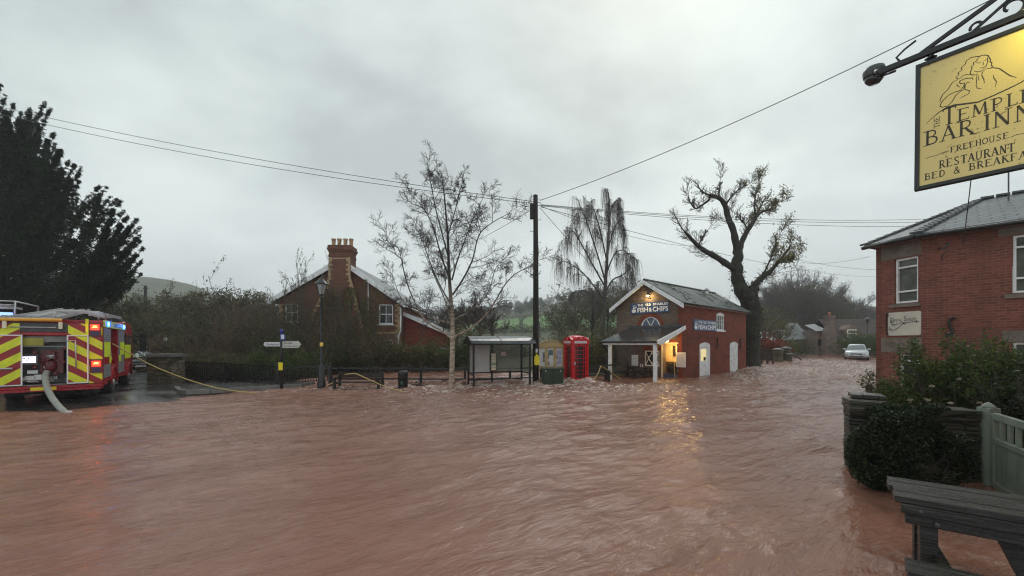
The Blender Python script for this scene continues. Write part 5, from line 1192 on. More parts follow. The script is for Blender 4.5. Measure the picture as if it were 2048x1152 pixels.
# ================================================================ pub sign
PS = empty('pub_sign', P(1832, 133, 3.9), 0, 'gold hanging inn sign with black lettering and line drawn woman, lit from above, top right', 'pub sign')
sd = Vector((.617, -.787, 0)); SMt = Mx((0, 0, 0), sd, Vector((.012, .0, 1))); 
SMt.translation = Vector((0, 0, 0))
Wd_, Ht_ = .86, 1.225
gold = NT('gold sign face'); t = gold; v = t.coord(); n_ = t.noise(v, 1.5, 5)
sp = t.noise(v, 26, 5, .75); c = t.ramp(n_, [(.3, (.52, .40, .17)), (.7, (.60, .47, .21))]); c = t.mix(t.ramp(t.math('MULTIPLY', sp, t.ramp(t.noise(v, 2.2, 2), [(.4, .85), (.7, 1.1)])), [(.57, 0.0), (.63, .8)]), c, (.09, .065, .03)); t.l(c, t.b.inputs['Base Color']); t.set(Roughness=.3, Metallic=.35); gold = t.mat
mb = MB(); mb.box(.035, -Ht_+.035, -.012, Wd_-.035, -.035, .012, M=SMt); mb.build('board', gold, PS)
mb = MB()
def sb(a, b, c, d, e=-.03, f=.03): mb.box(a, b, e, c, d, f, M=SMt)
sb(0, -Ht_, .035, 0); sb(Wd_-.035, -Ht_, Wd_, 0); sb(.035, -.035, Wd_-.035, 0); sb(.035, -Ht_, Wd_-.035, -Ht_+.035); mb.build('frame', M['black'], PS, bevel=.004)
ink = simple('sign lettering ink', (.018, .012, .008), .5)
GL = {  # roman capitals: strokes (points, weight) on a unit box, serifs added at listed ends
 'T': ([([(.5, 0), (.5, 1)], 1.0), ([(0, .97), (1, .97)], .55), ([(.02, .98), (.02, .84)], .4), ([(.98, .98), (.98, .84)], .4)], [(.5, 0)]),
 'E': ([([(.2, 0), (.2, 1)], 1.0), ([(.2, .97), (.9, .97)], .5), ([(.2, .52), (.75, .52)], .45), ([(.2, .03), (.95, .03)], .5), ([(.9, .98), (.9, .85)], .35), ([(.95, 0), (.95, .16)], .35)], [(.12, 0), (.12, 1)]),
 'M': ([([(.12, 0), (.16, 1)], .5), ([(.16, 1), (.5, .1)], 1.0), ([(.5, .1), (.84, 1)], .5), ([(.84, 1), (.9, 0)], 1.0)], [(.12, 0), (.9, 0)]),
 'P': ([([(.25, 0), (.25, 1)], 1.0), ([(.25, .97), (.6, .97), (.82, .86), (.85, .72), (.76, .56), (.55, .49), (.25, .49)], .6)], [(.25, 0), (.15, 1)]),
 'L': ([([(.25, 0), (.25, 1)], 1.0), ([(.25, .03), (.95, .03)], .5), ([(.95, 0), (.95, .2)], .35)], [(.25, 1), (.15, 0)]),
 'B': ([([(.2, 0), (.2, 1)], 1.0), ([(.2, .97), (.6, .97), (.78, .86), (.78, .68), (.6, .55), (.2, .54)], .6), ([(.6, .54), (.86, .42), (.9, .24), (.8, .08), (.6, .03), (.2, .03)], .7)], [(.1, 0), (.1, 1)]),
 'A': ([([(.08, 0), (.5, 1)], .5), ([(.5, 1), (.92, 0)], 1.0), ([(.22, .34), (.76, .34)], .4)], [(.06, 0), (.94, 0)]),
 'R': ([([(.2, 0), (.2, 1)], 1.0), ([(.2, .97), (.58, .97), (.78, .86), (.8, .72), (.7, .56), (.5, .5), (.2, .5)], .6), ([(.48, .5), (.75, .2), (1.0, .0)], .9)], [(.2, 0), (.1, 1)]),
 'I': ([([(.5, 0), (.5, 1)], 1.0)], [(.5, 0), (.5, 1)]),
 'N': ([([(.15, 0), (.15, 1)], .5), ([(.15, 1), (.85, 0)], 1.0), ([(.85, 0), (.85, 1)], .5)], [(.15, 0), (.85, 1)]),
 'H': ([([(.15, 0), (.15, 1)], .9), ([(.85, 0), (.85, 1)], .9), ([(.15, .52), (.85, .52)], .4)], [(.15, 0), (.15, 1), (.85, 0), (.85, 1)]),
 'F': ([([(.2, 0), (.2, 1)], 1.0), ([(.2, .97), (.9, .97)], .5), ([(.2, .52), (.7, .52)], .45), ([(.9, .98), (.9, .85)], .35)], [(.2, 0), (.12, 1)]),
 'O': ([([(.5 + .45*math.sin(a_), .5 + .5*math.cos(a_)) for a_ in np.linspace(0, 2*math.pi, 17)], .75)], []),
 'U': ([([(.15, 1), (.15, .3), (.25, .08), (.5, 0), (.75, .08), (.85, .3), (.85, 1)], .7)], [(.15, 1), (.85, 1)]),
 'S': ([([(.82, .84), (.7, .96), (.5, 1), (.28, .93), (.2, .76), (.32, .6), (.65, .44), (.84, .28), (.78, .1), (.5, 0), (.28, .03), (.14, .16)], .75)], []),
 'D': ([([(.2, 0), (.2, 1)], 1.0), ([(.2, .97), (.5, .97), (.82, .8), (.92, .5), (.82, .2), (.5, .03), (.2, .03)], .7)], []),
 'K': ([([(.2, 0), (.2, 1)], 1.0), ([(.2, .45), (.8, 1)], .45), ([(.4, .6), (.95, 0)], .9)], [(.2, 0), (.2, 1), (.8, 1), (.95, 0)]),
 '&': ([([(.95, .0), (.35, .68), (.32, .88), (.48, 1), (.64, .88), (.6, .7), (.2, .42), (.1, .2), (.25, .02), (.55, .02), (.8, .25), (.88, .5)], .7)], []),
}
def roman(mb, word, x, y, h, cw, MT, w=.13, skew=0):
    for ch in word:
        k = cw * ({'I': .5, 'M': 1.25, 'T': .95, 'L': .85}.get(ch, 1.0))
        if ch != ' ':
            st, sf = GL[ch]
            for pts, wt in st: mb.ribbon([(x + p[0]*k*.82, y + p[1]*h + skew*(x+p[0]*k)) for p in pts], w*wt*h*.95, MT)
            for p in sf: xx, yy = x + p[0]*k*.82, y + p[1]*h + skew*(x+p[0]*k); mb.ribbon([(xx - h*.14, yy), (xx + h*.14, yy)], h*.045, MT)
        x += k
    return x
LT = SMt @ Matrix.Translation((0, 0, .0135)); 
mb = MB()
mb.ribbon([(.075, -.60), (.11, -.565), (.16, -.525), (.21, -.503), (.255, -.503), (.32, -.522), (.40, -.543), (.49, -.527), (.57, -.508), (.64, -.487), (.72, -.44)], [.002, .005, .008, .012, .014, .014, .012, .010, .010, .008, .004], LT)
roman(mb, 'T', .185, -.665, .155, .105, LT, .11); roman(mb, 'EMPLE', .278, -.665, .108, .087, LT, .125)
roman(mb, 'BAR', .068, -.81, .135, .108, LT, .125, .0); mb.ribbon([(.355, -.81), (.385, -.822), (.42, -.818)], [.014, .008, .002], LT); roman(mb, 'INN', .43, -.815, .135, .118, LT, .125, .0)
roman(mb, 'FREEHOUSE', .235, -.935, .052, .0385, LT, .15); roman(mb, 'RESTAURANT', .165, -1.06, .072, .0455, LT, .14); roman(mb, 'BED & BREAKFAST', .07, -1.142, .062, .0468, LT, .15)
for x0 in (.075, .585): mb.ribbon([(x0, -.935), (x0+.03, -.925), (x0+.07, -.93), (x0+.10, -.92), (x0+.14, -.91), (x0+.15, -.917), (x0+.11, -.927)], .004, LT)
VT = LT @ Matrix.Translation((.165, -.665, 0)) @ Matrix.Rotation(R(90), 4, 'Z'); roman(mb, 'THE', 0, 0, .038, .036, VT, .15)
mb.build('lettering', ink, PS)
mb = MB()      # line drawing of a reclining woman, traced as pen strokes on the board
def dr(pts, w=.006): mb.ribbon([(p[0], p[1]) for p in pts], [w*.4] + [w]*(len(pts)-2) + [w*.4], LT)
PSL = Vector(PS.location)
def q(x, y):   # a point of the drawing, as (distance along, height) on the board
    k = (1760 + x/5.76 - CX)/F; s_ = (k*PSL.y - PSL.x)/(.617 + .787*k); D = PSL.y - .787*s_
    return (s_, H + (HZ - 60 - y/5.76)*D/F - PSL.z)
for w_, L_ in (
 (.006, [(905,570),(880,555),(915,520),(905,500),(950,465),(940,440),(985,400),(1000,360),(1050,325),(1100,315),(1150,310),(1200,295),(1250,300),(1265,330),(1280,350),(1270,370),(1295,385),(1285,410),(1305,425),(1285,440)]),
 (.006, [(1155,315),(1120,345),(1125,360),(1080,380),(1085,410),(1060,420),(1065,445),(1055,470),(1045,500),(1050,520),(1100,525),(1130,510)]),
 (.005, [(1240,320),(1245,370),(1225,430),(1180,475),(1130,490),(1090,480)]), (.004, [(1110,385),(1150,385),(1170,375)]), (.004, [(1200,360),(1225,350),(1240,335)]),
 (.004, [(1190,370),(1200,405),(1175,412)]), (.005, [(1155,445),(1190,440),(1215,425)]), (.006, [(1225,455),(1300,440),(1380,450),(1440,490),(1500,530),(1580,555)]),
 (.005, [(1225,460),(1185,490),(1180,530),(1205,580),(1210,620)]), (.004, [(1125,515),(1115,560),(1120,600),(1115,650),(1135,680),(1180,682)]), (.005, [(1310,525),(1320,560),(1350,600),(1335,665)]),
 (.004, [(1135,520),(1140,560),(1150,590)]), (.006, [(1080,580),(1070,558),(990,565),(930,590),(920,610),(940,625),(980,615),(975,650),(935,700),(870,720),(800,755),(740,810),(705,860),(700,885),(730,895),(790,880),(840,830),(880,760),(930,715),(970,690),(990,640),(1010,610),(1050,605)]),
 (.006, [(905,575),(840,610),(790,690),(730,750),(705,800),(700,840)]), (.005, [(990,650),(985,690),(1040,705),(1030,740),(980,765),(930,790)]), (.005, [(890,625),(900,650),(930,665)]), (.005, [(905,570),(940,555),(960,530),(1000,520),(1040,520)])):
    mb.ribbon([q(*p) for p in L_], [w_*.5] + [w_]*(len(L_)-2) + [w_*.5], LT)
mb.build('line_drawing', ink, PS)
# bracket arm with scrolls
AB = empty('sign_bracket', P(1775, 141, 4.35), 0, 'black wrought iron arm with scrollwork that holds the hanging inn sign', 'sign bracket')
ao = AB.location; mb = MB(); D0 = 4.35
tip = P(1778, 140, 4.31) - ao; 
base = Vector((0, 0, 0)) 
zA = PS.location.z + .13
pA = Vector(PS.location) - sd*.27 + Vector((0, 0, .085)); pB = Vector(PS.location) + sd*1.6 + Vector((0, 0, .10))
mb.bar(pA - ao, pB - ao, .045, .05); mb.build('arm', M['black'], AB)
mb = MB(); mb.bar(pA + sd*.30 + Vector((0, 0, .02)) - ao, pB + Vector((0, 0, .75)) - ao, .03, .03); mb.bar(pA + sd*1.0 + Vector((0, 0, .28)) - ao, pA + sd*1.5 + Vector((0, 0, .33)) - ao, .025); mb.bar(pA + sd*.62 + Vector((0, 0, .02)) - ao, pA + sd*.86 + Vector((0, 0, .20)) - ao, .02); mb.build('stay', M['black'], AB)
def scroll(c_, r_, a0, a1, r1_=None):
    r1_ = r1_ or r_*.3; n = 16
    return [c_ + sd*((r_+(r1_-r_)*i/n)*math.cos(a0+(a1-a0)*i/n)) + Vector((0, 0, (r_+(r1_-r_)*i/n)*math.sin(a0+(a1-a0)*i/n))) for i in range(n+1)]
for c_, r_, a0, a1 in ((pA + sd*.85 + Vector((0, 0, .11)), .085, -1.2, 4.0), (pA + sd*1.12 + Vector((0, 0, .10)), .075, 4.2, -1.4), (pA + sd*.66 + Vector((0, 0, .07)), .045, 3.6, -1.5)):
    mb = MB(); mb.tube([p - ao for p in scroll(c_, r_, a0, a1)], .011, 6); mb.build('scroll', M['black'], AB)
mb = MB(); mb.tube([p - ao for p in (pA + sd*.16 + Vector((0, 0, .02)), pA + sd*.13 + Vector((0, 0, .08)), pA + sd*.19 + Vector((0, 0, .13)), pA + sd*.27 + Vector((0, 0, .17)))], .010, 6); mb.build('hook', M['black'], AB)
for s_ in (.10, .80): mb = MB(); p = Vector(PS.location) + sd*s_; mb.bar(p - ao + Vector((0, 0, -.01)), p - ao + Vector((0, 0, .07)), .03); mb.box(*(p - ao + Vector((-.03, -.03, .02))), *(p - ao + Vector((.03, .03, .035)))); mb.build('hanger', M['black'], AB)
CM_ = empty('security_camera', P(1748, 152, 4.45), 0, 'small dark dome camera on the tip of the iron sign arm', 'security camera')
mb = MB(); mb.lathe((0, 0, 0), [(.03, .09), (.09, .085), (.10, .05), (.095, .0), (.085, -.02)], 20); mb.build('housing', simple('camera housing', (.05, .055, .055), .35, var=.2), CM_)
mb = MB(); mb.lathe((0, 0, 0), [(.085, -.02), (.08, -.05), (.05, -.085), (.0, -.095)], 20); dm_ = mb.build('dome', M['glass'], CM_)
mb = MB(); mb.tube([Vector((0, 0, .06)), pA - CM_.location + Vector((0, 0, 0))], .022, 8); mb.tube([Vector((.06, 0, -.01)), pA + sd*.12 - CM_.location - Vector((0, 0, .05))], .012, 6); mb.build('mount', M['black'], CM_)
IB = empty('inn_building', Vector(PS.location) + sd*1.62 + Vector((0, 0, -Vector(PS.location).z)), math.atan2(.617, .787), 'rendered inn wall that carries the iron sign arm', 'inn')
mb = MB(); mb.box(0, -4.0, -.4, 4.6, 0, 6.4); mb.build('wall', simple('cream render', (.42, .38, .30), .8, var=.15, bump=.3), IB)
mb = MB(); mb.prism([(-4.6, 6.3), (.5, 6.3), (-2, 8.0)], -.3, 4.9, 'yz'); mb.build('roof', M['slate'], IB)
# the lamp that lights the sign hangs from the arm just outside the frame
SL = empty('sign_lamp', Vector(PS.location) + sd*.92 + Vector((-.30, -.22, .20)), 0, 'small lamp shining down on the gold sign', 'lamp')
mb = MB(); mb.lathe((0, 0, 0), [(.03, .1), (.05, .06), (.09, 0), (.08, -.01)], 12); mb.build('shade', M['black'], SL)
l = bpy.data.lights.new('sign_light', 'SPOT'); l.energy = 42; l.color = (1.0, .90, .14); l.spot_size = R(130); l.spot_blend = 1; l.shadow_soft_size = .05
lo = bpy.data.objects.new('sign_light', l); COL.objects.link(lo); lo.parent = SL; lo.location = (0, 0, -.02)
dv = (Vector(PS.location) + sd*.78 + Vector((0, 0, -.42)) - SL.location); lo.rotation_euler = dv.to_track_quat('-Z', 'Y').to_euler()
# ================================================================ vehicles
FE = empty('fire_engine', (-13.87, 13.5, .10), math.atan2(.61, .79), 'red fire engine seen from behind, open pump bay between chevron panels, red lamps lit', 'fire engine')
BW = -2.62   # left edge; right side at x=0; rear at y=0
mb = MB()
mb.box(-.33, 0, .62, 0, .9, 2.72); mb.box(BW, 0, .62, BW+.33, .9, 2.72)            # rear corner columns
mb.box(BW+.33, .02, 2.22, -.33, .9, 2.34); mb.box(BW, .0, .52, 0, .9, .62)
mb.box(BW, .9, .62, 0, 1.35, 2.78); mb.box(BW, 1.35, .95, 0, 2.95, 2.78) if 0 else None
mb.box(BW, 1.35, 2.50, 0, 4.45, 2.78); mb.box(BW, 1.35, .62, -.75, 4.45, 2.5); mb.box(-.75, 1.35, .62, 0, 1.42, 2.5); mb.box(-.75, 2.85, .62, 0, 4.45, 2.5); mb.box(-.75, 1.42, .62, 0, 2.85, 1.18)
body = mb.build('body', M['red'], FE, bevel=.02)
mb = MB()      # cab with raked windscreen
mb.prism([(4.5, .55), (7.3, .55), (7.35, 1.5), (7.15, 2.55), (6.9, 2.82), (5.2, 2.92), (4.5, 2.85)], BW+.03, -.03, 'yz'); cab = mb.build('cab', M['red'], FE, bevel=.05)
mb = MB(); mb.box(-.035, 4.7, 1.55, -.022, 5.5, 2.35); mb.box(-.035, 5.7, 1.55, -.022, 6.85, 2.35); mb.prism([(7.345, 1.58), (7.19, 2.42), (7.22, 2.42), (7.36, 1.58)], BW+.2, -.2, 'yz'); mb.build('cab_glass', M['glass'], cab)
mb = MB(); mb.box(BW+.30, .86, .62, -.30, .895, 2.22); mb.box(BW+.33, .05, .63, -.33, .86, .66); mb.build('pump_bay_lining', M['grey'], FE)
mb = MB(); mb.box(BW+.33, .0, 2.34, -.33, .06, 2.62); mb.build('header_panel', M['dgrey'], FE)
for nm, x0, x1, m_ in (('corner_panel', -.33, 0, 'chevR'), ('corner_panel', BW, BW+.33, 'chevL')):
    mb = MB(); mb.box(x0+.01, -.012, .64, x1-.01, -.003, 2.66); mb.build(nm, M[m_], FE)
for s_, x0, x1, m_ in ((1, -.82, -.33, 'chevR'), (-1, BW+.33, BW+.86, 'chevL')):
    dd = empty('bay_door', (0, 0, 0)); dd.parent = FE; mb = MB(); mb.box(x0+.03, -.045, .70, x1-.03, -.02, 2.20); mb.build('chevron_panel', M[m_], dd)
    mb = MB(); frame_mb(mb, x0, .66, x1, 2.24, -.055, -.015, .03); mb.build('white_edge', M['white'], dd)
    mb = MB(); mb.tube([(x0-.02, -.08, 2.06), (x0+.2, -.1, 2.06), (x0+.22, -.1, 1.15)], .02, 6) if s_ > 0 else mb.tube([(x0+.1, -.08, 1.2), (x0+.35, -.1, 1.2)], .03, 6)
    mb.build('strut', M['alu'], dd)
mb = MB(); mb.box(-.80, -.02, 2.24, -.34, -.006, 2.62); mb.build('upper_panel', M['chevR'], FE); mb = MB(); mb.box(BW+.34, -.02, 2.24, BW+.8, -.006, 2.60); mb.build('upper_panel', M['chevL'], FE)
mb = MB(); mb.box(-.40, -.05, 2.22, -.33, -.013, 2.78); mb.build('yellow_strip', simple('lime strip', (.70, .85, .02), .4), FE)
# pump and fittings in the bay
random.seed(11)
pm = empty('pump', (0, 0, 0)); pm.parent = FE
mb = MB(); mb.box(-1.45, .25, 1.0, -.95, .8, 1.75); mb.lathe((-1.25, .3, 1.05), [(.12, 0), (.18, .1), (.18, .3), (.10, .4)], 14)
for k in range(10):
    x_, z_ = random.uniform(-1.62, -.88), random.uniform(.95, 1.85); Mc = Matrix.Translation((x_, .2, z_)) @ Matrix.Rotation(R(90), 4, 'X'); t2 = MB(); t2.lathe((0, 0, 0), [(.05, -.05), (.06, .06), (.04, .08)], 10); mb.add([Mc @ Vector(p) for p in t2.v], t2.f)
mb.build('pump_body', simple('dark red pump casting', (.13, .015, .02), .35, var=.5, vs=6), pm)
for k in range(9):
    mb = MB(); x_, z_ = random.uniform(-1.9, -.9), random.choice((.8, .95, 1.3, 1.55, 1.9, 2.02)); mb.tube([(x_, .15, z_), (x_+random.uniform(.12, .3), .14, z_+random.uniform(-.06, .1))], random.uniform(.025, .05), 8); mb.build('valve', random.choice([M['alu'], M['grey'], M['dgrey']]), pm)
for k in range(7):
    mb = MB(); x_, z_ = random.uniform(-1.95, -1.0), random.uniform(.70, 1.05); mb.box(x_, .1, z_-.03, x_+random.uniform(.1, .25), .3, z_+random.uniform(.05, .14)); mb.build('locker_item', random.choice([M['alu'], M['grey'], M['dgrey'], M['cream']]), pm)
mb = MB(); mb.box(-1.95, .1, 1.86, -.86, .13, 1.89); mb.box(-1.95, .12, 2.02, -.86, .14, 2.2, 0); mb.build('gauge_panel', simple('brushed panel', (.22, .22, .21), .4, var=.3), pm)
mb = MB(); mb.box(-1.80, .08, 1.90, -1.35, .11, 2.14); mb.build('yellow_case', simple('dull yellow case', (.34, .32, .04), .5), pm)
ctl = empty('control_screen', (0, 0, 0)); ctl.parent = FE
mb = MB(); mb.box(-1.88, .04, 1.30, -1.46, .08, 1.62); mb.build('housing', M['dgrey'], ctl)
mb = MB(); mb.box(-1.84, .030, 1.36, -1.50, .038, 1.56); mb.build('screen', emit('lit screen', (.80, .78, 1.0), .9), ctl)
mb = MB()
for a_, b_ in ((-1.76, 1.49), (-1.67, 1.49), (-1.60, 1.50), (-1.70, 1.41)): mb.box(a_, .026, b_, a_+.04, .029, b_+.025)
mb.build('icons', M['black'], ctl)
# rear boom, lamps, ladders
mb = MB(); mb.tube([(BW+.1, -.10, 2.70), (-.92, -.10, 2.72)], .052, 10); mb.build('orange_boom', M['orange'], FE)
for x_ in (-2.1, -.95): mb = MB(); mb.box(x_-.04, -.13, 2.44, x_+.04, -.06, 2.66); mb.build('boom_bracket', M['cream'], FE)
mb = MB(); mb.tube([(-2.0, -.05, 2.48), (-1.05, -.05, 2.48)], .018, 6); mb.build('roller_bar', M['alu'], FE)
redm = emit('lit red lamp', (1.0, .03, .01), 2.8); redhot = emit('red lamp core', (1.0, .35, .08), 6)
for x_, z_ in ((-.17, 2.50), (-.14, 1.28)):
    lm = empty('tail_lamp', (0, 0, 0)); lm.parent = FE
    mb = MB(); mb.box(x_-.16, -.055, z_-.30, x_+.13, -.014, z_+.16); mb.build('housing', simple('lamp housing', (.10, .005, .01), .2), lm)
    mb = MB(); mb.box(x_-.11, -.075, z_-.08, x_+.09, -.056, z_+.10); mb.build('lens', redm, lm)
    mb = MB(); mb.box(x_-.07, -.081, z_-.0, x_+.05, -.076, z_+.018); mb.box(x_-.05, -.081, z_+.045, x_+.04, -.0762, z_+.06); mb.build('filament', redhot, lm)
    mb = MB(); mb.box(x_-.10, -.065, z_-.26, x_+.08, -.056, z_-.12); mb.build('blue_lens', simple('dark blue lens', (.02, .01, .08), .1), lm)
    point('tail_glow', (x_, -.25, z_), (1, .06, .02), 1.0, .08, FE)
mb = MB(); mb.box(BW+.05, -.02, .44, -.05, .5, .52); mb.build('rear_step', M['red'], FE)
# offside: shutters, light strip, wheels
for y0, y1 in ((.08, 1.32), (2.95, 4.35)):
    mb = MB()
    for k in range(22): mb.box(.004, y0, .78+k*.078, .022 + .0, y1, .78+k*.078+.070)
    mb.build('roller_shutter', M['grey'], FE)
lime = simple('lime reflective', (.66, .80, .03), .35, var=.05)
for i, (y0, y1, z0, z1) in enumerate(((.08, 1.15, 1.50, 2.02), (1.0, 1.35, 1.25, 1.50), (3.3, 4.35, 1.50, 2.02), (3.0, 3.5, 1.25, 1.5), (4.9, 6.6, 1.3, 1.9))): mb = MB(); mb.box(.024 if i != 4 else -.02, y0, z0, .028 if i != 4 else -.015, y1, z1); mb.build('lime_marking', lime, FE)
mb = MB(); mb.box(.004, .05, 1.25, .030, .95, 1.5); mb.build('red_marking', M['red'], FE)
mb = MB(); mb.box(-.70, 1.43, 1.19, -.69, 2.84, 2.49); mb.build('locker_back', M['dgrey'], FE)
for k in range(9): mb = MB(); y_, z_ = 1.5+random.random()*1.1, 1.2+random.random()*.9; mb.box(-.5, y_, z_, -.12, y_+.22, z_+.12); mb.build('locker_item', random.choice([M['alu'], M['grey'], M['cream'], M['orange']]), FE)
strip = empty('light_strip', (0, 0, 0)); strip.parent = FE
mb = MB(); mb.box(.0, .05, 2.52, .05, 4.5, 2.76); mb.build('housing', simple('lime sign strip', (.50, .60, .12), .4), strip)
mb = MB(); mb.box(.051, 1.7, 2.57, .056, 3.3, 2.71); mb.build('green_panel', simple('green panel', (.10, .20, .03), .4), strip)
blu = emit('blue beacon', (.12, .55, 1.0), 4); blu2 = emit('blue edge', (.02, .08, 1.0), .5)
for y_ in (.55, 3.95):
    mb = MB(); Mc = Matrix.Translation((.05, y_, 2.64)) @ Matrix.Rotation(R(90), 4, 'Y'); t2 = MB(); t2.lathe((0, 0, 0), [(.08, 0), (.075, .03), (.0, .05)], 12); mb.add([Mc @ Vector(p) for p in t2.v], t2.f, 0, True); mb.build('blue_lamp', blu, strip)
    mb = MB(); mb.box(.051, y_-.3, 2.56, .054, y_+.5, 2.72); mb.build('blue_lens', blu2, strip)
    point('blue_light', (.25, y_, 2.7), (.08, .2, 1.0), 2.5, .08, FE)
def wheel(parent, x, y, r=.5, w=.3):
    w_ = empty('wheel', (x, y, r-.0)); w_.parent = parent
    Mc = Matrix.Rotation(R(90), 4, 'Y')
    mb = MB(); t2 = MB(); t2.lathe((0, 0, -w/2), [(r*.62, 0), (r*.95, .01), (r, .05), (r, w-.05), (r*.95, w-.01), (r*.62, w)], 26); mb.add([Mc @ Vector(p) for p in t2.v], t2.f, 0, True); mb.build('tyre', M['blackmatt'], w_)
    mb = MB(); t2 = MB(); t2.lathe((0, 0, w/2-.05), [(r*.60, 0), (r*.60, .055), (r*.5, .03), (r*.25, .02), (r*.2, .08), (0, .09)], 20); mb.add([Mc @ Vector(p) for p in t2.v], t2.f, 0, True); mb.build('rim', M['alu'], w_); return w_
for x_ in (-.18, BW+.18):
    for y_ in (2.15, 6.0): wheel(FE, x_, y_)
mb = MB(); mb.box(BW+.4, .8, .3, -.4, 7.0, .62); mb.build('chassis', M['blackmatt'], FE)
for y_ in (2.15, 6.0):
    mb = MB(); po = [(y_ + .66*math.cos(a_), .5 + .62*math.sin(a_)) for a_ in np.linspace(0, math.pi, 13)]; pi2 = [(y_ + .56*math.cos(a_), .5 + .53*math.sin(a_)) for a_ in np.linspace(math.pi, 0, 13)]
    mb.prism(po + pi2, -.02, .035, 'yz'); mb.build('wheel_arch', M['red'], FE)
for x_ in (.35, BW-.35):
    mr = empty('wing_mirror', (0, 0, 0)); mr.parent = FE
    mb = MB(); mb.tube([(x_*(.0) + (0 if x_ > 0 else BW), 7.1, 2.3), (x_, 7.25, 2.3)], .02, 6); mb.build('mirror_arm', M['black'], mr); mb = MB(); mb.box(x_-.12, 7.2, 1.55, x_+.12, 7.32, 2.12); mb.box(x_-.1, 7.2, 2.16, x_+.14, 7.34, 2.4); mb.build('mirror_head', M['blackmatt'], mr)
# roof gantry and ladders
mb = MB()
for x_ in (-1.1, -.12): mb.tube([(x_, .1, 2.78), (x_, .1, 3.04), (x_, 1.4, 3.04), (x_, 1.4, 2.78)], .022, 6)
for y_ in (.1, .75, 1.4): mb.tube([(-1.1, y_, 3.04), (-.12, y_, 3.04)], .02, 6)
mb.build('roof_rail', M['alu'], FE)
def ladder(parent, a, b, w, n, name='ladder', side=(1, 0, 0), r=.028):
    a, b = Vector(a), Vector(b); s_ = Vector(side)*w/2; e = empty(name, (0, 0, 0)); e.parent = parent
    for q_ in (-1, 1): mb = MB(); mb.bar(a + s_*q_, b + s_*q_, .045, .10); mb.build('stile', M['alu'], e)
    mb = MB()
    for k in range(n): p = a.lerp(b, (k+.5)/n); mb.bar(p - s_, p + s_, r)
    mb.build('rungs', M['alu'], e); return e
ladder(FE, (-1.95, -.05, 2.72), (-1.2, 2.9, 3.24), .55, 13); ladder(FE, (-1.35, .0, 2.74), (-.9, 2.4, 3.2), .42, 11); ladder(FE, (-.35, 1.6, 3.02), (-.35, 4.6, 3.05), .45, 11)
mb = MB(); mb.box(-2.3, .4, 2.78, -1.2, 1.2, 2.86); mb.build('roof_locker', M['grey'], FE)
mb = MB(); mb.tube([(-.3, 4.9, 2.9), (-.3, 5.6, 2.98)], .14, 8); mb.build('roof_roll', M['blackmatt'], FE)
mb = MB(); mb.box(BW+.4, 6.2, 2.86, -.4, 6.5, 2.98); mb.build('beacon_bar', blu2, FE)
mb = MB(); mb.box(-1.6, -.03, .48, -1.05, -.015, .58); mb.build('number_plate', M['yellow'], FE)
# suction hose from the pump down to the water
feM = Matrix.Translation(FE.location) @ Matrix.Rotation(math.atan2(.61, .79), 4, 'Z')
hs = empty('suction_hose', feM @ Vector((-1.3, -.02, 1.15)), 0, 'fat grey suction hose hanging from the fire engine pump down into the brown water', 'hose')
pts = [feM @ Vector((-1.3, .15, 1.22)), P(98, 736, 13.0), P(91, 752, 12.7), P(94, 774, 12.5), P(104, 795, 12.3), P(118, 813, 12.05), P(131, 825, 11.85), P(137, 829, 11.75)]
def smooth(pts, n=6):
    pts = [Vector(p) for p in pts]; out = []
    for i in range(len(pts)-1):
        p0, p1, p2, p3 = pts[max(i-1, 0)], pts[i], pts[i+1], pts[min(i+2, len(pts)-1)]
        for k in range(n):
            t_ = k/n; out.append(.5*((2*p1) + (-p0+p2)*t_ + (2*p0-5*p1+4*p2-p3)*t_*t_ + (-p0+3*p1-3*p2+p3)*t_**3))
    return out + [pts[-1]]
sp_ = [p - hs.location for p in smooth(pts, 14)]; mb = MB(); mb.tube(sp_, [.075 + (.006 if i % 2 else 0) for i in range(len(sp_))], 12); mb.build('hose_body', M['hosegrey'], hs)
mb = MB(); mb.tube([sp_[-2], sp_[-1] + (sp_[-1]-sp_[-2])*1.5], .115, 12); mb.build('coupling', M['alu'], hs)
# second engine behind, only its top shows
F2 = empty('fire_engine', (-20.6, 16.6, .2), math.atan2(.61, .79), 'farther fire engine at the left edge, only its ladder gantry and blue beacons showing', 'fire engine')
mb = MB(); mb.box(-2.5, 0, .6, 0, 5.2, 2.85); mb.build('body', M['red'], F2, bevel=.04)
mb = MB(); mb.prism([(5.2, .6), (7.3, .6), (7.3, 1.6), (7.0, 2.75), (5.2, 2.8)], -2.5, 0, 'yz'); mb.build('cab', M['red'], F2, bevel=.04)
ladder(F2, (-1.25, -.3, 3.55), (-1.25, 4.5, 3.55), .6, 14)
mb = MB(); mb.box(-2.4, -.10, 2.86, -.1, .14, 2.98); mb.build('beacon_bar', M['dgrey'], F2)
for x_ in (-2.0, -1.0, -.35): mb = MB(); mb.box(x_-.2, -.12, 2.98, x_+.2, .1, 3.14); mb.build('beacon', emit('pale blue beacon', (.25, .40, 1.0), 1.1), F2)
mb = MB()
for x_ in (-2.45, -.05): mb.tube([(x_, -.1, 2.85), (x_, -.1, 3.6), (x_, 2.8, 3.6), (x_, 2.8, 2.85)], .035, 6)
for z_ in (3.3, 3.45, 3.6): mb.tube([(-2.45, -.1, z_), (-.05, -.1, z_)], .025, 6)
mb.build('gantry', M['alu'], F2)
mb = MB(); mb.box(-2.45, -.03, 1.2, -.05, -.01, 2.7); mb.build('rear_panel', M['chevR'], F2)
for x_ in (-.2, -2.3):
    for y_ in (1.6, 6.0): wheel(F2, x_, y_)
point('beacon_light', (-1.0, -.6, 3.3), (.08, .18, 1.0), 8, .1, F2)
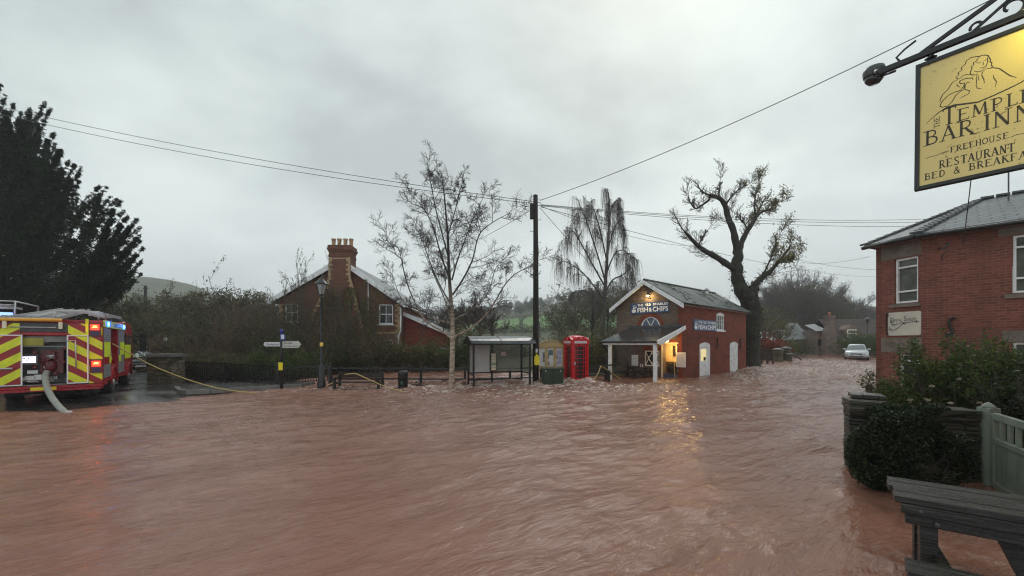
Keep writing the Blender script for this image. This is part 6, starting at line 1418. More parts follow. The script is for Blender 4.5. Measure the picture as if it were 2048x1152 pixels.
# --- cars
def car(name, loc, rz, paint, label, front_text=None):
    e_ = empty(name, loc, rz, label, 'car')      # front faces local -y
    def sec(y, zb, zt, wb, wt, n=8):
        r_ = []
        pr = [(wb*.80, zb), (wb*.98, zb+.08), (wb, zb+(zt-zb)*.45), (wb*.985, zb+(zt-zb)*.8), (wt, zt-.03), (wt*.6, zt), (0, zt+.01)]
        return [(x, y, z) for x, z in pr] + [(-x, y, z) for x, z in reversed(pr[:-1])]
    mb = MB(); S = [sec(-2.12, .30, .62, .62, .55), sec(-2.08, .22, .70, .78, .68), sec(-1.85, .19, .82, .87, .76), sec(-1.3, .18, .90, .88, .80), sec(-.9, .18, .96, .88, .80), sec(.5, .18, .98, .88, .80), sec(1.6, .18, 1.0, .87, .78), sec(2.0, .25, .95, .80, .70), sec(2.1, .35, .8, .7, .6)]
    mb.loft(S, 0, True); b_ = mb.build('body', paint, e_)
    mb = MB(); G = []
    for y, zt, w in ((-.98, .96, .72), (-.25, 1.42, .60), (.2, 1.475, .60), (1.1, 1.45, .58), (1.9, 1.0, .62)):
        G.append([(.76, y, .93), (.74, y, .96), (w, y, zt-.05), (w*.85, y, zt), (0, y, zt+.015), (-w*.85, y, zt), (-w, y, zt-.05), (-.74, y, .96), (-.76, y, .93)])
    mb.loft(G, 0, True, closed=True); mb.build('greenhouse', paint, e_)
    mb = MB(); mb.add([(-.66, -.985, 1.0), (.66, -.985, 1.0), (.55, -.33, 1.385), (-.55, -.33, 1.385)], [(0, 1, 2, 3)]); ws = mb.build('windscreen', simple(label[:12] + ' screen', (.16, .19, .20), .08, var=.2, vs=3) if paint is silver else simple('pale wet screen', (.30, .36, .36), .12), e_)
    for s_ in (-1, 1):
        mb = MB(); mb.add([(s_*.757, -.6, 1.0), (s_*.757, 1.4, 1.0), (s_*.625, .9, 1.36), (s_*.63, -.15, 1.36)], [(0, 1, 2, 3)]); mb.build('side_window', M['glass'], e_)
        mb = MB(); mb.loft([[(s_*x, y, z) for x, y, z in ((.42, -2.085, .62), (.60, -2.06, .58), (.80, -1.93, .62), (.84, -1.80, .76), (.66, -2.0, .76))], [(s_*x, y+.05, z) for x, y, z in ((.42, -2.085, .62), (.60, -2.06, .58), (.80, -1.93, .62), (.84, -1.80, .76), (.66, -2.0, .76))]], smooth=False); mb.build('headlight', simple('headlight glass', (.45, .48, .5), .1, var=.2, vs=12), e_)
        mb = MB(); mb.box(s_*.78, -.80, .93, s_*1.02, -.68, 1.07); mb.build('wing_mirror', paint, e_, bevel=.03)
        for y_ in (-1.32, 1.3): wheel(e_, s_*.80, y_, .32, .2)
    mb = MB(); mb.box(-.42, -2.125, .50, .42, -2.08, .60); mb.box(-.5, -2.12, .26, .5, -2.07, .37); mb.build('grille', M['blackmatt'], e_)
    mb = MB(); mb.box(-.26, -2.14, .40, .26, -2.12, .50); mb.build('number_plate', M['notice'], e_)
    for s_ in (-1, 1): mb = MB(); mb.box(s_*.58, -2.09, .28, s_*.76, -2.03, .38); mb.build('fog_lamp', M['dgrey'], e_)
    mb = MB(); mb.box(-.44, -2.13, .605, .44, -2.09, .625); mb.build('chrome_strip', M['alu'], e_)
    for s_ in (-1, 1): mb = MB(); mb.bar((s_*.3, -.995, 1.0), (s_*.0, -.90, 1.055), .012, .012); mb.build('wiper', M['blackmatt'], e_)
    return e_
silver = simple('silver paint', (.52, .54, .56), .25, metal=.3, var=.05)
dark = simple('dark navy paint', (.010, .010, .022), .15, var=.2)
car('parked_car', (PX(1713, 39), 39, .46), R(-41), silver, 'silver hatchback standing in shallow brown water at the far end of the street')
car('parked_car', (PX(300, 27.5), 27.5, .12), R(30), dark, 'dark wet car partly hidden between the fire engine and the stone pillar')
# ================================================================ hoses and wires
def line(name, pts, r, mat, label, cat, n=8, sm=8, group=None):
    s_ = smooth(pts, sm) if sm else [Vector(p) for p in pts]; mb = MB(); o = s_[0].copy(); mb.tube([p - o for p in s_], r, n); ob = mb.build(name, mat); ob.location = o
    tag(ob, label, cat, group); return ob
line('fire_hose', [P(224, 687, 15.2), P(262, 708, 15.6), P(300, 729, 16.0), P(350, 750, 16.2), P(400, 767, 16.2), P(450, 779, 16.3), P(510, 786, 16.4), P(570, 787, 16.5), P(620, 781, 17.0), P(650, 772, 17.7), P(668, 765, 18.2)], .021, M['hose'], 'long yellow hose sagging from the fire engine locker to the lamp post', 'hose')
line('fire_hose', [P(690, 749, 17.6), P(708, 747, 17.3), P(716, 749, 17.1), P(740, 760, 17.0), P(765, 771, 17.0), P(790, 779, 17.0), P(815, 785, 16.9)], .021, M['hose'], 'yellow hose draped over the back of the park bench by the litter bin', 'hose')
line('fire_hose', [P(1201, 732, 21.0), P(1197, 745, 20.6), P(1188, 758, 20.2), P(1178, 767, 19.9), P(1172, 771, 19.6)], .021, M['hose'], 'yellow hose running down into the water right of the phone box', 'hose')
line('fire_hose', [P(1201, 732, 21.0), P(1212, 738, 21.6), P(1232, 752, 22.3), P(1244, 759, 22.6), P(1254, 763, 22.6)], .021, M['hose'], 'yellow hose trailing in the flood under the chip shop porch', 'hose')
line('fire_hose', [shM @ Vector(p) for p in ((-.05, .45, .95), (-.16, .40, .85), (-.2, .36, .4), (-.26, .30, -.02))], .021, M['hose'], 'yellow hose hanging out of the lit chip shop doorway', 'hose')
T_ = Vector(UP.location)
def wire(a, b, sag, label, r=.014, group=None):
    a, b = Vector(a), Vector(b); n = 24; pts = [a.lerp(b, i/n) - Vector((0, 0, sag*4*(i/n)*(1-i/n))) for i in range(n+1)]
    line('overhead_wire', pts, r, M['dgrey'], label, 'wire', 5, 0, group)
top = lambda dx, z: T_ + Vector((dx, 0, z))
wire(top(-.1, 8.9), P(-160, 175, 24), .5, 'upper of the two overhead wires running left from the telegraph pole'); wire(top(-.1, 8.8), P(-160, 188, 24), .62, 'lower of the two overhead wires running left from the telegraph pole')
wire(top(.22, 8.95), P(2110, -65, 9.5), .35, 'overhead wire rising to the upper right corner from the telegraph pole')
for k, (y_, lb) in enumerate(((421, 'top of the three level overhead wires crossing right behind the gnarled tree'), (428, 'middle of the three level overhead wires crossing right behind the gnarled tree'), (439, 'bottom of the three level overhead wires crossing right behind the gnarled tree'))): wire(top(.25, 8.75-.03*k), P(2100, y_, 30), .75, lb, .013)
wire(top(.25, 8.68), P(1372, 492, 31), .35, 'overhead wire sloping right to the gnarled tree crown, upper strand', .012); wire(top(.25, 8.64), P(1765, 553, 62), 1.0, 'overhead wire sloping right past the gnarled tree, lower strand', .014)
wire(top(.22, 8.6), shM @ Vector((.3, 3.9, 4.9)), .15, 'overhead wire dropping right from the telegraph pole to the chip shop eaves', .012)
wire(top(-.2, 8.5), P(905, 505, 28), .1, 'overhead wire dropping left from the telegraph pole behind the white birch', .012)
wire(P(1590, 518, 33), P(1770, 540, 34), .2, 'thin wire from the gnarled tree to the surgery eaves', .012); wire(P(1600, 525, 36), P(1740, 513, 30), .25, 'loose wire sagging between the gnarled tree and the surgery', .012)
wire(DS.location + Vector((.55, -.6, 4.9)), P(1942, 360, 9.0), .05, 'slack cable rising from the surgery wall bracket behind the inn sign', .010)
# ================================================================ vegetation
def rvec(n): 
    v = rng.normal(size=(n, 3)); return v / np.linalg.norm(v, axis=1, keepdims=True)
class Tree:
    def __init__(s): s.p = []; s.tips = []
    def limb(s, pts, r0, r1, sides=6): s.p.append((np.asarray(pts, float), np.linspace(r0, r1, len(pts)), sides))
    def grow(s, p, d, L, r, depth, up=.25, wig=.18, kids=(5, 4), spread=.75, lenf=.5, droop=0, start=.25, sides=5, rmin=.006):
        n = max(3, int(5 if depth > 0 else 3)); pts = [np.array(p, float)]; d = np.array(d, float); d /= np.linalg.norm(d)
        for i in range(n):
            d = d + rng.normal(size=3)*wig + np.array([0, 0, up - droop*(i/n)*1.6]) * .25; d /= np.linalg.norm(d)
            pts.append(pts[-1] + d*L/n)
        s.p.append((np.array(pts), np.linspace(r, max(rmin, r*.35), n+1), sides if depth > 0 else 3))
        s.kids(pts, L, r, depth, up, wig, kids, spread, lenf, droop, start, sides, rmin)
        return pts
    def kids(s, pts, L, r, depth, up, wig, kids, spread, lenf, droop, start, sides, rmin=.006):
        if depth <= 0: s.tips.append(np.array(pts[-1])); return
        nk = kids[min(depth-1, len(kids)-1)]; pts = [np.array(q) for q in pts]; n = len(pts) - 1
        for k in range(nk):
            t = start + (1-start)*(k + rng.random())/nk; t = min(t, .999); i = int(t*n); f = t*n - i
            q = pts[i]*(1-f) + pts[i+1]*f; ax = pts[i+1] - pts[i]; ax /= np.linalg.norm(ax)
            o = rng.normal(size=3); o -= ax*o.dot(ax); o /= np.linalg.norm(o)
            nd = ax*(1 - spread*.45) + o*spread
            s.grow(q, nd, L*lenf*(1.15 - .5*t)*rng.uniform(.75, 1.2), max(rmin, r*.42*(1-.3*t)), depth-1, up, wig, kids, spread, lenf, droop, .12, max(3, sides-1), rmin)
    def build(s, name, mat, parent, minr=0):
        V, Fc = [], []; base = 0
        for pts, rad, n in s.p:
            N = len(pts); t = np.gradient(pts, axis=0); t /= np.linalg.norm(t, axis=1, keepdims=True) + 1e-9
            m_ = t.mean(0); ref = np.array([0, 0, 1.]) if abs(m_[2]) < .8*np.linalg.norm(m_) else np.array([1., .13, 0])
            a = np.cross(t, ref); a /= np.linalg.norm(a, axis=1, keepdims=True) + 1e-9; b = np.cross(t, a)
            an = np.arange(n)*2*np.pi/n
            ring = pts[:, None] + rad[:, None, None]*(a[:, None]*np.cos(an)[None, :, None] + b[:, None]*np.sin(an)[None, :, None])
            V.append(ring.reshape(-1, 3)); i = np.arange((N-1)*n).reshape(N-1, n); j = np.roll(i, -1, axis=1)
            Fc.append((np.stack([i, j, j+n, i+n], -1).reshape(-1, 4)) + base); base += N*n
        return np_mesh(name, np.concatenate(V), np.concatenate(Fc), mat, parent, smooth=True)
    def samples(s, k, rmax=.03, jitter=.06):
        P_ = [q for pts, rad, n in s.p if rad[0] <= rmax for q in pts]
        P_ = np.array(P_); return P_[rng.integers(0, len(P_), k)] + rng.normal(size=(k, 3))*jitter
def leaves(name, C, size, mat, parent, aspect=.55, dirs=None, jit=.35, flat=0):
    C = np.asarray(C, float); n = len(C); a = rvec(n) if dirs is None else dirs + rng.normal(size=(n, 3))*.35
    if flat: a[:, 2] *= flat
    a /= np.linalg.norm(a, axis=1, keepdims=True); b = np.cross(a, rvec(n)); b /= np.linalg.norm(b, axis=1, keepdims=True) + 1e-9
    sz = size*(1 + rng.uniform(-jit, jit, n))[:, None]; a = a*sz; b = b*sz*aspect
    V = np.stack([C-a, C+b*.9-a*.1, C+a, C-b*.9-a*.1], 1).reshape(-1, 3)
    return np_mesh(name, V, np.arange(4*n).reshape(n, 4), mat, parent)
def PL(pts, D, D1=None, off=None):
    D1 = D if D1 is None else D1; n = len(pts); out = []
    for i, (x, y) in enumerate(pts):
        d = D + (D1-D)*i/max(1, n-1); p = P(x, y, d); out.append(np.array(p) - (off if off is not None else 0))
    return out
def dens(pts, k=3):
    return [np.array(p) for p in smooth([Vector(p) for p in pts], k)]
def shaped_tree(name, D, trunk, limbs, label, cat, group, bark_m, r0, r1, lr, gk, twigm=None, foliage=None, side=10):
    o = np.array(P(trunk[0][0], trunk[0][1], D)); base = empty(name, o, 0, label, cat, group)
    T_ = Tree(); tr = dens(PL(trunk, D, D, o)); rad = np.linspace(r0, r1, len(tr)); 
    T_.p.append((np.array(tr), rad, side)); W_ = Tree()
    for L_, dD, ra, rb in limbs:
        q = dens(PL(L_, D, D+dD, o)); T_.p.append((np.array(q), np.linspace(ra, rb, len(q)), 7))
        Ln = sum(np.linalg.norm(b-a) for a, b in zip(q[:-1], q[1:])); W_.kids(q, min(3.1, Ln*lr), ra, **gk)
        W_.grow(q[-1], q[-1]-q[-2], Ln*lr*.45, rb, max(0, gk['depth']-1), gk['up'], gk['wig'], gk['kids'], gk['spread'], gk['lenf'], gk['droop'], .1, 4, gk.get('rmin', .006))
    q = tr[len(tr)//2:]; W_.kids(q, sum(np.linalg.norm(b-a) for a, b in zip(q[:-1], q[1:]))*lr, r0*.3, **gk)
    if gk['depth'] == 2: T_.p += W_.p
    T_.build('trunk', bark_m, base)
    if gk['depth'] > 2: W_.build('branches', twigm or M['twig'], base)
    return base, T_, W_
# --- near white birch
gk = dict(depth=3, up=.42, wig=.15, kids=(9, 9, 7), spread=.88, lenf=.50, droop=.55, start=.12, sides=5, rmin=.0065)
bt = [(903, 788), (904, 740), (905, 690), (905, 640), (901, 590), (898, 540), (896, 480), (893, 440), (888, 385), (883, 348)]
bl = [([(903, 676), (880, 660), (852, 642), (832, 610), (812, 560), (800, 505), (792, 492)], -.9, .05, .012),
      ([(903, 648), (878, 640), (842, 628), (815, 612), (798, 588), (788, 560)], .9, .035, .010),
      ([(903, 610), (882, 575), (862, 530), (848, 490), (840, 470)], 1.1, .04, .010),
      ([(906, 674), (935, 660), (962, 640), (985, 612), (1006, 575), (1030, 548), (1058, 535)], -.8, .05, .012),
      ([(906, 640), (930, 628), (958, 610), (978, 580), (990, 540), (1000, 525)], .9, .035, .010),
      ([(905, 590), (925, 560), (945, 520), (958, 470), (985, 445), (1016, 428)], -.9, .045, .010),
      ([(904, 560), (915, 520), (930, 480), (945, 440), (962, 405)], 1.0, .04, .010),
      ([(900, 560), (882, 510), (868, 460), (850, 420), (828, 395)], -.8, .04, .010),
      ([(898, 520), (885, 470), (872, 420), (862, 370), (858, 345)], .7, .035, .010),
      ([(896, 470), (908, 430), (918, 390), (925, 365)], -.5, .03, .009),
      ([(905, 655), (890, 600), (872, 560), (855, 520), (846, 500)], 2.0, .035, .010)]
b1, T1, W1 = shaped_tree('birch_tree', 17.5, bt, bl, 'slender bare white birch standing in the flood left of the bus shelter', 'tree', None, M['birch'], .135, .015, .60, gk, M['twig_dark'])
# --- weeping birch behind the phone box
gk2 = dict(depth=2, up=.1, wig=.12, kids=(6, 7), spread=.5, lenf=.45, droop=.5, start=.12, sides=4, rmin=.012)
wt = [(1205, 700), (1207, 640), (1210, 580), (1214, 520), (1218, 450), (1219, 410), (1217, 384)]
wl = [([(1208, 600), (1190, 575), (1165, 545), (1145, 530), (1128, 522)], -1, .07, .02), ([(1208, 570), (1180, 520), (1158, 480), (1145, 462), (1136, 470)], 1, .07, .02),
      ([(1210, 560), (1192, 500), (1172, 440), (1160, 418), (1152, 428)], -.8, .07, .02), ([(1213, 520), (1200, 460), (1188, 420), (1180, 408)], .8, .06, .02),
      ([(1208, 590), (1225, 560), (1246, 550), (1262, 535), (1266, 550)], 1, .07, .02), ([(1212, 550), (1228, 510), (1246, 500), (1262, 512)], -1, .06, .02), ([(1215, 500), (1228, 460), (1240, 440), (1246, 455)], .8, .05, .02),
      ([(1206, 620), (1186, 590), (1160, 580), (1145, 590)], .4, .06, .02), ([(1217, 440), (1226, 410), (1234, 400), (1238, 410)], -.4, .04, .015)]
b2, T2, W2 = shaped_tree('weeping_birch', 31.5, wt, wl, 'tall weeping bare birch with hanging twigs behind the red phone box', 'tree', None, M['bark_grey'], .19, .03, .42, gk2, M['twig'])
HT = Tree(); src = np.array([q_ for pts, rad_, n_ in T2.p[1:] + W2.p for q_ in pts if rad_[0] < .2]); src = src[src[:, 2] > 3.0]
for q_ in src[rng.integers(0, len(src), 3800)]:
    L_ = rng.uniform(.4, 1.9)*(1 if q_[2] > 5 else .7); d_ = rng.normal(size=2)*.10; o_ = rng.normal(size=2)*.10
    HT.limb([q_ + [0, 0, .02], q_ + [o_[0], o_[1], -.08*L_], q_ + [o_[0]*1.5 + d_[0]*.5, o_[1]*1.5 + d_[1]*.5, -.5*L_], q_ + [o_[0]*1.5 + d_[0], o_[1]*1.5 + d_[1], -L_]], .007, .005, 3)
HT.build('hanging_twigs', M['twig_grey'], b2)
# --- old gnarled tree beside the shop
def cz(L_): return [(1340 + .382*x, 340 + .382*y) for x, y in L_]
gt = cz([(412, 1060), (418, 960), (425, 860), (432, 780), (428, 720), (400, 668), (370, 620), (352, 560), (350, 500), (356, 440), (360, 400)])
GLm = [(cz([(356, 430), (342, 370), (330, 310), (305, 250), (288, 185), (262, 150), (230, 138), (208, 132)]), -1.0, .36, .14), (cz([(210, 135), (200, 160), (170, 182), (135, 202), (112, 180), (105, 165)]), -.5, .13, .04),
      (cz([(352, 530), (300, 495), (240, 455), (185, 425), (150, 400), (120, 370), (98, 345), (75, 320)]), -1.8, .34, .10), (cz([(150, 400), (165, 360), (190, 325)]), -.3, .09, .03),
      (cz([(430, 660), (440, 610), (480, 565), (520, 535), (560, 490), (600, 440), (630, 400)]), 1.5, .36, .08), (cz([(560, 490), (600, 478), (640, 462)]), .5, .1, .03),
      (cz([(362, 420), (378, 370), (410, 310), (440, 265), (455, 235)]), 1.2, .30, .16), (cz([(450, 240), (490, 215), (530, 200), (560, 178)]), .8, .12, .03), (cz([(450, 240), (442, 190), (448, 130), (455, 90)]), .5, .12, .03), (cz([(288, 185), (330, 130), (370, 95), (400, 80)]), .6, .1, .03),
      (cz([(262, 150), (255, 110), (262, 70)]), .3, .06, .02), (cz([(410, 310), (380, 270), (350, 240)]), -.6, .08, .02), (cz([(480, 565), (520, 480), (540, 430), (560, 360)]), -.8, .10, .02)]
gk3 = dict(depth=2, up=.65, wig=.13, kids=(11, 16), spread=.75, lenf=.50, droop=0, start=.30, sides=4, rmin=.012)
gD = 31.0; g_o = np.array(P(*gt[0], gD)); GT3 = empty('old_tree', g_o, 0, 'huge old pollarded tree with twisted dark trunk and thick limbs behind the chip shop', 'tree')
TT, WW = Tree(), Tree(); tr = dens(PL(gt, gD, gD, g_o), 4)
tr = [p + np.array([.05*math.sin(i*1.3), .05*math.cos(i*1.7), 0]) for i, p in enumerate(tr)]
rad = np.interp(np.arange(len(tr)), [0, 4, 12, 20, 28, len(tr)-1], [.85, .66, .62, .56, .42, .31]); rad = rad*(1 + .07*np.sin(np.arange(len(tr))*1.9)); TT.p.append((np.array(tr), rad, 14))
q = dens(PL(cz([(432, 790), (440, 720), (432, 660), (436, 610)]), gD, gD, g_o)); TT.p.append((np.array(q), np.linspace(.5, .34, len(q)), 10))
for L_, dD, ra, rb in GLm:
    q = dens(PL(L_, gD, gD+dD, g_o)); rr_ = .78*np.linspace(ra, rb, len(q))*(1 + .09*np.sin(np.arange(len(q))*2.1)); TT.p.append((np.array(q), rr_, 9))
    Ln = sum(np.linalg.norm(b-a) for a, b in zip(q[:-1], q[1:])); WW.kids(q, min(2.7, Ln*.56), .09, **gk3); WW.grow(q[-1], q[-1]-q[-2], 1.6, rb*.7, 2, .6, .15, (7, 9), .7, .5, 0, .1, 4, .012)
TT.build('trunk', M['bark_dark'], GT3); WW.build('branches', M['twig'], GT3)
S_ = WW.samples(15000, .04, .16); xr = S_[:, 0]; zz = S_[:, 2]
keep = rng.random(len(S_)) < .6*np.clip(.16 + .30*(xr - .0), .10, .9) * np.where((xr < -.8) & (zz > 9), .25, 1)
leaves('sparse_leaves', S_[keep], .075, M['leaf_yellow'], GT3)
iv = []
for pts, rad_, n in TT.p[:14]:
    for _ in range(int(len(pts)*75)):
        i = rng.integers(0, len(pts)-1); f = rng.random(); c_ = pts[i]*(1-f)+pts[i+1]*f; 
        if c_[2] < 7.5 + rng.normal()*.8: iv.append(c_ + rvec(1)[0]*(rad_[i]*1.05 + abs(rng.normal())*.10))
iv = np.array(iv); iv = iv[vnoise(iv[:, 0]*1.5 + iv[:, 1], iv[:, 2]*.9) > -.1]
leaves('ivy', iv, .085, M['leaf_ivy'], GT3)
# --- dark conifers behind the fire engines
def sprays(C, Dr, n_each, ln, out):
    # feathery sprays: small leaflets along drooping fronds
    pass
def conifer(name, D, spires, label, parent_px, trunk_top, nper=1500):
    o = np.array(P(parent_px, 0, D)); o[2] = .1; e = empty(name, o, 0, label, 'tree')
    C, Dd = [], []; T_ = Tree()
    T_.limb([[0, 0, -.5], [0, 0, trunk_top*.5], [0, 0, trunk_top]], .55, .12, 10)
    for (bx, by), (tx_, ty), rad_, dD in spires:
        a = np.array(P(bx, by, D+dD*.5)) - o; b = np.array(P(tx_, ty, D+dD)) - o; ax = b - a; L = np.linalg.norm(ax); axn = ax/L
        T_.limb([a, (a+b)/2 + rng.normal(size=3)*.1, b], .10 if rad_ > .5 else .035, .01, 5)
        nfr = int(nper*L/8*min(1, .25 + rad_*.5)*(.62 if rad_ < .5 else 1))
        for k in range(nfr // 16):
            t = rng.random()**(.75 if rad_ > .5 else 1.1); root = a + ax*t; env = rad_*(1-t)**(.85 if rad_ > .5 else 1.05)*(1 if rad_ > .5 else 1.5) + .02
            o_ = rvec(1)[0]; o_ -= axn*o_.dot(axn)*.9; o_ /= np.linalg.norm(o_); dr_ = o_*.8 + axn*.62 + np.array([0, 0, .05]); dr_ /= np.linalg.norm(dr_); fl = env*(.45 + .95*rng.random()**1.6)
            s_ = np.linspace(.15, 1, 16)[:, None]; pts = root + dr_*fl*s_ + np.array([0, 0, -1])*(s_**2)*fl*.28 + rng.normal(size=(16, 3))*.045*(1+fl*.3)
            C.append(pts); Dd.append(np.repeat((dr_*.7 + np.array([0, 0, -.45]))[None], 16, 0))
    T_.build('trunk', M['bark_dark'], e)
    leaves('foliage', np.concatenate(C), .105, M['leaf_conifer'], e, .26, np.concatenate(Dd)); return e
cs = [((-40, 620), (-30, 200), 2.8, 0), ((0, 520), (12, 222), 2.0, -1), ((20, 520), (42, 240), 1.6, .5), ((40, 520), (76, 250), 1.7, 0), ((40, 560), (96, 280), 2.0, .5), ((20, 500), (60, 225), 1.6, .2), ((40, 600), (124, 335), 2.0, -1.2), ((60, 600), (142, 358), 2.0, .8), ((20, 640), (128, 400), 2.2, -.5), ((-20, 640), (120, 300), 2.6, -1.8),
      ((-60, 640), (60, 300), 3.6, -2), ((-60, 640), (20, 250), 3.6, -1), ((-120, 640), (-60, 200), 3.5, 0), ((-60, 640), (110, 420), 2.8, -2.4), ((0, 640), (150, 480), 2.6, -2), ((-140, 600), (-120, 150), 3, 0), ((-60, 660), (60, 560), 2.5, -2.2), ((0, 655), (130, 575), 2.2, -1.5), ((-50, 660), (0, 540), 2.6, -2.4)]
for tp in ((2,168),(12,190),(30,205),(45,222),(62,214),(72,235),(90,206),(101,215),(110,262),(112,285),(125,298),(140,318),(150,328),(162,335),(160,360),(158,390),(166,412),(150,440),(168,455),(20,240),(50,260),(80,280),(100,330),(130,360)): cs.append(((tp[0]-48, tp[1]+105), tp, .36, rng.uniform(-1, .6)))
conifer('conifer_tree', 27, cs, 'towering near black conifer with many pointed leaders at the left edge', -30, 15, 6600)
cs = [((150, 610), (213, 374), 1.5, 0), ((160, 600), (242, 400), 1.2, -.6), ((165, 590), (258, 432), 1.1, .6), ((160, 590), (273, 440), 1.1, -.4), ((165, 590), (284, 466), 1.1, .4), ((160, 600), (283, 498), 1.1, -.6), ((165, 605), (277, 526), 1.1, .2), ((160, 610), (268, 552), 1.2, -.4), ((120, 600), (196, 430), 1.8, .4), ((130, 610), (222, 470), 1.8, -1), ((120, 620), (230, 530), 1.9, -1.2), ((100, 630), (200, 560), 2.0, -1), ((100, 630), (180, 500), 2.2, -1.4)]
cs = [(b_, (t_[0]-15, t_[1]+19), r_*.72, d_) for b_, t_, r_, d_ in cs]
for tp in ((196,400),(213,374),(222,394),(235,398),(243,402),(250,420),(258,432),(268,446),(274,440),(280,455),(285,466),(280,482),(287,496),(278,508),(284,522),(276,535),(281,548),(268,558),(200,372),(190,395),(262,500),(255,470),(262,530)): cs.append(((tp[0]-62, tp[1]+62), tp, .30, rng.uniform(-1, .6)))
conifer('conifer_tree', 25, cs, 'smaller dark conifer with upswept feathery branches to the right of the towering one', 140, 6, 6000)
# --- generic shrubs
def shrub(name, x, y, w, h, label, cat, leaf, n, size, twigs=26, twigm=None, group=None, dep=None, z0=None, upright=.9, leafy=1.0, over=.25, tm=1.0, aspect=.55, hollow=.35):
    z0 = tz(x, y) if z0 is None else z0; e = empty(name, (x, y, z0), 0, label, cat, group); T_ = Tree(); dep = dep or w*.8
    for k in range(twigs):
        bx, by = rng.uniform(-.35, .35)*w, rng.uniform(-.35, .35)*dep; d = np.array([bx*1.1/w + rng.normal()*.16, by*1.1/dep + rng.normal()*.16, upright]); L = h*rng.uniform(.6, 1.05 + over*rng.random())
        T_.grow([bx*.7, by*.7, -.2], d, L, .022*tm*(h/2.5)**.5, 2, .25, .16, (4, 5), .6, .42, 0, .25, 4, .006*tm)
    T_.build('stems', twigm or M['twig'], e)
    if n and leafy:
        k1 = int(n*.65); S = T_.samples(k1, .02*tm, .05 + size*.8); u = rvec(n-k1); rr_ = (rng.random(n-k1)**hollow)[:, None]
        B = u*rr_*np.array([w*.52, dep*.52, h*.50]) + np.array([0, 0, h*.5]); nzv = vnoise(B[:, 0]*2.2 + x, B[:, 2]*2.2 + B[:, 1]); B = B[nzv > -.25]
        C = np.concatenate([S, B]); C = C[C[:, 2] > -.1]; leaves('leaves', C, size, leaf, e, aspect)
    return e
# tangled bank between the pillar and the house
rows = []
sh = [ # px, D, height, width, kind
 (345, 23.5, 2.0, 2.6, 'b'), (385, 24, 2.4, 2.6, 'b'), (430, 25, 3.4, 3.0, 'l'), (420, 24.5, 5.3, 2.6, 'tall'), (470, 23.5, 2.4, 2.8, 'b'), (505, 24.5, 4.0, 2.6, 'b'), (545, 23.5, 3.8, 2.6, 'o'), (540, 26, 4.0, 2.2, 'o'), (590, 23, 2.6, 2.6, 'g'),
 (360, 21.6, 1.5, 2.0, 'b'), (410, 21.2, 1.5, 2.0, 'b'), (460, 21.0, 1.4, 2.2, 'b'), (510, 20.8, 1.5, 2.0, 'g'), (560, 20.8, 1.4, 2.2, 'g'), (610, 21, 1.5, 2.0, 'g'), (630, 23.5, 2.4, 2.4, 'b'), (668, 23.5, 1.9, 2.4, 'g'), (700, 24.5, 2.6, 2.2, 'b'), (715, 24, 1.8, 2.2, 'g'), (745, 24.6, 2.3, 2.4, 'b'), (775, 24.8, 1.8, 2.4, 'y'), (815, 25.2, 1.7, 2.6, 'y'), (855, 25.6, 1.7, 2.4, 'y'), (895, 25.8, 1.7, 2.2, 'l'), (940, 26.5, 2.1, 2.2, 'l'), (980, 27.5, 1.9, 2.6, 'l'), (1020, 28, 1.7, 2.6, 'g'), (1070, 28.5, 1.5, 2.6, 'g'), (925, 27.5, 3.0, 2.4, 'y')]
KD = {'b': ('bramble_thicket', M['leaf_bramble'], 2600, .050, 60, 'brown tangled thicket', 'thicket'), 'l': ('shrub', M['leaf_hedge'], 2600, .055, 22, 'dark green shrub', 'shrub'), 'g': ('shrub', M['leaf_hedge'], 3000, .05, 26, 'dense green shrub', 'shrub'),
      'o': ('shrub', M['leaf_laurel'], 2000, .055, 30, 'olive green shrub', 'shrub'), 'y': ('shrub', M['leaf_laurel'], 3000, .055, 20, 'yellow green leafy shrub', 'shrub'), 'tall': ('shrub', M['leaf_ivy'], 1500, .07, 14, 'tall open leafy shrub', 'shrub')}
GRP = {'b': ('brown tangled thicket on the bank behind the black railings', 'thickets on the bank'), 'l': ('dark green shrub on the bank behind the railings', 'dark green bank shrubs'), 'g': ('dense green shrub low on the bank in front of the brick house', 'dense green bank shrubs'), 'o': ('olive green shrub on the bank left of the brick house', 'olive bank shrubs'), 'y': ('yellow green leafy shrub behind the long two rail fence', 'yellow green bank shrubs'), 'tall': ('tallest open leafy shrub on the bank, twigs against the sky left of the house', None)}
for px_, D_, h_, w_, kd in sh:
    nm, lf, n_, sz, tw, _, cat = KD[kd]; lb, gp = GRP[kd]
    shrub(nm, PX(px_, D_), D_, w_, h_, lb, cat, lf, int(n_*1.25), sz, tw, M['twig_brown'] if kd == 'b' else None, group=gp, z0=.15 if D_ < 23 else .3, tm=1.3 if kd == 'b' else 1)
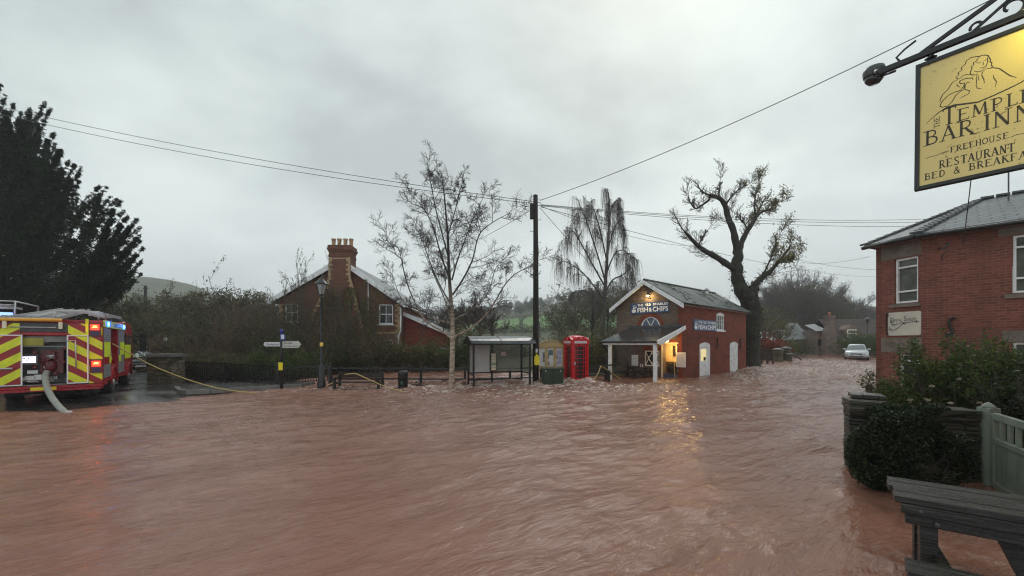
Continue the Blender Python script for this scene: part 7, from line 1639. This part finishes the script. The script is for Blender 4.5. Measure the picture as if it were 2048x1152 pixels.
# dark mass of trees behind the fire engine and beyond the bank
def roundtree(name, x, y, h, w, leaf, n, size, label, group, twigm=None, z0=None, bare=False, trunk=.16, crown0=.25):
    z0 = tz(x, y) if z0 is None else z0; e = empty(name, (x, y, z0), rng.uniform(0, 6), label, 'tree', group); T_ = Tree(); T_.limb([[0, 0, -.5], [.05*h*.1, 0, h*.3], [0, 0, h*.7]], trunk, trunk*.45, 8)
    for k in range(13 if not bare else 15):
        an = rng.uniform(0, 6.28); z_ = h*rng.uniform(crown0, .62); L = w*.5*rng.uniform(.7, 1.1)*(1.25 - .5*abs(z_/h - .45))
        T_.grow([0, 0, z_], [math.cos(an), math.sin(an), rng.uniform(.5, 1.4)], max(L, h*.30), trunk*.42, 3 if bare else 2, .35, .15, (5, 5, 4), .62, .5, 0, .2, 4, .014 if bare else .012)
    T_.build('trunk', twigm or M['twig_grey'], e)
    if n:
        S = T_.samples(int(n*.55), .06, .18); u = rvec(int(n*.45)); B = u*(rng.random(len(u))**.4)[:, None]*np.array([w*.5, w*.5, h*.40]) + np.array([0, 0, h*.58]); B = B[vnoise(B[:, 0]*.9+x, B[:, 2]*.9+B[:, 1]*.7) > -.3]
        leaves('crown', np.concatenate([S, B]), size, leaf, e)
    return e
for px_, D_, h_, w_, lf, lb in ((205, 33, 5.6, 5.5, 'b', 0), (250, 34, 6.4, 5, 'b', 0), (300, 36, 5.8, 5.0, 'b', 0), (345, 34, 3.8, 4.6, 'b', 0), (160, 32, 6.2, 6, 'b', 0), (100, 31, 6.2, 6, 'b', 0), (40, 30, 6.4, 6, 'b', 0), (-30, 30, 6.4, 6, 'b', 0), (275, 31, 3.2, 4, 'b', 0), (330, 30, 3.0, 3.6, 'b', 0), (230, 29, 3.4, 4, 'b', 0), (180, 30, 3.6, 4, 'b', 0)):
    roundtree('dark_tree', PX(px_, D_), D_, h_, w_, M['leaf_bramble'] if px_ > 190 else M['leaf_conifer'], 3600, .085, 'murky dark tree in the mass behind the fire engine and dark car', 'dark trees behind the fire engine')
for px_, D_, h_, w_ in ((330, 46, 6.2, 5), (362, 44, 6.2, 5), (395, 46, 6.6, 5), (430, 44, 6.4, 5), (465, 44, 6.8, 4.5), (505, 45, 6.6, 4.5), (535, 44, 6.2, 4)):
    roundtree('bank_tree', PX(px_, D_), D_, h_*1.22, w_, M['leaf_far'], 4600, .11, 'dull green brown tree beyond the bank, left of the brick house', 'trees beyond the bank')
# thin young trees in front of the house
for px_, D_, h_, tp in ((612, 24.5, 7.2, 505), (640, 25, 7.6, 500), (655, 24, 6.0, 540), (585, 25, 6.4, 540), (742, 24, 5.0, 610), (690, 23.5, 4.8, 620), (705, 24.6, 5.6, 600), (728, 24.8, 5.2, 600), (625, 23.8, 4.6, 600), (600, 23.6, 5.0, 600), (668, 25, 6.0, 560)):
    e = empty('sapling', (PX(px_, D_), D_, .4), 0, 'spindly bare sapling growing before the brick house gable', 'sapling', 'saplings before the brick house'); T_ = Tree()
    for k in range(3): T_.grow([rng.normal()*.2, rng.normal()*.2, -.3], [rng.normal()*.10, rng.normal()*.1, 1], h_*rng.uniform(.7, 1), .035, 2, .3, .06, (4, 14), .42, .22, 0, .25, 4, .007)
    T_.build('stems', M['twig'], e); leaves('few_leaves', T_.samples(500 if px_ < 660 else 1400, .02, .05), .048, M['leaf_bramble'], e)
# creeper on the gable wall
cv = []
for _ in range(9000):
    x_ = rng.normal()*1.4 + .3; z_ = rng.random()**1.2*5.6
    if abs(x_) < 3.6 and vnoise(np.array([x_*1.3+5]), np.array([z_*.9]))[0] > -.12: cv.append((x_, -.46 - rng.random()*.22, z_))
cr = leaves('creeper', np.array(cv), .055, M['leaf_bramble'], None); cr.location = HS.location; cr.rotation_euler = HS.rotation_euler; tag(cr, 'straggling brown creeper climbing the flared chimney of the brick house', 'creeper')
# screen of shrubs behind the phone box and shop
for px_, D_, h_, w_, m_, n_ in ((1130, 30, 2.7, 3.0, 'leaf_laurel', 3000), (1165, 28, 2.7, 2.6, 'leaf_yellow', 3000), (1190, 27, 2.3, 2.4, 'leaf_yellow', 3400), (1215, 27.5, 2.8, 2.2, 'leaf_laurel', 3200), (1232, 29.5, 2.6, 2.2, 'leaf_hedge', 2600), (1150, 26.5, 1.9, 2.2, 'leaf_laurel', 2400)):
    shrub('bank_shrub', PX(px_, D_), D_, w_, h_, 'olive and gold shrub on the far bank behind the red phone box', 'shrub', M[m_], n_, .055, 26, group='shrubs behind the phone box', z0=.3)
# dark bare tree mass behind the weeping birch, and behind the white birch
for px_, D_, h_, w_ in ((1150, 62, 9.0, 8), (1185, 60, 9.6, 8), (1215, 64, 9.4, 8), (1240, 62, 9.0, 8), (1265, 60, 8.6, 7), (1120, 66, 7.5, 7)):
    roundtree('wood_edge_tree', PX(px_, D_), D_, h_, w_, M['leaf_far'], 3200, .13, 'murky olive tree in the clump seen through the weeping birch', 'trees behind the weeping birch', M['twig_far'])
for px_, D_, h_, w_ in ((912, 40, 5.4, 3.0), (938, 38, 6.2, 2.6), (960, 40, 6.0, 2.8), (985, 42, 4.8, 3.0), (890, 44, 4.6, 4)):
    roundtree('bare_tree', PX(px_, D_), D_, h_, w_, None, 0, 0, 'fine twigged bare tree behind the white birch and bus shelter', 'bare trees behind the bus shelter', M['twig'], bare=True)
for px_, D_, h_, w_ in ((1350, 46, 7.0, 5), (1395, 45, 7.6, 5.5), (1430, 44, 7.4, 5), (1370, 50, 8, 6), (1560, 50, 4.4, 4), (1530, 48, 5.6, 5)):
    roundtree('autumn_tree', PX(px_, D_), D_, h_, w_, M['leaf_yellow'], 1500, .08, 'half bare tree with yellowing leaves behind the chip shop roof', 'yellowing trees behind the chip shop', M['twig'])
# red hedge, green garden hedges
for px_, D_, h_, w_, m_, lb, nm, n_ in ((1525, 38.5, 2.0, 3.0, 'leaf_red', 'rust red autumn hedge above the brown board fence, left half', 'red_hedge', 4200), (1552, 39.5, 1.95, 3.0, 'leaf_red', 'rust red autumn hedge above the brown board fence, right half', 'red_hedge', 4200),
      (1587, 44, 1.9, 2.4, 'leaf_hedge', 'small green bush left of the stone cottage wing', 'garden_bush', 2600), (1705, 45, 2.3, 4.0, 'leaf_hedge', 'green garden hedge behind the silver car, left part', 'garden_hedge', 4200), (1740, 43, 2.6, 4.2, 'leaf_hedge', 'green garden hedge behind the silver car, right part', 'garden_hedge', 4600), (1775, 42, 2.4, 4, 'leaf_hedge', 'green garden hedge running behind the surgery corner', 'garden_hedge', 3000)):
    shrub(nm, PX(px_, D_), D_, w_, h_, lb, 'hedge', M[m_], n_, .07, 20, z0=.5, hollow=.25)
# --- foreground planting right
def clump(C, R_, n): u = rvec(n); return np.array(C) + u*(rng.random(n)**.3)[:, None]*np.array(R_)
CB_ = empty('clipped_bush', (PX(1812, 5.55), 5.55, 0), 0, 'dark rounded box bush in front of the drystone wall beside the gate', 'bush'); T_ = Tree()
for k in range(40): T_.grow([rng.normal()*.12, rng.normal()*.1, -.1], [rng.normal()*.22, rng.normal()*.18, .9], rng.uniform(.5, .85), .012, 2, .2, .15, (5, 6), .6, .4, 0, .2, 4, .0025)
T_.build('stems', M['twig'], CB_)
C = np.concatenate([clump((-.05, 0, .56), (.78, .30, .56), 36000), clump((-.35, .05, .45), (.36, .26, .42), 9000), clump((.45, .05, .42), (.36, .24, .46), 9000), clump((.0, .0, 1.0), (.50, .24, .16), 5000), clump((.12, .25, 1.10), (.5, .14, .10), 3000), clump((-.62, -.02, .42), (.16, .2, .3), 1500), clump((.70, -.05, .5), (.2, .18, .35), 2500), clump((.25, -.1, 1.16), (.22, .16, .12), 1800), T_.samples(9000, .02, .03)])
C = C[(C[:, 2] > -.05) & (vnoise(C[:, 0]*5, C[:, 2]*5 + C[:, 1]*3) > -.55)]; leaves('leaves', C, .020, M['leaf_box'], CB_, .6)
def tallhedge(name, pxa, D_, w_, h_, label, n, mat, seed):
    e = empty(name, (PX(pxa, D_), D_, .0), 0, label, 'hedge'); T_ = Tree()
    for k in range(34): T_.grow([rng.uniform(-.5, .5)*w_, rng.uniform(-.3, .3), .3], [rng.normal()*.22, rng.normal()*.22, 1], h_*rng.uniform(.55, 1.12)*.86, .014, 2, .35, .12, (5, 7), .55, .34, 0, .2, 4, .003)
    T_.build('stems', M['twig'], e); S = T_.samples(int(n*.6), .012, .04); B = clump((0, .1, h_*.52), (w_*.6, .5, h_*.40), int(n*.4)); C = np.concatenate([S, B]); C = C[vnoise(C[:, 0]*3 + seed, C[:, 2]*3.4) > -.5]
    leaves('leaves', C, .033, mat, e, .5); return e, T_
h1, t1 = tallhedge('garden_shrub', 1868, 8.0, 1.4, 1.3, 'leafy shrub behind the drystone wall, lower left part below the surgery sign', 15000, M['leaf_hedge'], 1)
h2, t2 = tallhedge('garden_shrub', 1925, 7.6, 1.4, 1.95, 'tallest leafy green shrub behind the wall under the iron wall anchor', 17000, M['leaf_hedge'], 5)
h3, t3 = tallhedge('garden_shrub', 2015, 7.2, 1.4, 1.9, 'leafy green shrub behind the garden gate at the right edge', 16000, M['leaf_hedge'], 9)
h5, t5 = tallhedge('garden_shrub', 2040, 6.5, 1.1, 1.25, 'dense dark shrub right behind the slats of the green gate', 9000, M['leaf_box'], 3)
h4, t4 = tallhedge('garden_shrub', 1795, 8.6, .8, 1.1, 'low shrub with pale seed heads at the foot of the surgery corner', 5000, M['leaf_laurel'], 12)
for (px_, py_, D_) in ((1855, 800, 6.7), (1900, 806, 6.6), (1882, 812, 6.4), (1960, 806, 6.5), (1918, 758, 7.2), (1864, 772, 7.2), (1820, 800, 7.0)):
    p = P(px_, py_, D_); e = empty('flower_head', p, 0, 'pale pinkish flower head on the shrubs above the drystone wall', 'flower', 'pale flower heads on the garden shrubs'); C = clump((0, 0, 0), (.04, .035, .022), 45); leaves('petals', C, .012, M['flower'], e, .8)
    mb = MB(); mb.tube([(0, 0, -.01), (.01, .02, -.14)], .004, 5); mb.build('stalk', M['twig'], e)
# --- far woods: a few tree meshes copied over the slopes
def proto_wood(kind, h, w):
    e = bpy.data.objects.new('wood_tree', None); T_ = Tree(); T_.limb([[0, 0, -1.5], [0, 0, h*.4], [0, 0, h*.8]], .2, .06, 5)
    for k in range(16):
        an = rng.uniform(0, 6.28); z_ = h*rng.uniform(.2, .75); T_.grow([0, 0, z_], [math.cos(an), math.sin(an), rng.uniform(.6, 1.5)], h*.30, .07, 2, .4, .14, (5, 5), .6, .5, 0, .2, 4, .022)
    a = T_.build('trunk', M['twig_far'], e); ms_ = [a]
    if kind != 'bare':
        u = rvec(2600); B = u*(rng.random(2600)**.45)[:, None]*np.array([w*.5, w*.5, h*.38]) + np.array([0, 0, h*.58]); B = B[vnoise(B[:, 0]*.6, B[:, 2]*.6+B[:, 1]*.5) > -.3]
        ms_.append(leaves('crown', B, .20, M['leaf_far'] if kind == 'leaf' else M['leaf_farev'], e, .6))
    else:
        ms_.append(leaves('crown', T_.samples(2200, .04, .35), .22, M['leaf_farbare'], e, .10))
    return e, ms_
protos = [proto_wood('bare', 11, 8), proto_wood('bare', 12, 9), proto_wood('leaf', 9, 8), proto_wood('bare', 10, 8), proto_wood('ever', 9, 6), proto_wood('leaf', 10, 8)]
used = set()
def plant(k, x, y, s, label, group, cat='tree'):
    e, ms_ = protos[k]
    if k in used:
        r_ = e.copy(); COL.objects.link(r_)
        for q_ in ms_: c_ = q_.copy(); COL.objects.link(c_); c_.parent = r_
    else: COL.objects.link(e); used.add(k); r_ = e
    r_.location = (x, y, tz(x, y)); r_.scale = (s, s, s*rng.uniform(.9, 1.1)); r_.rotation_euler = (0, 0, rng.uniform(0, 6.28)); tag(r_, label, cat, group)
def edge_y(px): return float(np.interp(px, [1480, 1540, 1600, 1660, 1690, 1730, 1765, 1800, 1900], [615, 562, 545, 560, 590, 600, 612, 600, 590]))
WG = 'trees of the wood on the right hillside'; WL = 'grey brown bare tree in the hillside wood behind the stone cottage'
for row, (D_, stepx) in enumerate(((78, 17), (90, 15), (104, 15), (120, 16))):
    px_ = 1500 + row*5
    while px_ < 1830:
        ey = edge_y(px_) + (3-row)*11 + rng.normal()*5; x = PX(px_, D_); g = tz(x, D_); hh = H + (HZ-ey)*D_/F - g
        if hh > 3: plant(int(rng.choice([0, 1, 3, 0, 1, 3, 2, 5])), x, D_, hh/11.5, WL, WG)
        px_ += stepx*rng.uniform(.8, 1.25)
for row, (D_, stepx) in enumerate(((255, 13), (285, 12), (330, 12), (380, 12), (430, 12))):      # wood on the hill beyond the pasture
    px_ = 860 + row*3
    while px_ < 1300:
        x = PX(px_, D_); plant(int(rng.choice([2, 5, 0, 4, 3])), x, D_, rng.uniform(.8, 1.2), 'hazy tree in the wood on the far hill beyond the green pasture', 'trees on the far hill'); px_ += stepx*rng.uniform(.8, 1.3)*(330/D_)*1.25
for px_, D_, s_ in ((870, 90, .6), (905, 95, .65), (1010, 130, .5), (1045, 135, .55), (800, 85, .7), (840, 80, .6), (1075, 140, .6), (985, 120, .5), (1480, 75, .7), (1505, 80, .7), (1450, 85, .9), (560, 80, .55), (520, 85, .6), (480, 90, .6), (395, 85, .55), (350, 80, .55), (320, 90, .6)):
    plant(int(rng.integers(0, 6)), PX(px_, D_), D_, s_, 'single tree standing out in the valley fields between house and hills', 'scattered valley trees')
# hedgerows bounding the pasture
def hedgerow(pxs, Ds, h, label):
    C = []
    for p, D_ in zip(np.linspace(*pxs, 150), np.linspace(*Ds, 150)):
        x = PX(p, D_); z = tz(x, D_); C.append(np.array([x, D_, z+h*.5]) + rng.normal(size=(34, 3))*np.array([.8, .5, h*.33]))
    o = leaves('field_hedge', np.concatenate(C), .28, M['leaf_bramble'], None, .6); tag(o, label, 'hedge')
hedgerow((930, 1260), (236, 252), 3.0, 'dark field hedge along the top of the green pasture'); hedgerow((930, 1260), (146, 146), 2.6, 'dark field hedge along the bottom of the green pasture')
# floating debris caught on the railings
for px_, D_, nm in ((535, 18.3, 'debris caught at the foot of the finger post'), (936, 18.9, 'dark branch debris caught on the fence left of the bus shelter'), (835, 19.0, 'dark twig debris caught on the fence behind the litter bin')):
    e = empty('flood_debris', (PX(px_, D_), D_, .05), 0, nm, 'debris'); T_ = Tree()
    for k in range(12): T_.grow([rng.normal()*.1, rng.normal()*.1, 0], [rng.normal(), rng.normal()*.4, .25], rng.uniform(.3, .7), .014, 1, 0, .2, (5,), .8, .5, 0, .1, 4, .005)
    T_.build('sticks', M['blackmatt'], e)
